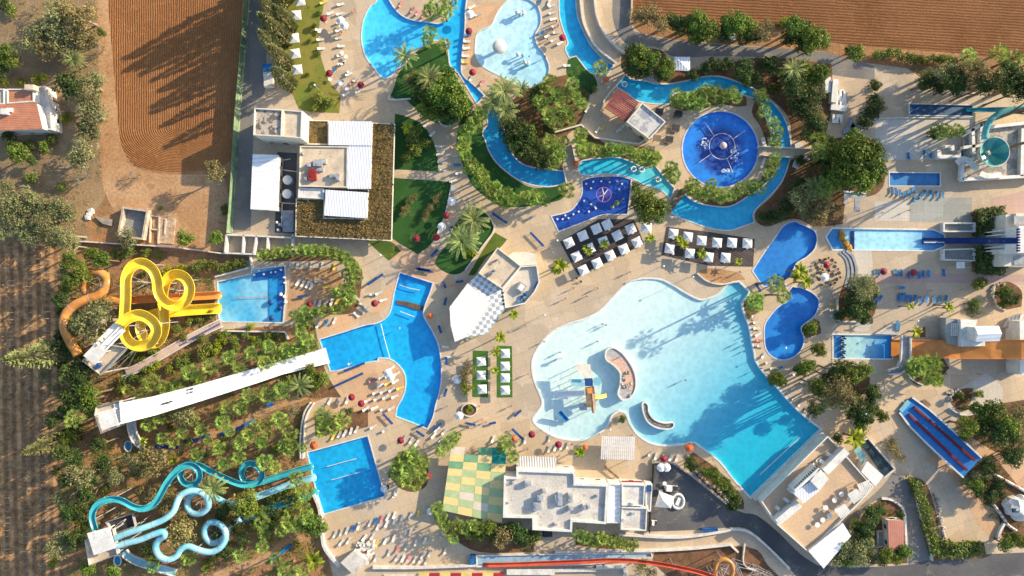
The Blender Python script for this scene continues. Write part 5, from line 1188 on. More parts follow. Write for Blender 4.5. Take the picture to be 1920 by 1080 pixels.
def tower(name, lab, cat, roof, h, deck=None, dh=None, m='white'):
    r = root_at(name, lab, cat, roof); p = ccw(Q(roof, h)); b = MB(); b.prism(p, h-.15, h); b.build('roof', M[m], r)
    inn = offset(p, -.35); 
    if deck: 
        dp = ccw(Q(deck, dh)); b = MB(); b.prism(dp, dh-.3, dh); b.build('platform', M['rooftan'], r)
        b = MB(); b.ring(offset(dp, -.08), dp, dh, dh+1.0); b.build('railing', M['steel'], r)
        for v in offset(dp, -.3): b = MB(); b.cyl(v[0], v[1], 0, dh-.2, .18, n=8); b.build('leg', M['steel'], r)
        bb = MB(); c = [Vector((*v, 0)) for v in offset(dp, -.3)]
        for i in range(len(c)):
            j = (i+1) % len(c); bb.beam(c[i]+Vector((0, 0, .3)), c[j]+Vector((0, 0, dh*.5)), .1, .1); bb.beam(c[j]+Vector((0, 0, dh*.5)), c[i]+Vector((0, 0, dh-.3)), .1, .1); bb.beam(c[i]+Vector((0, 0, dh*.5)), c[j]+Vector((0, 0, dh*.5)), .1, .1)
        bb.build('bracing', M['steel'], r)
        zz = dh
    else: zz = 0
    for v in inn: b = MB(); b.cyl(v[0], v[1], zz, h-.1, .1, n=6); b.build('post', M['white'], r)
    return r
r = tower('slide_tower', 'slide tower with pale square roof where the yellow flume starts', 'tower', '156,667 179,643 200,659 178,684', 14.0, '158,676 200,645 241,652 192,702', 11.3)
b = MB(); a = P3(186, 686, 11.6); b.box(a.x, a.y, 11.3, 1.2, .8, 1.2, .8); b.build('mat_rack', M['blue'], r)
r = tower('slide_tower', 'slide tower with square roof at the top of the white racing slide', 'tower', '182,774 213,765 223,797 192,806', 14.2, '181,776 184,762 228,750 231,790 222,800 193,812', 11.6)
r = tower('slide_tower', 'slide tower with large white roof at bottom left beside turquoise flumes', 'tower', '163,1000 205,988 216,1028 176,1041', 13.6, '163,1010 215,990 224,1037 171,1058', 11.0)
r = root_at('safety_net', 'dark netted platform beside the bottom left slide tower', 'platform', '200,962 257,1000')
b = MB(); b.prism(Q('201,977 251,961 257,985 216,1000', 7), 6.8, 6.95); b.build('net_floor', M['dark'], r); p = ccw(Q('201,977 251,961 257,985 216,1000', 7)); b = MB(); b.ring(offset(p, -.12), p, 6.9, 7.9); b.build('frame', M['steel'], r)
for v in offset(p, -.2): b = MB(); b.cyl(v[0], v[1], 0, 6.9, .12, n=6); b.build('leg', M['steel'], r)
for k in range(3): a = P3(222+k*3, 985-k*3, 7.2); b = MB(); b.box(a.x, a.y, 6.98, 2.4, .35, .2, .6); b.build('board', M['white'], r)
R4 = root_at('turquoise_water_slide', 'dark turquoise open flume with two round loops', 'water slide', '172,866 588,1000')
flume(R4, 'flume', '182,992,10.8 176,968,10.4 182,949,10.1 197,938,9.8 216,934,9.4 234,938,9.1 252,948,8.7 270,952,8.3 288,946,7.9 300,932,7.6 312,910,7.2 325,891,6.9 341,876,6.5 360,871,6.2 374,880,5.9 376,896,5.6 366,907,5.3 350,905,5.0 341,893,4.7 344,878,4.4 356,869,4.1 375,871,3.8 398,883,3.5 428,897,3.2 455,907,2.9 478,906,2.6 491,896,2.4 491,880,2.2 478,869,2.0 463,870,1.8 455,883,1.7 459,897,1.5 474,904,1.3 495,901,1.1 530,890,.8 562,880,.5 588,873,.2', .74, M['turq'], legs=12)
hubs(R4, 358, 890, 6, 2); hubs(R4, 473, 888, 3, 2)
R5 = root_at('pale_tube_slide', 'upper pale blue tube slide with one loop behind the dry tree', 'water slide', '215,916 592,1008')
flume(R5, 'tube', '216,1008,10.8 238,999,10.4 262,991,10 290,981,9.5 312,971,9 328,957,8.5 335,940,8 342,927,7.4 358,919,6.9 377,920,6.4 391,932,5.9 393,948,5.4 381,960,4.9 364,960,4.4 354,948,3.9 357,932,3.5 370,922,3.1 388,922,2.8 408,932,2.4 430,942,2.1 455,942,1.7', .78, M['paleblue'], True, 8, 12)
flume(R5, 'flume', '452,942,1.7 480,931,1.4 510,920,1.0 545,907,.6 593,893,.2', .78, M['paleblue'], legs=9)
R6 = root_at('mid_blue_tube_slide', 'lower pale blue tube slide with hook and loop above the dry tree', 'water slide', '218,970 598,1048')
flume(R6, 'tube', '219,1023,10.6 240,1016,10.2 265,1010,9.8 290,1000,9.4 308,995,9 311,1003,8.6 299,1011,8.2 295,1026,7.8 303,1041,7.4 319,1047,7 334,1040,6.6 342,1028,6.2 356,1022,5.8 375,1029,5.4 396,1033,5 414,1026,4.6 425,1010,4.2 424,992,3.8 411,979,3.4 395,978,3 386,990,2.7 388,1005,2.4 400,1016,2.1 415,1012,1.9 428,998,1.7 440,982,1.5 455,971,1.3', .78, M['midblue'], True, 8, 12)
flume(R6, 'flume', '450,974,1.3 486,961,1.0 520,948,.7 560,933,.4 598,919,.2', .78, M['turq'], legs=9)
hubs(R6, 403, 998, 4, 2); hubs(R5, 374, 940, 6, 2)
def ramp_strip(name, lab, s, wd, m, z=None, edge='coping', cat='path'):
    pts = [tuple(float(t) for t in q.split(',')) for q in s.split()]; pp = [(*P(a[0], a[1], a[2] if len(a) > 2 else .1), a[2] if len(a) > 2 else .1) for a in pts]
    pp = smooth(pp, 4, 181, False); r = bpy.data.objects.new(name, None); C.objects.link(r); r.location = (pp[0][0], pp[0][1], 0); tag(r, lab, cat)
    b = MB(); b.profile(pp, [(-wd/2, -.25), (-wd/2, 0), (wd/2, 0), (wd/2, -.25)]); b.build('surface', m, r)
    for sg in (-1, 1): b = MB(); b.profile(pp, [(sg*wd/2-.12, -.25), (sg*wd/2-.12, .35), (sg*wd/2+.12, .35), (sg*wd/2+.12, -.25)]); b.build('side_wall', M[edge], r)
    return r
ramp_strip('mat_path', 'pinkish sloping path with blue strip below the yellow flume', '236,699,.6 255,692,.8 290,673,.8 330,650,.6 375,625,.4 414,606,.2', 2.0, mat('pink_concrete', (.52, .40, .34), (.44, .34, .30), .4, .85, .1, 3))
for lab, s_ in (('first', '300,667 345,643'), ('second', '352,639 414,606'), ('third', '238,698 268,688')):
    pass
b = MB()
for s_ in ('302,665 350,641', '355,637 412,607', '240,694 262,687'): q = Q(s_, .8); b.beam((*q[0], .62), (*q[1], .5), .45, .08)
tag(b.build('mat_conveyor', mat('blue_belt', (.09, .11, .30), (.07, .08, .22))), 'dark blue conveyor strip lying on the pinkish path', 'conveyor')
ramp_strip('mat_ramp', 'pale blue sloping ramp at the foot of the bottom left tower', '232,1034,2.5 245,1046,1.8 275,1058,1.0 330,1074,.2', 1.9, M['paleblue'])
ramp_strip('mat_ramp', 'grey curved ramp descending right of the white racing slide tower', '246,786,2.5 248,806,1.8 256,826,1.2 272,838,.6', 2.0, M['steel'])
tp = path3('276,840,.1 310,842,.1 345,836,.1 385,820,.1 430,802,.1 480,778,.1 530,757,.1 585,740,.1')
ground('garden_path', [(q.x, q.y) for q in [a+Vector((0, .9, 0)) for a in tp]]+[(q.x, q.y) for q in [a-Vector((0, .9, 0)) for a in tp][::-1]], .006, M['track'])
tp = path3('400,1085,.1 440,1065,.1 490,1050,.1 540,1020,.1 606,990,.1')
ground('garden_path', [(q.x, q.y) for q in [a+Vector((0, 1.2, 0)) for a in tp]]+[(q.x, q.y) for q in [a-Vector((0, 1.2, 0)) for a in tp][::-1]], .006, M['track'])
for i, (s_, lab) in enumerate((('291,837 333,838', 'dark blue mat conveyor near the grey ramp'), ('346,828 372,824', 'dark blue mat conveyor on the garden path, second from left'), ('378,820 394,816', 'short blue mat conveyor on the garden path'), ('412,815 455,800', 'long dark blue mat conveyor in the middle of the garden path'), ('458,797 478,788', 'pale blue mat conveyor end on the garden path'), ('504,1055 545,1022', 'purple-blue mat conveyor on the bottom garden path'), ('500,760 512,757', 'short blue mat on the upper end of the path'))):
    q = Q(s_, .3); b = MB(); b.beam((*q[0], .25), (*q[1], .25), .9, .3); tag(b.build('mat_conveyor', M['navy'] if i < 4 else M['bluemesh']), lab, 'conveyor')
for lab, (x, y) in (('small blue-lined foot basin below the yellow tower', (240, 709)), ('small blue-lined foot basin below the white racing slide tower', (242, 836)), ('small blue-lined foot basin below the bottom left tower', (222, 1050))):
    r = thing('foot_basin', lab, 'basin', x, y); a = P(x, y); b = MB(); p = [(a[0]+1.1*math.cos(t)*(1 if y > 800 else 1.5), a[1]+1.5*math.sin(t)*(1 if y > 800 else .7)) for t in [k*.524 for k in range(12)]]
    b.ring(offset(ccw(p), -.25), ccw(p), 0, .5); b.build('rim', M['white'], r); b = MB(); b.sheet(offset(ccw(p), -.24), .3); b.build('basin_water', poolmat('basin_blue', (.02, .25, .5)), r, recalc=False)
# right-hand slides
def strip(root, name, top, bot, zs, m, thick=.3, lip=.35):
    V = []; n = len(top)
    for i in range(n):
        A = P3(*top[i], zs[i]); B_ = P3(*bot[i], zs[i])
        V += [A+Vector((0, 0, lip)), A+Vector((0, 0, lip))-(A-B_).normalized()*.12, A-(A-B_).normalized()*.14, B_+(A-B_).normalized()*.14, B_+Vector((0, 0, lip))+(A-B_).normalized()*.12, B_+Vector((0, 0, lip)), B_-Vector((0, 0, thick)), A-Vector((0, 0, thick))]
    b = MB(); F = [[i*8+k, i*8+(k+1) % 8, (i+1)*8+(k+1) % 8, (i+1)*8+k] for i in range(n-1) for k in range(8)]; F += [list(range(8)), [(n-1)*8+k for k in range(8)]]
    b.add(V, F); return b.build(name, m, root)
R7 = root_at('orange_water_slide', 'wide straight orange slide coming in from the right edge', 'water slide', '1671,636 1990,672')
xs = [1671, 1690, 1710, 1740, 1779, 1800, 1830, 1858, 1862, 1880, 1915, 1960, 2000]; zz = [.2, .5, .8, 1.2, 2.2, 2.4, 3.4, 4.3, 4.4, 4.8, 6.4, 7.5, 8.5]
strip(R7, 'slide_bed', [(x, 637) for x in xs], [(x, 668+min(5, max(0, (x-1700)*.05))) for x in xs], zz, M['orange'], lip=.3)
for x, z in ((1750, 1.2), (1800, 2.2), (1850, 4), (1900, 5.6)):
    for y in (642, 667): a = P(x, y, z); b = MB(); b.cyl(a[0], a[1], 0, z-.2, .16, n=7); b.build('support', M['steel'], R7)
r = root_at('overpass', 'grey curved stair bridge crossing the orange slide', 'bridge', '1664,625 1707,700')
b = MB(); b.prism(Q('1690,628 1706,630 1707,672 1701,692 1688,700 1666,700 1664,694 1682,688 1688,674', 2.2), 1.9, 2.2); b.build('deck', M['grey'], r); b = MB()
for s_ in ('1690,628 1688,674 1682,688 1664,694', '1706,630 1707,672 1701,692 1688,700 1666,702'): b.profile([(x, y, 2.1) for x, y in Q(s_, 2.4)], [(-.15, 0), (-.15, .8), (.15, .8), (.15, 0)])
b.build('railing', M['coping'], r)
r = root_at('orange_slide_tower', 'white stepped tower and gabled shed above the orange slide', 'tower', '1772,594 1880,655')
b = MB(); b.prism(Q('1775,596 1800,600 1802,648 1778,645 1773,620', 3), 0, 2.8); b.build('base_deck', PAVEG, r)
b = MB(); b.prism(Q('1802,599 1833,600 1830,614 1834,640 1848,641 1848,649 1804,650', 4.4), 0, 4.2); b.build('upper_deck', M['white'], r)
b = MB()
for k in range(6): b.prism(Q(f'{1785+k*3},606 {1787+k*3},606 {1787+k*3},630 {1785+k*3},630', 3.4), 2.8, 3.0+.15*k)
b.build('steps', M['coping'], r)
q = Q('1830,612 1875,611 1876,640 1831,641', 8.6); b = MB(); b.prism(Q('1832,614 1874,613 1874,639 1833,640', 8.2), 4, 8.2); b.build('shed_wall', M['white'], r)
mid = [((q[0][0]+q[3][0])/2, (q[0][1]+q[3][1])/2), ((q[1][0]+q[2][0])/2, (q[1][1]+q[2][1])/2)]
b = MB(); b.add([(*q[0], 8.2), (*q[1], 8.2), (*q[2], 8.2), (*q[3], 8.2), (*mid[0], 9.2), (*mid[1], 9.2)], [[0, 4, 5, 1], [3, 2, 5, 4], [0, 3, 4], [1, 5, 2], [0, 1, 2, 3]]); b.build('gabled_roof', M['corr2'], r)
r = root_at('changing_trough', 'white and pale blue sloping walls left of the orange slide mouth', 'wall', '1640,600 1690,628')
b = MB(); b.prism(Q('1640,626 1676,604 1688,600 1688,628', .7), 0, .7); b.build('slab', PAVEW, r); b = MB(); b.prism(Q('1679,606 1688,602 1688,620 1680,618', 1), .7, 1.0); b.build('basin', M['paleblue'], r)
r = root_at('end_frame', 'tall white wall at the right end of the orange slide', 'wall', '1905,590 1935,710')
b = MB(); b.prism(Q('1912,602 1922,601 1922,704 1913,702', 5), 0, 5); b.build('wall_block', M['white'], r); b = MB(); b.prism(Q('1893,677 1903,677 1911,690 1911,703 1903,700', 1.6), 0, 1.6); b.build('low_block', M['coping'], r)
b = MB()
for k in range(4): b.prism(Q(f'{1893+k*7},{596-k*2} {1899+k*7},{594-k*2} {1890+k*7},{612+k*2} {1884+k*7},{614+k*2}', 1+k*.3), 0, 1+k*.3)
b.build('stair_block', M['coping'], r)
R8 = root_at('navy_speed_slide', 'narrow navy blue speed slide dropping leftward into long pale pool', 'water slide', '1730,446 1908,459')
xs = [1730, 1760, 1790, 1820, 1850, 1875, 1895, 1908]; zz = [.15, .3, .8, 2, 4, 7, 10, 12.2]
strip(R8, 'slide_bed', [(x, 446) for x in xs], [(x, 457) for x in xs], zz, M['navy'], lip=.35)
strip(R8, 'divider', [(1732, 453.5), (1770, 453.5)], [(1732, 455.5), (1770, 455.5)], [.3, .3], M['white'], lip=.2)
for x, z in ((1800, 1), (1830, 2.4), (1858, 5), (1885, 8.4)): a = P(x, 452, z); b = MB(); b.cyl(a[0], a[1], 0, z-.2, .2, n=7); b.build('support', M['steel'], R8)
r = root_at('speed_slide_tower', 'tall white tower at the right edge holding the navy slide', 'tower', '1883,400 1960,502')
b = MB(); b.prism(Q('1911,424 1960,424 1960,474 1909,474', 12.5), 0, 12.4); b.build('top_block', M['white'], r)
b = MB(); b.prism(Q('1886,402 1903,403 1904,428 1885,428', 7), 0, 7); b.build('side_block', M['wallcream'], r); b = MB(); b.prism(Q('1884,475 1960,476 1960,500 1882,499', 7), 0, 7); b.build('side_block', M['wallcream'], r); b = MB(); b.prism(Q('1905,400 1960,398 1960,424 1905,424', 8), 0, 8); b.build('side_block', M['wallcream'], r)
b = MB()
for y in (432, 439, 462, 468): b.prism(Q(f'1874,{y} 1906,{y-1} 1906,{y+3} 1873,{y+2}', 8), 0, 8)
b.build('fin', M['white'], r)
b = MB(); a = P3(1915, 413, 8.3); b.box(a.x, a.y, 8, 3.5, 2.2, .25); b.build('roof_grating', M['grey'], r); b = MB(); a = P3(1915, 488, 7.3); b.box(a.x, a.y, 7, 3.5, 2.2, .25); b.build('roof_grating', M['grey'], r)
b = MB()
for k in range(9): a = P3(1910, 430+k*5, 13); b.box(a.x, a.y, 12.4, .35, .4, .9)
b.build('lettering_posts', M['navy'], r)
for lab, s_ in (('white framed pit above the navy slide mouth', '1769,417 1830,417 1830,435 1769,435'), ('white framed pit below the navy slide mouth', '1769,467 1830,465 1830,490 1769,488')):
    r = root_at('framed_pit', lab, 'frame', s_); p = ccw(Q(s_, 1.5)); b = MB(); b.ring(offset(p, -.35), p, 0, 1.5); b.build('frame', M['white'], r); b = MB(); b.sheet(offset(p, -.3), .3); b.build('pit_floor', PAVEG, r, recalc=False)
b = MB(); b.prism(Q('1794,491 1809,491 1809,503 1794,503', 2.6), 2.4, 2.6); r = root_at('kiosk', 'tiny white roofed booth below the navy slide', 'booth', '1794,491 1809,503'); b.build('roof', M['white'], r); posts(r, Q('1795,492 1808,492 1808,502 1795,502', 0), 2.4)
for i, s_ in enumerate(('1836,392 1885,386 1890,402 1878,442 1836,442', '1834,464 1884,462 1890,500 1880,516 1836,510')):
    r = root_at('dark_hedge', ('upper' if i == 0 else 'lower')+' dark hedge mass beside the navy speed slide', 'hedge', s_); p = Q(s_, 3); b = MB(); rr = random.Random(5+i)
    xs = [v[0] for v in p]; ys = [v[1] for v in p]
    for k in range(3600):
        x = rr.uniform(min(xs)-.5, max(xs)+.5); y = rr.uniform(min(ys)-.5, max(ys)+.5)
        if inside(x, y, p): quadleaf(b, Vector((x, y, rr.uniform(.3, 3.4))), Vector((rr.uniform(-1, 1), rr.uniform(-1, 1), rr.uniform(-.3, .8))).normalized(), Vector((rr.uniform(-.6, .6), rr.uniform(-.6, .6), 1)).normalized(), .6, .4)
    b.build('foliage', L_DARK, r, recalc=False); b = MB(); b.prism(offset(ccw(p), -.3), 0, 1.2); b.build('stems', M['soil'], r)
# bowl
R9 = root_at('turquoise_bowl_slide', 'round turquoise bowl slide with a curved feeder tube', 'water slide', '1830,205 1890,318')
a = P3(1864, 285, 5.5); b = MB(); n = 32; prof = [(.5, 0), (1.2, .05), (2.4, .35), (3.2, .95), (3.6, 1.9), (3.78, 1.95), (3.78, 1.75), (3.3, .8), (2.4, .15), (1.2, -.12), (.5, -.15)]
V = [(a.x+q[0]*math.cos(2*math.pi*i/n), a.y+q[0]*math.sin(2*math.pi*i/n), 3.8+q[1]) for i in range(n) for q in prof]; m_ = len(prof)
b.add(V, [[i*m_+k, i*m_+(k+1) % m_, ((i+1) % n)*m_+(k+1) % m_, ((i+1) % n)*m_+k] for i in range(n) for k in range(m_)])
def bowlmat():
    m, t, bb = newmat('bowl_panels'); pos = N(t, 'ShaderNodeNewGeometry').outputs['Position']; s3 = N(t, 'ShaderNodeSeparateXYZ'); t.links.new(pos, s3.inputs[0])
    an = mathn(t, 'ARCTAN2', mathn(t, 'SUBTRACT', s3.outputs[1], a.y), mathn(t, 'SUBTRACT', s3.outputs[0], a.x))
    f = mathn(t, 'GREATER_THAN', mathn(t, 'SINE', mathn(t, 'MULTIPLY', an, 5)), 0)
    t.links.new(mix(t, f, (.02, .26, .26), (.10, .38, .28)), bb.inputs['Base Color']); bb.inputs['Roughness'].default_value = .3; return m
b.build('bowl', bowlmat(), R9, smooth=True)
b = MB(); b.tube([(a.x+3.75*math.cos(2*math.pi*i/32), a.y+3.75*math.sin(2*math.pi*i/32), 5.75) for i in range(33)], .12, 6); b.build('rim', M['white'], R9)
for k in range(6): b = MB(); b.cyl(a.x+3.3*math.cos(k*1.047), a.y+3.3*math.sin(k*1.047), 0, 4.6, .14, n=7); b.build('support', M['steel'], R9)
b = MB(); b.cyl(a.x-.9, a.y+.2, 4.0, 4.9, .45, .3, 10); b.build('centre_cone', M['coping'], R9)
flume(R9, 'feeder_tube', '1842,262,6 1845,243,6.4 1854,226,6.9 1873,213,7.6 1898,206,8.4 1925,205,9.2 1960,212,10', .75, mat('green_tube', (.04, .33, .33), (.22, .52, .48), .5, .3), True, 6, 8)
r = root_at('bowl_platform', 'white framed rockery platform under the turquoise bowl', 'platform', '1800,232 1960,338')
b = MB(); b.prism(Q('1808,250 1830,236 1960,234 1960,330 1806,336', 1.2), 0, 1.1); b.build('deck', mat('rock_deck', (.46, .40, .34), (.26, .24, .21), .6, .9, .25, 2, lo=.42, hi=.58), r); b = MB()
for s_ in ('1804,254 1834,238 1843,232', '1843,230 1841,296', '1806,336 1960,328', '1806,336 1808,300 1830,296', '1826,240 1828,290', '1850,238 1960,226', '1920,240 1918,330', '1808,276 1838,272'): 
    q = Q(s_, 2.6); b.profile([(x, y, .9) for x, y in q], [(-.4, 0), (-.4, 1.4), (.4, 1.4), (.4, 0)])
b.build('frame_wall', M['white'], r)
for s_ in ('1793,306 1806,298 1822,308 1830,318', '1836,325 1850,330 1876,328'):
    q = path3(' '.join(u+',2.4' for u in s_.split())); b = MB(); b.profile(q, [(-.7, 0), (-.7, .4), (.7, .4), (.7, 0)]); b.build('curved_bench', M['white'], r)
r = root_at('pergola_frame', 'small white open frame left of the bowl platform', 'frame', '1757,270 1803,298'); p = ccw(Q('1758,281 1764,281 1766,290 1800,290 1800,281 1803,281 1803,296 1758,297', 1.4)); b = MB(); b.prism(p, 0, 1.3); b.build('wall', M['white'], r)
b = MB(); b.prism(Q('1773,272 1790,271 1791,282 1785,282 1785,276 1774,277', 1.6), 0, 1.4); b.build('block', M['white'], r)
# run-out trough
r = root_at('run_out_trough', 'long dark blue shaded run-out trough at upper right', 'trough', '1703,192 1828,218')
p = ccw(Q('1704,193 1826,196 1826,219 1704,217', .5)); b = MB(); b.ring(offset(p, -.25), p, 0, .5); b.build('trough_wall', M['coping'], r); b = MB(); b.sheet(offset(p, -.2), .12); b.build('trough_floor', poolmat('pool_floor_trough', (.02, .09, .20)), r, recalc=False)
b = MB(); b.sheet(offset(p, -.2), .38); b.build('water_surface', M['water'], r, recalc=False)
R10 = root_at('teal_straight_slide', 'teal straight slide ending in the shaded run-out trough', 'water slide', '1810,202 1990,210')
strip(R10, 'slide_bed', [(1812, 203), (1850, 202), (1900, 201), (1960, 200)], [(1812, 209), (1850, 210), (1900, 210), (1960, 210)], [.5, 1.2, 3.5, 7.5], M['turq'])
# diagonal red laned slide
R11 = root_at('red_laned_slide', 'broad blue slide bed with two red lane dividers running diagonally', 'water slide', '1686,744 1840,896')
cor = [((1710, 745), (1686, 773), .35), ((1742, 768), (1706, 800), .5), ((1775, 797), (1738, 832), 1.2), ((1808, 828), (1772, 864), 2.4), ((1840, 858), (1806, 895), 4.0)]
strip(R11, 'slide_bed', [c[0] for c in cor], [c[1] for c in cor], [c[2] for c in cor], poolmat('painted_slide_blue', (.01, .17, .48), (.012, .20, .52)), lip=.25)
for u in (0, 1):
    b = MB(); b.profile([tuple(P3(*c[u], c[2]+.2)) for c in cor], [(-.22, 0), (-.22, .2), (.22, .2), (.22, 0)]); b.build('edge', M['white'], R11)
for (x0, y0, x1, y1) in ((1713, 763, 1826, 863), (1703, 777, 1812, 881)):
    b = MB(); L = []
    for k in range(12):
        t = k/11; L.append(tuple(P3(x0+(x1-x0)*t, y0+(y1-y0)*t, .55+3.6*t**2)))
    b.profile(L, [(-.3, -.3), (-.3, .45), (.3, .45), (.3, -.3)]); b.build('lane_divider', M['red'], R11)
for (x, y, z) in ((1790, 815, 1.6), (1760, 848, 1.6), (1822, 845, 3), (1790, 876, 3)): a = P(x, y, z); b = MB(); b.cyl(a[0], a[1], 0, z-.1, .2, n=8); b.build('support', M['steel'], R11)
b = MB(); a = P3(1698, 762, .8); b.box(a.x, a.y, .4, 1.2, 3.4, .12, R(-40)); b.build('end_mat', M['paleblue'], R11)
r = root_at('garden_bench', 'small wooden lattice seat beside the red-laned slide', 'bench', '1725,752 1742,765'); b = MB(); a = P(1735, 757); b.box(a[0], a[1], .3, 2.2, 1.5, .12, R(-42)); b.build('seat', M['wood'], r); b = MB(); b.box(a[0], a[1], 0, 1.8, 1.1, .3, R(-42)); b.build('base', M['coping'], r)
# bottom red slide
R12 = root_at('red_water_slide', 'long red open slide along the bottom edge', 'water slide', '904,1050 1400,1100')
flume(R12, 'flume', '905,1058,.4 960,1057,.7 1030,1054,1.4 1100,1051,2.2 1144,1049,2.8 1185,1050,3.4 1235,1056,4.2 1273,1063,4.8 1312,1072,5.4 1345,1084,6 1380,1102,6.6', .5, mat('red_fibreglass', (.62, .11, .05), (.5, .08, .04), .4, .3), legs=8)
r = root_at('tiled_trough', 'pale blue tiled trough beside the red slide', 'trough', '893,1042 1222,1062'); p = ccw(Q('892,1041 1222,1035 1224,1046 1100,1060 893,1064', .7)); b = MB(); b.ring(offset(p, -.3), p, 0, .7); b.build('trough_wall', M['coping'], r); b = MB(); b.sheet(offset(p, -.25), .2); b.build('trough_floor', poolmat('tile_blue', (.30, .44, .54), (.24, .38, .50)), r, recalc=False)
r = root_at('blue_box', 'blue box at the left end of the tiled trough', 'box', '882,1039 891,1056'); b = MB(); a = P(886, 1047); b.box(a[0], a[1], 0, 1.2, 2.3, 1.0); b.build('body', M['blue'], r); b = MB(); b.box(a[0], a[1], 1.0, 1.3, 2.4, .1); b.build('lid', M['bluemesh'], r)
for i, s_ in enumerate(('950,1068 1118,1066 1118,1072 1040,1073 1040,1078 950,1078', '1118,1062 1174,1060 1176,1078 1170,1078 1168,1066 1118,1068')):
    r = root_at('planter_wall', ('left' if i == 0 else 'right')+' white stepped planter wall below the red slide', 'wall', s_); b = MB(); b.prism(Q(s_, .8), 0, .8); b.build('wall', M['coping'], r)
r = root_at('slide_scaffold', 'grey steel scaffold tower at the bottom edge beside red slide', 'scaffold', '1325,1040 1470,1090'); b = MB(); rr = random.Random(2)
pp = [P3(x, y, z) for x, y, z in ((1340, 1050, 0), (1372, 1046, 0), (1410, 1056, 0), (1440, 1070, 0), (1385, 1080, 0), (1345, 1085, 0), (1420, 1090, 0))]
for v in pp: b.cyl(v.x, v.y, 0, 6, .12, n=6)
for i in range(len(pp)):
    for j in range(i+1, len(pp)):
        if (pp[i]-pp[j]).length < 8.5:
            for z in (.3, 3, 5.8): b.beam(pp[i]+Vector((0, 0, z)), pp[j]+Vector((0, 0, min(6, z+rr.uniform(-1, 2)))), .1, .1)
b.build('frame', M['steel'], r)
r = root_at('ochre_loop_slide', 'loop of a faded orange tube slide at the bottom edge', 'water slide', '1338,1045 1374,1085')
flume(r, 'tube', '1345,1092,4 1339,1070,4.2 1344,1052,4.4 1357,1047,4.6 1369,1054,4.8 1373,1068,5 1367,1082,5.2 1352,1086,5.4', .55, M['tubeorange'], True, 5, 8)
# wave pool play structure
R13 = root_at('splash_play_structure', 'multi-level water play structure with slides in shallow wave pool', 'play structure', '1041,683 1137,775')
def slab(s_, z, th, m, nm): b = MB(); b.prism(Q(s_, z), z-th, z); return b.build(nm, M[m] if isinstance(m, str) else m, R13)
slab('1081,683 1107,683 1109,709 1094,708 1091,697 1082,697', 4.2, .15, 'wallcream', 'roof_canopy'); slab('1096,710 1111,709 1112,724 1097,724', 3, .2, 'blue', 'deck'); slab('1097,726 1114,724 1117,752 1115,774 1111,775 1108,764 1100,764', 3.2, .2, 'wood', 'walkway')
slab('1068,711 1094,711 1094,724 1072,724', 3.0, .12, 'paleblue', 'sun_sail'); slab('1113,709 1124,706 1128,716 1124,724 1113,722', 3.2, .12, 'paleblue', 'sun_sail'); slab('1086,756 1100,756 1101,769 1087,770', 2.4, 1.2, 'steel', 'climbing_box')
slab('1101,728 1110,727 1111,737 1102,738', 4.2, .4, 'orange', 'orange_roof'); slab('1110,738 1116,739 1117,770 1113,774', 3.3, .3, mat('peach_panel', (.62, .38, .24)), 'ramp_panel')
flume(R13, 'slide', '1096,737,3.0 1080,737,2.3 1060,738,1.2 1043,740,.3', .75, M['slidewhite'], legs=0); flume(R13, 'slide', '1114,744,2.6 1124,744,1.6 1137,741,.4', .4, M['yellow'], legs=0); flume(R13, 'slide', '1049,772,1.6 1055,779,1.0 1064,789,.2', .55, M['bluemesh'], legs=0)
for (x, y) in ((1083, 685), (1105, 685), (1106, 706), (1096, 712), (1110, 712), (1098, 740), (1112, 740), (1102, 762), (1114, 765), (1070, 713), (1074, 722), (1122, 710)): a = P(x, y); b = MB(); b.cyl(a[0], a[1], -.35, 3.0, .09, n=6); b.build('post', M['steel'], R13)
b = MB()
for k in range(14):
    x = 1062+rr.uniform(0, 30); y = 690+rr.uniform(0, 90); a = P(x, y); b.beam((a[0], a[1], rr.uniform(1, 3)), (a[0]+rr.uniform(-2.5, 2.5), a[1]+rr.uniform(-2, 2), rr.uniform(.5, 2.5)), .06, .06)
b.build('spray_pipes', M['white'], R13)
for lab, (x, y) in (('small white spray cannon at the left of the wave pool', (1048, 672)),):
    r = thing('spray_cannon', lab, 'water toy', x, y); a = P(x, y); b = MB(); b.cyl(a[0], a[1], -.3, 1.3, .25); b.build('column', M['white'], r); b = MB(); b.beam((a[0]-.6, a[1], 1.3), (a[0]+1, a[1]+.2, 1.5), .5, .4); b.build('barrel', M['canvas'], r)
# islands
def island(lab, s_, top, h=.7, extra=None):
    r = root_at('pool_island', lab, 'island', s_); p = ccw(smooth(Q(s_, h), 4, 70)); b = MB(); b.prism(offset(p, -.3), -.4, h-.25); b.build('island_floor', top, r); b = MB(); b.ring(offset(p, -.35), p, -.4, h); b.build('rim_wall', M['white'], r); return r
I1 = mat('island_floor', (.60, .38, .28), (.40, .38, .38), .12, .9, .2, 2, c3=(.3, .28, .26), lo=.45, hi=.55)
r = island('kidney-shaped white-rimmed island in the wave pool', '1144,652 1154,652 1170,664 1185,685 1193,706 1193,729 1183,747 1167,751 1158,739 1162,721 1162,700 1149,685 1136,675 1135,659', I1, 1.6)
for k in range(22):
    x = 1168+random.uniform(-7, 20); y = 720+random.uniform(-25, 25)
    a = P(x, y, 1.4)
    if inside(*a, ccw(Q('1150,690 1180,690 1190,729 1180,745 1167,748 1160,735 1165,705', 1.4))): b = MB(); b.blob(a[0], a[1], 1.4, random.uniform(.25, .6), .35, 7, 4, .3); b.build('rock', M['stone'], r)
b = MB(); q = [P3(1149, 676, 1.5), P3(1163, 669, 1.5)]; b.beam(q[0], q[1], .15, .2); b.build('bench', M['wood'], r)
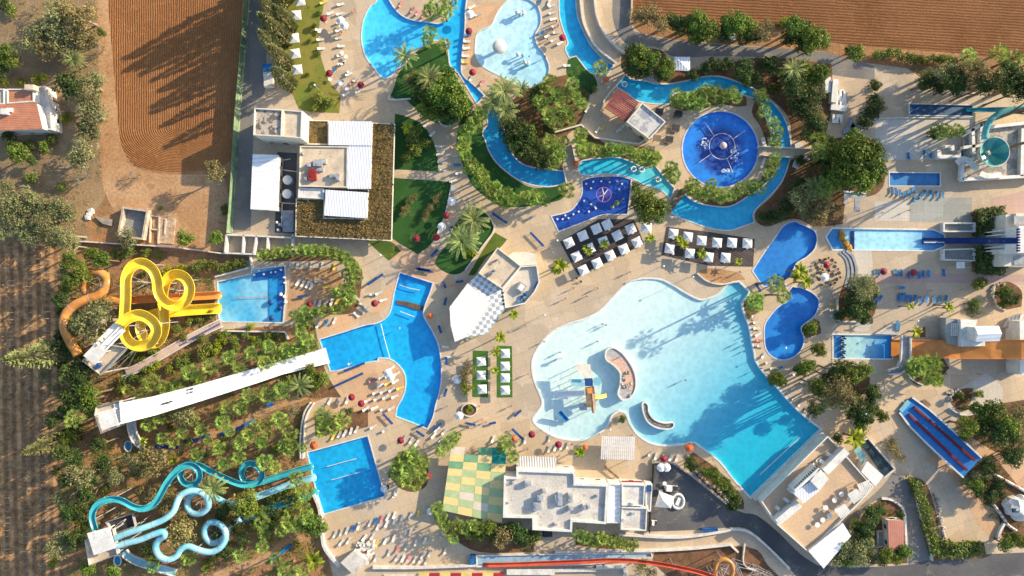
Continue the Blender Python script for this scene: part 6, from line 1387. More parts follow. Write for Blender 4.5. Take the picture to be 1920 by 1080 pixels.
island('small crescent white-rimmed island in the wave pool', '1204,757 1211,753 1217,760 1218,772 1227,785 1245,792 1261,791 1266,796 1262,803 1250,806 1231,803 1215,793 1206,776', mat('grey_rubble', (.20, .19, .18), (.12, .115, .11), .5, .9, .3, 2, c3=(.34, .3, .27)), .9)
# ---------------------------------------------------------------- small furniture prototypes
def proto(key, name, parts):
    """one part: the object itself is the mesh; more: an Empty with named parts"""
    if len(parts) == 1:
        o = parts[0][1].build(name, parts[0][2], None, local=True)
    else:
        o = bpy.data.objects.new(name, None); C.objects.link(o)
        for nm, b, m in parts:
            c = b.build(nm, m, o, local=True); c.parent = o
    PROTO[key] = o
def octa(m, r=.95, h=2.25, rise=.45, n=8, val=True):
    b = MB(); V = [(0, 0, h+rise)]+[(r*math.cos(2*math.pi*i/n), r*math.sin(2*math.pi*i/n), h) for i in range(n)]+[(r*math.cos(2*math.pi*i/n), r*math.sin(2*math.pi*i/n), h-.14) for i in range(n)]
    F = [[0, 1+i, 1+(i+1) % n] for i in range(n)]+[[1+i, 1+n+i, 1+n+(i+1) % n, 1+(i+1) % n] for i in range(n)]; b.add(V, F); return b
def pole(h=2.4): b = MB(); b.cyl(0, 0, .08, h, .035, n=6); return b
def foot(): b = MB(); b.cyl(0, 0, 0, .1, .28, n=10); return b
proto('pr', 'parasol', [('canopy', octa(0), M['red']), ('pole', pole(), M['wood']), ('base', foot(), M['coping'])])
proto('pw', 'parasol', [('canopy', octa(0, 1.15), M['canvas']), ('pole', pole(), M['wood']), ('base', foot(), M['coping'])])
proto('po', 'parasol', [('canopy', octa(0, 1.1), M['orangecanvas']), ('pole', pole(), M['wood']), ('base', foot(), M['coping'])])
b = MB(); r_ = 1.22
V = [(0, 0, 3.0)]+[(a*r_, c_*r_, 2.45) for a, c_ in ((-1, -1), (1, -1), (1, 1), (-1, 1))]+[(a*r_, c_*r_, 2.27) for a, c_ in ((-1, -1), (1, -1), (1, 1), (-1, 1))]
b.add(V, [[0, 1+i, 1+(i+1) % 4] for i in range(4)]+[[1+i, 5+i, 5+(i+1) % 4, 1+(i+1) % 4] for i in range(4)])
f2 = MB(); f2.box(0, 0, 0, .8, .8, .1)
proto('sq', 'square_parasol', [('canopy', b, M['canvas']), ('pole', pole(2.8), M['steel']), ('base', f2, M['grey'])])
def lounger(cushion):
    b = MB(); b.box(.25, 0, .28, 1.3, .62, .07)
    b.beam((-.38, 0, .32), (-.98, 0, .68), .62, .07)
    for x in (-.35, .8):
        for y in (-.27, .27): b.box(x, y, 0, .06, .06, .3)
    return b
M['lounge'] = mat('lounger_fabric', (.58, .56, .52), (.50, .48, .45), 1, .8, .05, 3, rnd=.3)
for k, m in (('lw', 'lounge'), ('lb', 'bluemesh'), ('ly', 'yl'), ('lp', 'pk')):
    mm = M.get(m) or (mat('yellow_towel', (.70, .50, .10)) if m == 'yl' else mat('pink_towel', (.60, .22, .22), rnd=.3)); proto(k, 'sun_lounger', [('x', lounger(0), mm)])
b = MB(); b.cyl(0, 0, .68, .73, .55, n=14); b.cyl(0, 0, 0, .68, .05, n=6); b.cyl(0, 0, 0, .05, .3, n=10)
c1 = []
proto('tb', 'round_table', [('x', b, M['canvas'])]); b = MB(); b.cyl(0, 0, .68, .73, .55, n=14); b.cyl(0, 0, 0, .68, .05, n=6); b.cyl(0, 0, 0, .05, .3, n=10); proto('td', 'round_table', [('x', b, M['dark'])])
def chair(): b = MB(); b.box(0, 0, .4, .45, .45, .05); b.box(-.22, 0, .42, .05, .45, .45); [b.box(x, y, 0, .05, .05, .4) for x in (-.19, .19) for y in (-.19, .19)]; return b
proto('cw', 'chair', [('x', chair(), M['canvas'])]); proto('cd', 'chair', [('x', chair(), M['dark'])])
b = MB(); b.cyl(0, 0, 0, .12, .09, n=6)
proto('jet', 'water_jet', [('x', b, M['canvas'])])
b = MB(); n = 20; m_ = 8
V = [((.62+.2*math.cos(j*2*math.pi/m_))*math.cos(i*2*math.pi/n), (.62+.2*math.cos(j*2*math.pi/m_))*math.sin(i*2*math.pi/n), .05+.2*math.sin(j*2*math.pi/m_)) for i in range(n) for j in range(m_)]
b.add(V, [[i*m_+j, ((i+1) % n)*m_+j, ((i+1) % n)*m_+(j+1) % m_, i*m_+(j+1) % m_] for i in range(n) for j in range(m_)]); proto('ring', 'swim_ring', [('x', b, M['canvas'])])
# people: one skinned body
def person(key, pose, shirt):
    J = dict(pel=(0, 0, .95), che=(0, 0, 1.32), nek=(0, 0, 1.5), hed=(0, .02, 1.66), ls=(-.18, 0, 1.42), rs=(.18, 0, 1.42), lh=(-.1, 0, .92), rh=(.1, 0, .92))
    if pose == 'stand': J.update(le=(-.26, 0, 1.15), lw=(-.28, .06, .9), re=(.26, 0, 1.15), rw=(.28, .06, .9), lk=(-.11, .02, .5), la=(-.12, 0, .08), lt=(-.12, .14, .04), rk=(.11, .02, .5), ra=(.12, 0, .08), rt=(.12, .14, .04))
    if pose == 'walk': J.update(le=(-.24, .1, 1.16), lw=(-.24, .28, 1.0), re=(.24, -.12, 1.17), rw=(.26, -.2, .93), lk=(-.1, -.02, .5), la=(-.11, -.3, .12), lt=(-.11, -.2, .04), rk=(.1, .2, .52), ra=(.1, .25, .1), rt=(.1, .39, .05))
    E = [('pel', 'che'), ('che', 'nek'), ('nek', 'hed'), ('che', 'ls'), ('che', 'rs'), ('ls', 'le'), ('le', 'lw'), ('rs', 're'), ('re', 'rw'), ('pel', 'lh'), ('pel', 'rh'), ('lh', 'lk'), ('lk', 'la'), ('la', 'lt'), ('rh', 'rk'), ('rk', 'ra'), ('ra', 'rt')]
    rad = dict(pel=.14, che=.145, nek=.055, hed=.105, ls=.065, rs=.065, le=.045, re=.045, lw=.03, rw=.03, lh=.095, rh=.095, lk=.058, rk=.058, la=.038, ra=.038, lt=.03, rt=.03)
    ks = list(J); me = bpy.data.meshes.new('body_cage'); me.from_pydata([J[k] for k in ks], [(ks.index(a), ks.index(c)) for a, c in E], [])
    o = bpy.data.objects.new('tmp', me); C.objects.link(o); md = o.modifiers.new('s', 'SKIN'); o.modifiers.new('d', 'SUBSURF').levels = 1
    for i, k in enumerate(ks): me.skin_vertices[0].data[i].radius = (rad[k], rad[k]*(.8 if k in ('che', 'pel') else 1)); me.skin_vertices[0].data[i].use_root = (k == 'pel')
    dg = bpy.context.evaluated_depsgraph_get(); m2 = bpy.data.meshes.new_from_object(o.evaluated_get(dg)); bpy.data.objects.remove(o)
    m2.materials.clear(); m2.materials.append(M['skin'])
    body = bpy.data.objects.new('person', m2); C.objects.link(body); PROTO[key] = body
    b = MB(); b.blob(0, 0, 1.69, .118, .12, 10, 6); h = b.build('hair', M['dark'], body, local=True); h.parent = body
    b = MB(); b.tube([(0, 0, .78), (0, 0, .95), (0, 0, 1.05)], [.2, .185, .15], 10); s = b.build('shorts', shirt, body, local=True); s.parent = body
person('ps', 'stand', mat('dark_swimwear', (.03, .05, .15), rnd=.3)); person('pk', 'walk', mat('red_swimwear', (.35, .04, .05), rnd=.3)); person('pt', 'stand', mat('pale_swimwear', (.6, .6, .62), rnd=.1))
for _o in list(bpy.data.objects):
    if _o.name.startswith('tmp'): bpy.data.objects.remove(_o)
def put(key, pts, head, where, cat, rz=None, jit=.06, z=0.0, s=1.0, group=None):
    for q in pts.split():
        v = [float(t) for t in q.split(',')]; a = P(v[0], v[1], z)
        ang = R(v[2]) if len(v) > 2 else (R(rz) if rz is not None else random.uniform(0, 6.28))
        rep(clone(key, (a[0], a[1], 0), ang+random.uniform(-jit, jit), s), head, where, cat, group)
# square white parasols
g = dict(head='square white parasol', cat='parasol', z=2.6)
put('sq', '562,1 555,28 551,71 553,100 557,130', where='on the green lawn', rz=8, **g)
put('sq', '1067,455 1093,442 1118.5,429 1139,421 1183,429 1158,441.5 1132,453 1106,466 1081.5,481 1195,454 1170,467 1144.5,479 1120,493.5 1094,506.5', where='on the left timber deck', rz=24, **g)
put('sq', '1212,427', where='under the dark tree between decks', rz=-8, s=1.1, **g)
put('sq', '1263,438 1290,444 1316,451 1345,455 1373,455 1402,456 1256,466 1294,475 1329,482 1361,483', where='on the right timber deck', rz=-6, **g)
put('sq', '902,678 902,704 904,730', where='on the left turf strip', rz=2, s=.95, **g)
put('sq', '947,663 947,687 947,709 947,732', where='on the right turf strip', rz=2, s=.95, **g)
g = dict(cat='parasol', z=2.4)
put('pr', '606,34 617,137 676,159', 'dark red parasol', 'around the fan shaped pool', **g)
put('pr', '879,58 886,135 1055,70', 'dark red parasol', 'around the toddler pool', **g)
put('pr', '837,404 818,445 781,447', 'dark red parasol', 'on the promenade by the lawns', **g)
put('pr', '702,569 580,571', 'dark red parasol', 'left of the hooked landing pool', **g)
put('pr', '659,745 677,757 751,826 803,893', 'dark red parasol', 'above and beside the square pool', **g)
put('pr', '997,815 1047,834 1245,861', 'dark red parasol', 'along the lower wave pool shore', **g)
put('pr', '1551,497', 'dark red parasol', 'among dark cafe tables at right', **g)
put('pr', '1658,509 1714,511', 'dark red parasol', 'among the blue loungers at right', **g)
put('po', '588,836', 'orange parasol', 'at the corner of the square pool', **g)
put('po', '1098,840 964,824', 'orange parasol', 'near the white slatted canopy', s=.7, **g)
put('po', '1137,147 1080,306 1046,265', 'orange lifeguard parasol', 'by the river bridges', s=.75, **g)
put('po', '806,593', 'orange parasol', 'on the shore of hooked pool', s=.75, **g)
put('pw', '847,377 828,425', 'round white parasol', 'on the promenade by the lawns', **g)
put('pw', '732,708 727,700', 'round white parasol', 'inside the bend of hooked pool', **g)
put('pw', '857,712 861,780', 'round white parasol', 'left of the turf strips', **g)
put('pw', '1547,520', 'round white parasol', 'among dark cafe tables at right', **g)
put('pw', '881,26 638,38 645,47', 'round white parasol', 'near the top edge', **g)
put('pw', '806,961 719,918', 'round white parasol', 'below the square pool', s=.8, **g)
put('pw', '1240,877 1250,877', 'round white parasol', 'on the asphalt yard', **g)
put('po', '1292,839', 'faded red tent parasol', 'at the lower wave pool shore', s=1.1, **g)
# loungers
def row(key, s_, n, head, where, rz, jit=.12, gap=.08, cat='sun lounger'):
    a, c_ = px(s_); n = max(1, round(n*.52))
    for k in range(n):
        t = k/(max(1, n-1)); x = a[0]+(c_[0]-a[0])*t+random.uniform(-1, 1); y = a[1]+(c_[1]-a[1])*t+random.uniform(-1, 1)
        if random.random() < gap: continue
        q = P(x, y)
        if any(inside(q[0]+u, q[1]+v, pp) for pp in ALLP for u, v in ((0, 0), (1, 0), (-1, 0), (0, 1), (0, -1))): continue
        rep(clone(key if random.random() > .12 or key != 'lw' else random.choice(['ly', 'lp', 'lb']), (q[0], q[1], 0), R(rz)+random.uniform(-jit, jit)), head, where, cat)
W = 'sun lounger'
row('lw', '598,40 603,92', 8, W, 'left of the fan shaped pool', 10); row('lw', '640,10 636,58', 7, W, 'left of the fan shaped pool', 20); row('lw', '636,72 640,120', 8, W, 'left of the fan shaped pool', 15); row('lw', '645,118 668,150', 6, W, 'left of the fan shaped pool', 35); row('lw', '615,112 650,176', 8, W, 'left of the fan shaped pool', 35); row('lw', '655,140 672,172', 5, W, 'left of the fan shaped pool', 30)
row('lw', '607,5 620,25', 3, W, 'left of the fan shaped pool', 20)
row('lp', '752,8 795,30', 9, W, 'at the top pool island', 60); row('lw', '768,106 800,86', 8, W, 'along the tree lawn edge', 60); row('ly', '735,142 760,120', 5, W, 'along the tree lawn edge', 60)
row('lw', '877,66 872,118', 9, W, 'left of the toddler pool', 5); row('lw', '885,15 905,40', 5, W, 'left of the toddler pool', 30); row('lw', '884,148 905,155', 4, W, 'left of the toddler pool', 60)
row('lw', '1012,5 1048,8', 5, W, 'right of the toddler pool', 70); row('lw', '1034,12 1042,62', 9, W, 'right of the toddler pool', 15); row('lw', '1015,62 1050,82', 7, W, 'right of the toddler pool', 30); row('lw', '1050,118 1064,124', 3, W, 'right of the toddler pool', 0); row('lw', '1020,110 1034,120', 3, W, 'right of the toddler pool', 30)
row('lw', '822,275 830,320', 8, W, 'on the shaded lawn promenade', 5); row('lw', '852,278 862,325', 8, W, 'on the shaded lawn promenade', 5); row('lw', '850,340 855,372', 6, W, 'on the shaded lawn promenade', 10); row('lw', '800,235 812,252', 4, W, 'on the shaded lawn promenade', 40)
row('lw', '545,496 585,497', 8, W, 'inside the curved palm hedge', 80); row('lw', '605,497 628,499', 4, W, 'inside the curved palm hedge', 80); row('lw', '560,530 585,536', 7, W, 'inside the curved palm hedge', 70); row('lw', '598,528 612,538', 4, W, 'inside the curved palm hedge', 10); row('lw', '590,570 632,565', 9, W, 'inside the curved palm hedge', 70)
row('lw', '598,608 628,600', 6, W, 'on the sand-coloured shore below hedge', 60); row('lw', '669,590 688,578', 5, W, 'on the sand-coloured shore below hedge', -45); row('lw', '670,560 682,572', 4, W, 'on the sand-coloured shore below hedge', -30); row('lw', '712,550 728,575', 5, W, 'on the sand-coloured shore below hedge', 20); row('lw', '700,552 712,556', 2, W, 'on the sand-coloured shore below hedge', 0)
row('lw', '700,712 745,700', 8, W, 'inside the bend of hooked pool', 30); row('lw', '715,722 755,712', 7, W, 'inside the bend of hooked pool', 30); row('lw', '705,735 750,728', 7, W, 'inside the bend of hooked pool', 30); row('lw', '690,750 742,742', 8, W, 'inside the bend of hooked pool', 30); row('lw', '686,765 735,765', 7, W, 'inside the bend of hooked pool', 30); row('lw', '735,690 752,700', 3, W, 'inside the bend of hooked pool', 30)
row('lw', '620,752 652,750', 6, W, 'above the square pool', 70); row('lw', '625,818 670,805', 9, W, 'above the square pool', 70); row('lw', '700,800 745,815', 6, W, 'above the square pool', 30); row('lw', '760,820 782,830', 5, W, 'above the square pool', 60); row('lw', '793,790 833,810', 8, W, 'right of the hooked pool tip', 45); row('lw', '800,808 828,825', 5, W, 'right of the hooked pool tip', 45)
row('lw', '628,1000 740,965', 22, W, 'below the square pool', 70, gap=.05); row('lw', '640,1015 700,1005', 9, W, 'below the square pool', 60); row('lw', '710,985 800,955', 14, W, 'below the square pool', 70, gap=.2); row('lw', '708,1018 800,985', 14, W, 'below the square pool', 70, gap=.3); row('lw', '730,1035 830,1000', 14, W, 'below the square pool', 70, gap=.3); row('lw', '745,1045 800,1050', 12, W, 'below the square pool', 60); row('lw', '675,1018 705,1045', 10, W, 'below the square pool', 40, .5, 0); row('lw', '792,1040 835,1032', 7, W, 'below the square pool', 70)
row('lw', '715,905 740,925', 6, W, 'beside the big palm clump', 70); row('lw', '728,915 745,922', 4, W, 'beside the big palm clump', 70)
row('lw', '835,650 850,690', 5, W, 'right of the hooked pool shore', 0, gap=.3); row('lw', '770,785 780,790', 2, W, 'right of the hooked pool tip', 0)
row('lw', '985,825 1030,822', 8, W, 'along the lower wave pool shore', 75); row('lw', '1030,842 1065,835', 7, W, 'along the lower wave pool shore', 70); row('lw', '895,822 925,822', 4, W, 'along the lower wave pool shore', 70); row('lw', '1200,840 1220,850', 4, W, 'along the lower wave pool shore', 30); row('lw', '1230,855 1270,858', 7, W, 'along the lower wave pool shore', 70)
row('lw', '1263,408 1372,436', 13, W, 'below the river by right deck', 0, gap=0); row('lw', '1380,432 1412,420', 4, W, 'below the river by right deck', 20)
row('lw', '1414,592 1425,650', 12, W, 'on the narrow strip by wave pool', 0, .5); row('lw', '1424,655 1448,690', 8, W, 'on the narrow strip by wave pool', 30, .5); row('lw', '1440,665 1460,690', 4, W, 'on the narrow strip by wave pool', 30)
row('lw', '1480,735 1530,790', 12, W, 'right of the wave pool deep end', 45, .5); row('lw', '1490,700 1540,745', 8, W, 'right of the wave pool deep end', 45, .5)
row('lw', '1560,560 1561,592', 7, W, 'left of the dark bush bed', 0, .05, 0)
row('lw', '1100,205 1130,240', 3, W, 'on the terrace left of hut', 55, gap=0); row('lw', '1120,245 1165,240', 3, W, 'on the terrace left of hut', 50, gap=0); row('lw', '1160,244 1172,230', 2, W, 'on the terrace left of hut', 50)
B_ = 'blue mesh sun lounger'
row('lb', '1672,356 1686,362', 5, B_, 'below the small rectangular pool', 90); row('lb', '1695,366 1712,356', 5, B_, 'below the small rectangular pool', 80); row('lb', '1716,372 1726,366', 3, B_, 'below the small rectangular pool', 60); row('lb', '1733,363 1766,365', 8, B_, 'below the small rectangular pool', 80, gap=0)
row('lb', '1694,291 1702,293', 3, B_, 'above the small rectangular pool', 90); row('lb', '1732,288 1744,290', 4, B_, 'above the small rectangular pool', 90)
row('lb', '1642,510 1652,510', 4, B_, 'in the upper row at right', 90); row('lb', '1679,511 1688,511', 3, B_, 'in the upper row at right', 90); row('lb', '1703,516 1740,513', 10, B_, 'in the upper row at right', 80, gap=0); row('lb', '1755,509 1768,511', 4, B_, 'in the upper row at right', 90)
row('lb', '1640,564 1660,556', 5, B_, 'in the lower row at right', 60); row('lb', '1684,560 1690,558', 3, B_, 'in the lower row at right', 90); row('lb', '1688,538 1690,550', 3, B_, 'in the lower row at right', 0); row('lb', '1698,559 1714,560', 5, B_, 'in the lower row at right', 80); row('lb', '1725,562 1736,562', 4, B_, 'in the lower row at right', 80); row('lb', '1750,562 1772,560', 6, B_, 'in the lower row at right', 85, gap=0)
row('lb', '976,560 1005,535', 7, B_, 'behind the octagonal terrace', 60)
def lift(where, z):
    for k, L in REP.items():
        if k[1] == where:
            for o in L: o.location.z = z
lift('behind the octagonal terrace', 3.14)
for k in list(REP):
    if k[1] == 'behind the octagonal terrace': REP[(k[0], 'on the octagonal roof terrace')] = REP.pop(k)
row('lw', '640,88 642,96', 1, W, 'left of the fan shaped pool', 0, gap=0)
# tables on decks and cafe
put('td', '1540,492 1558,488 1563,500 1536,512 1558,514 1534,524 1548,530 1566,524 1571,512 1530,502', 'small dark cafe table', 'around the two cafe parasols', 'table', s=.9)
put('cd', '1535,488 1545,486 1552,484 1565,492 1570,505 1566,515 1552,508 1541,506 1530,512 1530,520 1540,534 1556,534 1563,530 1574,520 1528,496 1545,500', 'dark chair', 'around the two cafe parasols', 'chair', s=1.1)
put('tb', '1068,462 1090,450 1118,438 1142,430 1186,437 1098,474 1148,487 1122,502 1175,475 1199,462', 'small white side table', 'on the left timber deck', 'table', s=.55)
put('tb', '1262,447 1290,453 1345,464 1373,464 1400,465 1262,476 1293,483 1327,490 1358,491', 'small white side table', 'on the right timber deck', 'table', s=.55)
put('cd', '1115,503 1139,490 1164,477 1190,463 1081,522 1089,528', 'dark lamp stool', 'along the left deck edge', 'stool', s=1.1)
put('tb', '620,150 640,158 652,168 600,60 640,50 642,100 650,108', 'white round table', 'left of the fan shaped pool', 'table')
put('tb', '910,678 910,704 911,730 955,663 955,687 955,709 955,732', 'small white side table', 'on the turf strips', 'table', s=.5)
put('tb', '1245,905 1248,912 1238,920', 'white plastic table', 'on the asphalt yard', 'table')
# dark slatted benches near the hut
for (x, y), lab in (((1236, 209), 'upper dark daybed between hut and circular pool'), ((1272, 213), 'dark daybed right of the hut near palms'), ((1267, 240), 'small dark daybed left of the circular pool'), ((1255, 261), 'lower dark daybed left of the circular pool')):
    r = thing('daybed', lab, 'daybed', x, y, 'dark daybeds by the circular pool'); a = P(x, y, 1.8); b = MB(); b.box(a[0], a[1], 1.9, 2.0, 1.6, .08, -.15); b.build('shade_roof', M['dark'], r)
    b = MB(); b.box(a[0], a[1], .3, 1.9, 1.4, .2, -.15); b.build('mattress', M['wood'], r)
    for u, v in ((-.9, -.7), (.9, -.7), (.9, .7), (-.9, .7)): b = MB(); b.cyl(a[0]+u, a[1]+v, 0, 1.9, .05, n=6); b.build('post', M['dark'], r)
# long blue benches
BL = '923,400,951,419 994,436,1019,462 809,481,821,468 780,503,807,507 843,434,848,425 559,557,579,553 690,534,719,514 831,527,836,540 855,529,869,527 834,572,837,558 823,610,828,624 837,668,838,684 833,743,838,728 719,775,737,794 781,807,796,817 813,806,828,792 873,792,892,796 917,794,930,791 964,780,977,768 960,803,981,823 1415,531,1424,547 646,695,685,680 628,724,682,699 784,505,812,510 784,800,795,795'
i = 0
for q in BL.split():
    x0, y0, x1, y1 = [float(t) for t in q.split(',')]; A = P3(x0, y0); B2 = P3(x1, y1); r = bpy.data.objects.new('bench', None); C.objects.link(r); r.location = (A+B2)/2
    rep(r, 'long dark blue bench', 'on the central promenade paving', 'bench', 'long blue benches on the promenade')
    b = MB(); up = Vector((0, 0, .75)); b.beam(A+up, B2+up, .62, .1); b.build('seat', M['blue'], r)
    for t in (.1, .5, .9):
        c_ = A.lerp(B2, t); b = MB(); b.cyl(c_.x, c_.y, 0, .7, .07, n=6); b.build('leg', M['grey'], r)
for (x0, y0, x1, y1) in ((990, 411, 1005, 404), (1133, 874, 1159, 895)):
    A = P3(x0, y0); B2 = P3(x1, y1); r = bpy.data.objects.new('bench', None); C.objects.link(r); r.location = (A+B2)/2; tag(r, 'grey bench on the promenade near navy splash pad' if x0 < 1000 else 'long brown bench above the cream building', 'bench')
    b = MB(); b.beam(A+Vector((0, 0, .7)), B2+Vector((0, 0, .7)), .6, .1); b.build('seat', M['grey'] if x0 < 1000 else M['wood'], r)
    for t in (.1, .9): c_ = A.lerp(B2, t); b = MB(); b.cyl(c_.x, c_.y, 0, .65, .07, n=6); b.build('leg', M['grey'], r)
# fountains
r = thing('mushroom_fountain', 'white mushroom fountain in the middle of toddler pool', 'fountain', 937, 87); a = P(937, 87, 2.4)
r.location = (a[0], a[1], -.25)
b = MB(); b.cyl(a[0], a[1], -.25, 2.4, .5, .35, 14); b.build('stem', M['paleblue'], r); b = MB(); b.dome(a[0], a[1], 2.3, 1.9, .7, 24); b.build('cap', M['white'], r, True)
b = MB(); b.tube([(a[0]+1.75*math.cos(k*.2618), a[1]+1.75*math.sin(k*.2618), 2.45) for k in range(25)], .14, 6); b.build('cap_rim', M['rooftan'], r)
for lab, cx, cy in (('white water toy cluster at the top of toddler pool', 975, 35), ('white water toy cluster in the lower toddler pool', 981, 113)):
    r = thing('water_toy', lab, 'water toy', cx, cy, 'white water toys in the toddler pool'); a = P(cx, cy); rr = random.Random(cx)
    for k in range(6):
        x = a[0]+rr.uniform(-1.4, 1.4); y = a[1]+rr.uniform(-1.6, 1.6); b = MB(); b.cyl(x, y, -.25, rr.uniform(.8, 1.8), .16, n=8); b.dome(x, y, 1.2, rr.uniform(.35, .7), .35, 12); b.build('spout', M['white'] if k % 3 else M['paleblue'], r)
r = thing('centre_fountain', 'round pool fountain with pink-white ball and radiating pipes', 'fountain', 1356, 273); a = P(1356, 273, 1)
b = MB(); b.blob(a[0], a[1], 1.0, .95, .8, 16, 9); b.build('ball', mat('pinkish_ball', (.68, .50, .50), (.6, .42, .42)), r, True); b = MB(); b.cyl(a[0], a[1], -.6, .6, .4, n=12); b.build('pedestal', M['grey'], r)
b = MB(); b.tube([(a[0]+3.4*math.cos(k*.1963), a[1]+3.4*math.sin(k*.1963), .02) for k in range(33)], .09, 5); b.build('spray_ring', M['white'], r)
for t in (2.2, .6, 3.75, 5.1): b = MB(); b.tube([(a[0]+3.3*math.cos(t), a[1]+3.3*math.sin(t), .05), (a[0]+7.4*math.cos(t), a[1]+7.4*math.sin(t), .05)], .085, 5); b.build('spray_pipe', M['white'], r)
FO = mat('foam', (.66, .74, .80), (.30, .48, .72), 1.5, .9, .3, 5)
for (lab, cx, cy, rx, ry) in (('white foam patch right of the centre fountain', 1377, 287, 1.1, 2.4), ('faint foam patch left of the centre fountain', 1322, 268, 1.0, 1.6), ('small foam patch below the centre fountain', 1361, 320, 1.2, .6)):
    a = P(cx, cy); b = MB(); rr = random.Random(cx)
    for k in range(60):
        t = rr.uniform(0, 6.28); q = math.sqrt(rr.random()); x = a[0]+rx*q*math.cos(t); y = a[1]+ry*q*math.sin(t); s_ = rr.uniform(.05, .2); b.cyl(x, y, -.056, -.045+rr.random()*.01, s_, n=6)
    tag(b.build('foam', FO), kind='stuff', label=lab, cat='foam')
r = thing('spray_umbrella', 'white and magenta spray umbrella in the navy splash pad', 'fountain', 1132, 365); a = P(1132, 365, 2); b = MB(); b.cyl(a[0], a[1], -.15, 2.3, .16, n=8); b.build('mast', M['white'], r)
b = MB(); b.tube([(a[0]+1.9*math.cos(k*.2618), a[1]+1.9*math.sin(k*.2618), 2.0) for k in range(25)], .1, 6); b.build('ring', mat('magenta_paint', (.38, .10, .40)), r)
for k in range(7): t = k*.9; b = MB(); b.tube([(a[0], a[1], 2.3), (a[0]+1.9*math.cos(t), a[1]+1.9*math.sin(t), 2.0)], [.12, .06], 6); b.build('arm', M['white'] if k % 3 else M['red'], r)
put('jet', '1112,341 1157,340 1108,353 1143,342 1095,377 1115,388 1108,383 1104,397 1117,391 1066,409 1055,411 1045,411 1166,345 1161,355 1060,404 1075,402 1085,397 1127,340 1099,345 1150,388', 'small white water jet', 'in the navy splash pad', 'water jet', s=3)
r = thing('turtle_figure', 'low greenish turtle figure in the navy splash pad', 'figure', 1156, 381); a = P(1156, 381); b = MB(); b.dome(a[0], a[1], -.15, .8, .7, 12); b.dome(a[0]-1.2, a[1]-1.0, -.15, .6, .5, 12); b.beam((a[0]+.5, a[1]+.3, .2), (a[0]+1.6, a[1]+1.0, .5), .3, .25); b.beam((a[0]-.6, a[1]-.5, .1), (a[0]-1.2, a[1]-1, .2), .5, .3); b.build('shell', mat('olive_plastic', (.20, .24, .12), (.14, .17, .09)), r); b = MB(); b.blob(a[0]+1.7, a[1]+1.1, .55, .28, .25, 8, 5); b.build('head', M['stone'], r)
r = thing('climb_frame', 'dark small climbing toy at the top of navy splash pad', 'water toy', 1136, 334.5); a = P(1136, 335); b = MB()
for k in range(5): b.beam((a[0]-1+k*.5, a[1]-.3, -.1), (a[0]-.8+k*.5, a[1]+.3, .8), .12, .12)
b.build('frame', M['grey'], r); b = MB(); b.beam((a[0]-1.1, a[1], .8), (a[0]+1.2, a[1], .8), .15, .15); b.build('top_bar', M['wood'], r)
put('ring', '1188,317 1234,337 1203,318', 'pale swim ring', 'floating in the turquoise bay', 'swim ring'); put('ring', '1171,158', 'greenish swim ring', 'floating at the river start', 'swim ring')
for L in (REP[('pale swim ring', 'floating in the turquoise bay')], REP[('greenish swim ring', 'floating at the river start')]):
    for o in L: o.location.z = -.05
# lane ropes
def rope(s_, lab, r_=.09, z=-.03, m='white'):
    b = MB(); b.tube([(x, y, z) for x, y in Q(s_, 0)], r_, 6); tag(b.build('lane_rope', M[m]), lab, 'lane rope')
rope('714,607 722,640 731,672', 'white lane rope across the hooked landing pool'); rope('613,875 668,860', 'upper white lane rope in the square landing pool'); rope('622,900 675,885', 'lower white lane rope in the square landing pool'); rope('748,534 770,541 787,544', 'short white rope in upper hooked pool'); rope('750,584 777,594', 'faint white rope in the middle of hooked pool')
rope('440,559 505,556', 'thin pink rope in the yellow flume pool', .06, m='orangecanvas'); rope('1425,890 1500,820', 'pale floating rope near the wave pool end wall', .1)
ground_ = None
b = MB(); p = Q('744,563 765,566 780,570 797,576 796,582 778,580 762,574 744,570', -.4); b.prism(p, -.69, -.4); tag(b.build('submerged_slab', M['soil']), 'dark band standing in for a shadow across the upper hooked pool', 'step')  # dark slab laid in place of a shadow band under water
b = MB(); p = Q('474.5,513 533,501 533.5,540 531,580 519,582 521,520 474.5,526', -.2); b.prism(p, -.49, -.2); tag(b.build('submerged_ledge', poolmat('ledge_blue', (.01, .14, .42), (.008, .10, .36))), 'dark blue submerged ledge along the yellow flume pool edge', 'ledge')
b = MB(); p = Q('505,522 520,521 529,583 529,602.5 505,602.5', -.2); b.prism(p, -.49, -.25); tag(b.build('submerged_slab', poolmat('step_blue', (.02, .30, .60))), 'mid blue submerged step in the yellow flume pool', 'step')
r = thing('inflatable', 'dark blue inflatable balls at the right end of the yellow flume pool', 'inflatable', 520, 570)
for (x, y, s_) in ((508, 567, .75), (526, 578, .6), (510, 596, .75), (530, 556, .5)): a = P(x, y); b = MB(); b.blob(a[0], a[1], .1, s_, s_*.7, 12, 7); b.build('ball', M['blue'], r, True)
for (x, y) in ((527, 552), (534, 556), (536, 566)): a = P(x, y); b = MB(); b.blob(a[0], a[1], .3, .5, .4, 9, 5, .2); b.build('foam_block', M['canvas'], r)
put('jet', '477,515 486,508 495,514 509,511 517,510 527,506 533,520 534,530', 'small white jet', 'around the dark blue ledge', 'water jet', s=3)
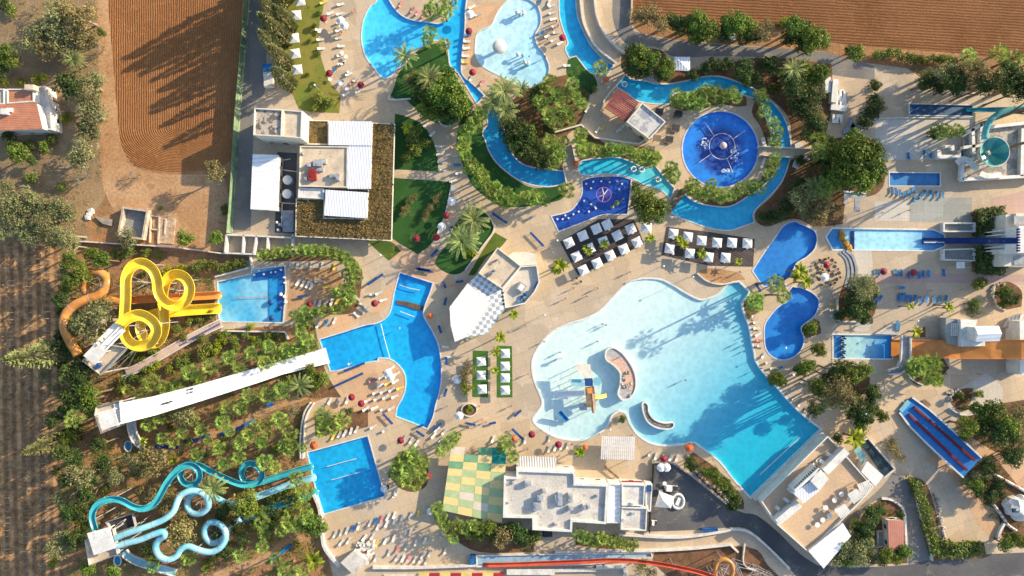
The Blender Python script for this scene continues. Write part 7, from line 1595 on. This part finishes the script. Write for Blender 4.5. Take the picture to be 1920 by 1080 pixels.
# orange rocks at the long pool head
r = thing('rock_border', 'ochre artificial rocks across the head of the long pale pool', 'rocks', 1585, 447); rr = random.Random(4)
for k in range(16): t = k/15; a = P(1577+t*18-5*math.sin(t*3.1), 433+t*34); b = MB(); b.blob(a[0]+rr.uniform(-.3, .3), a[1], .05, rr.uniform(.4, .8), .5, 8, 5, .25, rr); b.build('rock', mat('ochre_rock', (.50, .27, .05), (.38, .18, .03), 1, .9, .2, 3), r)
b = MB(); p = Q('1551,444 1561,431 1576,431 1572,440 1574,452 1580,466 1562,466', -.1); b.prism(p, -.35, -.1); tag(b.build('paddling_step', poolmat('step_blue2', (.015, .24, .55))), 'raised blue paddling step at the left end of long pool', 'step')
b = MB(); p = Q('1595,433 1602,433 1602,467 1595,467', -.2); b.prism(p, -.38, -.2); tag(b.build('submerged_slab', M['navy']), 'dark submerged stripe across the long pale pool', 'step')
b = MB(); p = Q('1564,629 1577,629 1577,671 1564,671', -.1); b.prism(p, -.38, -.12); tag(b.build('paddling_step', poolmat('step_blue3', (.012, .18, .48))), 'dark blue step at the left end of orange slide pool', 'step')
# barrier letters/rail at the orange pool
r = thing('pool_rail', 'dark zigzag rail standing across the orange slide pool', 'rail', 1580, 650)
for k in range(11): a = P(1581+2.5*math.sin(k*1.9), 631+k*3.9); b = MB(); b.box(a[0], a[1], -.35, .35, .4, .95, k*.7); b.build('rail_post', M['navy'], r)
# asphalt yard objects
r = root_at('tent', 'cream pointed tent with scalloped edge on the asphalt yard', 'tent', '1228,920 1262,955'); q = Q('1236,921 1263,931 1258,953 1228,950', 2.2); cx, cy = P(1243, 938, 3.6); b = MB()
for i in range(4): b.add([(*q[i], 2.2), (*q[(i+1) % 4], 2.2), (cx, cy, 3.6)], [[0, 1, 2]])
b.build('tent_roof', M['lounge'], r, recalc=False); posts(r, q, 2.2)
r = root_at('inflatable_boat', 'white rimmed inflatable boat on the asphalt yard', 'boat', '1260,925 1285,955'); c0 = P3(1271, 940, .4); n = 24
b = MB(); b.tube([(c0.x+1.55*math.cos(k*.2618), c0.y+1.9*math.sin(k*.2618), .4) for k in range(25)], .35, 8); b.build('tube', M['lounge'], r, True); b = MB(); b.cyl(c0.x, c0.y, .1, .3, 1.5, n=20); b.build('floor', M['grey'], r); b = MB(); b.box(c0.x, c0.y, .3, .8, 2.0, .4, -.4); b.build('seat', M['canvas'], r)
for lab, x, y, sx, sy, m in (('white utility cart with dark load on the asphalt yard', 1258, 914, 3.2, 1.4, 'canvas'), ('small white van-like box near the building corner', 1225, 978, 1.4, 1.1, 'canvas')):
    r = thing('utility_cart', lab, 'cart', x, y); a = P(x, y); b = MB(); b.box(a[0], a[1], .4, sx, sy, .5, -.1); b.box(a[0]-sx*.25, a[1], .9, sx*.45, sy*.9, .7, -.1); b.build('body', M[m], r); b = MB(); b.box(a[0]+sx*.28, a[1], .9, sx*.4, sy*.85, .3, -.1); b.build('load', M['dark'], r)
    for u in (-1, 1):
        for v in (-1, 1): b = MB(); b.tube([(a[0]+u*sx*.33, a[1]+v*sy*.42-.08, .25), (a[0]+u*sx*.33, a[1]+v*sy*.42+.08, .25)], .25, 10); b.build('wheel', M['dark'], r)
r = root_at('blue_skip', 'long blue skip beside the lower white wall', 'skip', '1318,989 1345,994'); p = ccw(Q('1316,991 1346,990 1346,996 1316,996', .8)); b = MB(); b.prism(p, 0, .7); b.build('body', M['blue'], r); b = MB(); b.ring(offset(p, -.1), p, .7, .85); b.build('rim', M['bluemesh'], r)
r = root_at('parked_car', 'dark car parked between shrubs and the cream building', 'car', '1020,995 1034,1006'); a = P(1026, 999)
b = MB(); b.box(a[0], a[1], .3, 2.6, 1.6, .5); b.box(a[0]-.1, a[1], .8, 1.5, 1.4, .5); b.build('body', M['dark'], r); b = MB(); b.box(a[0]-.1, a[1], .85, 1.56, 1.46, .33); b.build('window', M['glass'], r)
for u in (-.85, .85):
    for v in (-.75, .75): b = MB(); b.tube([(a[0]+u, a[1]+v-.08, .3), (a[0]+u, a[1]+v+.08, .3)], .3, 10); b.build('wheel', M['dark'], r)
r = root_at('parked_car', 'light car partly hidden under trees by the upper field', 'car', '1355,64 1372,76'); a = P(1362, 71)
b = MB(); b.box(a[0], a[1], .3, 4.2, 1.7, .55); b.box(a[0]-.2, a[1], .85, 2.2, 1.5, .5); b.build('body', M['steel'], r); b = MB(); b.box(a[0]-.2, a[1], .9, 2.26, 1.56, .33); b.build('window', M['glass'], r)
for u in (-1.3, 1.3):
    for v in (-.8, .8): b = MB(); b.tube([(a[0]+u, a[1]+v-.08, .32), (a[0]+u, a[1]+v+.08, .32)], .32, 10); b.build('wheel', M['dark'], r)
# trucks/pump unit on the service road
r = root_at('pump_truck', 'small blue and grey truck parked beside the cypress trees', 'truck', '490,118 510,168'); a = P(503, 148, 1.5); c_ = P(503, 128, 1.5)
b = MB(); b.box(a[0], a[1], .5, 2.4, 4.2, 1.1, .05); b.build('tank_body', M['roofgrey'], r); b = MB(); b.box(c_[0], c_[1], .4, 2.3, 1.8, 1.9, .05); b.build('cab', M['bluemesh'], r); b = MB(); b.box(c_[0], c_[1]+.85, 1.3, 2.0, .12, .8, .05); b.build('windscreen', M['glass'], r)
for u in (-1.05, 1.05):
    for v in (-1.6, 1.2, 3.4): b = MB(); b.tube([(a[0]+u-.1, a[1]+v, .45), (a[0]+u+.1, a[1]+v, .45)], .45, 12); b.build('wheel', M['dark'], r)
# dining sets on the wave machine terrace
rr = random.Random(9); r0 = []
for k, (x, y) in enumerate(((1600, 925), (1590, 935), (1578, 944), (1566, 955), (1553, 965), (1540, 973), (1530, 982), (1575, 925), (1562, 936), (1545, 950), (1612, 915), (1620, 905))):
    z = 3.55; a = P(x, y, z); o = clone('tb', (a[0], a[1], z), 0, 1.2); rep(o, 'round pale terrace table', 'on the wave machine terrace', 'table', 'terrace tables')
for lab, s_ in (('first white slatted sunshade from top on wave machine terrace', '1608,908 1628,900 1634,918 1618,930'), ('middle white slatted sunshade on the wave machine terrace', '1590,926 1604,917 1618,932 1602,944'), ('lowest white slatted sunshade on the wave machine terrace', '1566,955 1582,945 1594,960 1578,972')):
    r = root_at('sunshade', lab, 'sunshade', s_); q = [Vector((*v, 5.6)) for v in Q(s_, 5.6)]; b = MB()
    for k in range(7): b.beam(q[0].lerp(q[1], k/6), q[3].lerp(q[2], k/6), .35, .06)
    b.build('slats', M['white'], r)
    for v in q: b = MB(); b.cyl(v.x, v.y, 3.55, 5.6, .06, n=6); b.build('post', M['steel'], r)
for (x, y) in ((1541, 866), (1535, 872), (1529, 878), (1522, 884), (1515, 892), (1508, 900), (1500, 905), (1493, 912)):
    a = P(x-6, y-6, 3.6); o = clone('lw', (a[0], a[1], 3.54), R(35), 1.1); rep(o, 'white sun lounger', 'behind the wave machine tower', 'sun lounger')
# stacked things near storage, bottom-left shed
r = root_at('storage_container', 'pale grey shed roof beside stacked loungers at bottom left', 'shed', '638,1035 690,1077'); b = MB(); b.prism(Q('640,1055 663,1034 687,1052 664,1077', 2.4), 0, 2.4); b.build('wall', M['wallcream'], r); b = MB(); b.prism(offset(ccw(Q('640,1055 663,1034 687,1052 664,1077', 2.5)), .15), 2.4, 2.55); b.build('roof', M['roofgrey'], r)
b = MB(); A = P3(665, 1032, 2.4); B2 = P3(690, 1058, 2.4); b.beam(A, B2, .9, .2); tag(b.build('gutter_slab', M['white']), 'white slab running along the pale grey shed', 'slab')
for k in range(16):
    x = 676+rr.uniform(0, 30); y = 1015+rr.uniform(0, 30); a = P(x, y); rep(clone('lw', (a[0], a[1], rr.uniform(0, .7)), rr.uniform(0, 3)), 'stacked white lounger', 'beside the pale grey shed', 'sun lounger')
# stone edges: round planter, rocks around beds
for lab, cx, cy, rad in (('round white planter with bush left of promenade', 880, 768, 2.1),):
    r = thing('round_planter', lab, 'planter', cx, cy); a = P(cx, cy); p = [(a[0]+rad*math.cos(k*.314), a[1]+rad*.85*math.sin(k*.314)) for k in range(20)]; b = MB(); b.ring(offset(p, -.25), p, 0, .6); b.build('rim', M['coping'], r); b = MB(); b.sheet(offset(p, -.2), .4); b.build('soil', M['soil'], r, recalc=False)
for nm, lab, pts in (('rock_edging', 'pale rocks edging the long hedge by the lower terrace', '1752,925 1756,940 1760,958 1764,975 1768,995 1772,1010 1762,1018 1775,1020'), ('rock_edging', 'rocks along the crescent bed by the asphalt yard', '1289,856 1298,876 1312,890 1326,905 1344,916 1356,930 1366,945'), ('rock_edging', 'boulders around the half-moon bed', '1776,738 1783,735 1790,733 1797,731 1779,744 1783,750'), ('rock_edging', 'white stones around the round rockery bed', '1860,536 1859,543 1859,550 1860,557 1862,563 1865,568 1870,535 1880,531')):
    pp = px(pts); r = thing(nm, lab, 'rocks', *pp[0])
    for j in range(len(pp)-1 if len(pp) < 8 else len(pp)):
        for k in range(3):
            q = pp[j]; q2 = pp[min(j+1, len(pp)-1)]; a = P(q[0]+(q2[0]-q[0])*k/3+random.uniform(-2, 2), q[1]+(q2[1]-q[1])*k/3+random.uniform(-2, 2)); b = MB(); b.blob(a[0], a[1], .15, random.uniform(.3, .65), .35, 8, 5, .25); b.build('rock', M['stone'], r)
# people
put('pk', '662,25 667,20 639,67 642,62', 'person in dark swimwear walking', 'left of the fan shaped pool', 'person'); put('ps', '1043,42 1046,50 1024,66 1026,76 1036,58 992,108 985,122 1022,108', 'person standing in the sun', 'near the toddler pool', 'person')
put('pk', '868,795 880,800 905,785 912,790 840,760 990,840', 'person walking', 'on the promenade near hooked pool', 'person'); put('pt', '1129,209 1128,217 1229,243 1224,266 1219,262', 'person in pale clothes', 'near the kiosk hut', 'person')
put('ps', '1417,620 1410,640 1407,600 1413,650 1425,690 1410,608', 'person standing', 'on the strip by wave pool', 'person'); put('pt', '1300,830 1335,860 1385,910 1500,770 1515,790', 'person standing alone', 'at the wave pool edge', 'person')
put('ps', '1129,607 1136,609 1050,660 1390,640', 'person wading', 'in the shallow wave pool', 'person'); put('pk', '700,985 690,975 740,1000 770,1010 785,1030 730,905', 'person walking', 'on the sunbathing terrace', 'person')
put('pt', '866,350 862,362 858,420 852,385 750,615 870,440', 'person in pale clothes', 'on the lawn promenade', 'person')
put('ps', '1284,712 1120,640', 'person wading', 'in the shallow wave pool', 'person')
put('pk', '1060,560 1120,540 1020,640 985,610 1180,510 990,700 960,760 1100,555 900,760 1075,540 1350,520 1385,510', 'person walking', 'on the sunny promenade by wave pool', 'person')
put('pt', '1680,540 1740,545 1790,420 1650,400 1700,395 1800,560 1760,590 1830,700 1780,850 1760,900 1800,950 1740,700', 'person in pale clothes', 'on the right-hand terraces', 'person')
for o in REP[('person wading', 'in the shallow wave pool')]: o.location.z = -.3
# lamp posts along the right deck and promenade
for (x, y, h) in ((1043, 453, 4), (1020, 590, 4), (1290, 520, 5), (1605, 770, 5), (1140, 800, 4), (1030, 800, 4), (1238, 500, 4), (1462, 650, 4), (1700, 600, 5), (720, 480, 5), (660, 680, 4), (600, 170, 5), (900, 560, 4)):
    r = thing('lamp_post', '', 'lamp post', x, y); rep(r, 'slender lamp post', 'on the park paving', 'lamp post'); a = P(x, y); b = MB(); b.cyl(a[0], a[1], 0, h, .07, .05, 8); b.build('pole', M['grey'], r); b = MB(); b.dome(a[0], a[1], h, .28, .2, 10); b.build('lamp_head', M['canvas'], r)

# riders' mats on the white slide
for lab, x, y, z in (('dark mat riders in the lower lane of the white slide', 313, 755, 8.6), ('dark mat riders in the upper lane of the white slide', 352, 731, 7.4), ('grey mat riders in the middle lane of the white slide', 352, 737, 7.4)):
    r = thing('riders_mat', lab, 'mat', x, y); b = MB(); a = P3(x, y, z)
    for k in range(3): b.box(a.x-1+k*1.0, a.y-.28+k*.28, z, .8, .4, .12, .28)
    b.build('mats', M['dark'] if 'dark' in lab else M['grey'], r); b = MB()
    for k in range(3): b.blob(a.x-1+k*1.0, a.y-.28+k*.28, z+.25, .2, .15, 8, 5)
    b.build('riders', M['skin'] if k == 9 else M['dark'], r)
# white frames by the circular pool bridge
for lab, s_ in (('white rail frame above the circular pool footbridge', '1428,258 1434,257 1438,274 1442,274 1440,258 1446,257 1449,276 1432,277'), ('white rail frame below the circular pool footbridge', '1433,295 1437,296 1429,316 1425,315'), ('white stair at the upper right end of footbridge', '1490,268 1502,267 1505,279 1492,279'), ('white stair at the lower right end of footbridge', '1491,299 1504,299 1497,316 1487,312')):
    r = root_at('rail_frame', lab, 'frame', s_); b = MB(); b.prism(Q(s_, .8), .1, .8); b.build('frame', M['coping'], r)
r = root_at('poolside_shelter', 'grey and white angular shelter below the large dark tree', 'shelter', '1582,357 1625,398'); b = MB(); b.prism(Q('1583,360 1622,364 1625,371 1613,372 1612,398 1602,396 1603,372 1590,370 1588,384 1582,382', 2.6), 2.3, 2.6); b.build('roof', M['grey'], r); posts(r, Q('1584,361 1621,366 1611,395 1604,395 1584,381', 0), 2.3)
b = MB(); b.prism(Q('1581,357 1624,361 1624,364 1581,360', 2.9), 2.6, 2.9); b.build('fascia', M['white'], r)
# striped log barriers and pale boulder house at lower right
for lab, s_ in (('upper pink and white striped log barrier at lower right', '1858,886 1920,920 1940,932'), ('lower striped log barrier at lower right', '1858,940 1875,962 1890,985 1905,995')):
    pp = px(s_); r = thing('log_barrier', lab, 'barrier', *pp[0])
    for j in range(len(pp)-1):
        for k in range(6):
            q0 = [pp[j][i]+(pp[j+1][i]-pp[j][i])*k/6 for i in (0, 1)]; q1 = [pp[j][i]+(pp[j+1][i]-pp[j][i])*(k+1)/6 for i in (0, 1)]
            b = MB(); b.tube([P3(*q0, .5), P3(*q1, .5)], .4, 8); b.build('log', M['coping'] if k % 2 else mat('faded_pink', (.50, .30, .27)), r)
r = root_at('boulder_house', 'pale sculpted boulder house at the lower right edge', 'building', '1890,935 1930,980'); rr = random.Random(31)
for (x, y, s_, h_) in ((1908, 952, 2.6, 2.6), (1918, 965, 2.2, 2.2), (1897, 948, 1.4, 1.4), (1922, 946, 2.2, 1.8), (1899, 962, 1.0, 1.0)): a = P(x, y, 2); b = MB(); b.blob(a[0], a[1], .3, s_, h_, 12, 8, .1, rr); b.build('boulder_wall', M['coping'], r)
a = P(1903, 957, 2.5); b = MB(); b.box(a[0], a[1], 2.2, 1.2, 1.0, .5); b.build('window', M['glass'], r)
wallrun('1868,1010 1872,995 1880,980', 'white low wall beside the striped log barrier', .8, .6)
# ---------------------------------------------------------------- low undergrowth nobody could count
def cover(regions, lab, lm, n, per, zr=.5, seed=1, L0=.42, excl=()):
    rr = random.Random(seed); b = MB(); polys = [Q(s_, 0) for s_ in regions]; ex = ALLP+[Q(s_, 0) for s_ in excl]; boxes = []
    for p in polys: xs = [v[0] for v in p]; ys = [v[1] for v in p]; boxes.append((min(xs), max(xs), min(ys), max(ys)))
    ar = [abs(area(p)) for p in polys]
    for p, bx, A in zip(polys, boxes, ar):
        for k in range(int(n*A/sum(ar))):
            x = rr.uniform(bx[0], bx[1]); y = rr.uniform(bx[2], bx[3])
            if not inside(x, y, p) or any(inside(x, y, q) for q in ex): continue
            s_ = rr.uniform(.35, 1.1)
            for j in range(int(per*s_)):
                t = rr.uniform(0, 6.28); q = s_*math.sqrt(rr.random()); h = zr*s_*(1-q/s_*.7)*rr.uniform(.3, 1.1)
                u, v = x+q*math.cos(t), y+q*math.sin(t)
                if any(inside(u, v, e_) for e_ in ex): continue
                quadleaf(b, Vector((u, v, h)), Vector((rr.uniform(-1, 1), rr.uniform(-1, 1), rr.uniform(-.1, .8))).normalized(), Vector((rr.uniform(-.6, .6), rr.uniform(-.6, .6), 1)).normalized(), L0*rr.uniform(.6, 1.3), L0*.45)
    tag(b.build('ground_cover', lm, None, local=True, recalc=False), lab, 'ground cover', kind='stuff')
PATHS = ('236,694 290,668 330,645 414,600 414,612 330,656 290,679 236,704', '276,834 345,830 430,796 530,751 585,734 585,746 530,763 430,808 345,842 276,846', '400,1078 490,1043 540,1013 606,983 606,997 540,1028 490,1058 400,1092')
LG = '130,480 405,520 408,604 470,625 545,640 600,640 600,745 566,760 564,860 575,900 596,960 604,1010 630,1100 120,1100 115,700 120,520'
cover([LG], 'low green undergrowth between the palms of the slide garden', leaf('undergrowth', (.21, .25, .05), (.12, .16, .035), .3, 0), 2500, 26, .6, 1, .4, PATHS)
cover([LG, '-20,250 190,240 200,360 160,440 -20,460', '-20,0 190,0 190,150 -20,160'], 'dry yellowish weeds and grass tufts on bare earth', leaf('dry_weeds', (.36, .29, .13), (.24, .19, .08), .3, 0), 1600, 14, .35, 2, .34, PATHS)
BEDS = ['1180,90 1240,95 1270,130 1350,125 1400,110 1470,110 1560,120 1560,200 1545,262 1490,264 1485,225 1462,195 1437,178 1390,152 1345,140 1286,148 1255,153 1206,148 1174,136', '1490,300 1560,260 1640,260 1660,330 1585,370 1580,420 1530,425 1475,412 1440,425 1470,345',
 '1590,525 1640,520 1645,560 1630,600 1572,602', '1553,687 1625,690 1630,720 1600,760 1556,726', '1790,790 1860,760 1960,740 1960,850 1880,850 1810,820', '1700,672 1760,668 1780,690 1755,715 1705,710', '1653,937 1685,950 1696,1020 1560,1060 1600,994', '1810,890 1860,850 1960,950 1960,1030 1890,1020 1840,940',
 '484,468 640,470 678,530 668,580 600,590 572,605 600,660 612,700 600,740 560,745 560,600 640,560 655,520 640,492 484,488', '945,205 1000,150 1075,140 1105,165 1100,200 1060,260 1055,314 977,303 950,250', '1082,252 1150,275 1240,290 1228,306 1157,292 1092,299', '808,950 850,1010 1000,1035 1005,1000 890,982', '1290,855 1345,880 1395,955 1330,915']
cover(BEDS, 'dark green ground cover in the planting beds', leaf('bed_cover', (.14, .175, .04), (.085, .12, .03), .3, 0), 1500, 24, .5, 3, .4)
hd = root_at('long_hedge', 'long dark hedge running down beside the driveway and turning right', 'hedge', '1712,895 1850,1045'); rr = random.Random(12); hp = Q('1706,896 1730,906 1748,955 1760,1012 1800,1020 1842,1018 1848,1042 1790,1048 1752,1044 1738,1000 1726,950', 2.2); b = MB()
xs = [v[0] for v in hp]; ys = [v[1] for v in hp]
for k in range(11000):
    x = rr.uniform(min(xs)-.4, max(xs)+.4); y = rr.uniform(min(ys)-.4, max(ys)+.4)
    if inside(x, y, hp): quadleaf(b, Vector((x, y, rr.uniform(.2, 2.2+.6*math.sin(x*.8)*math.cos(y*.7)))), Vector((rr.uniform(-1, 1), rr.uniform(-1, 1), rr.uniform(-.2, .7))).normalized(), Vector((rr.uniform(-.7, .7), rr.uniform(-.7, .7), 1)).normalized(), .7, .5)
b.build('foliage', L_BUSH, hd, recalc=False); b = MB(); b.prism(offset(ccw(hp), -.5), 0, 1.0); b.build('stems', M['soil'], hd)
finish_labels()
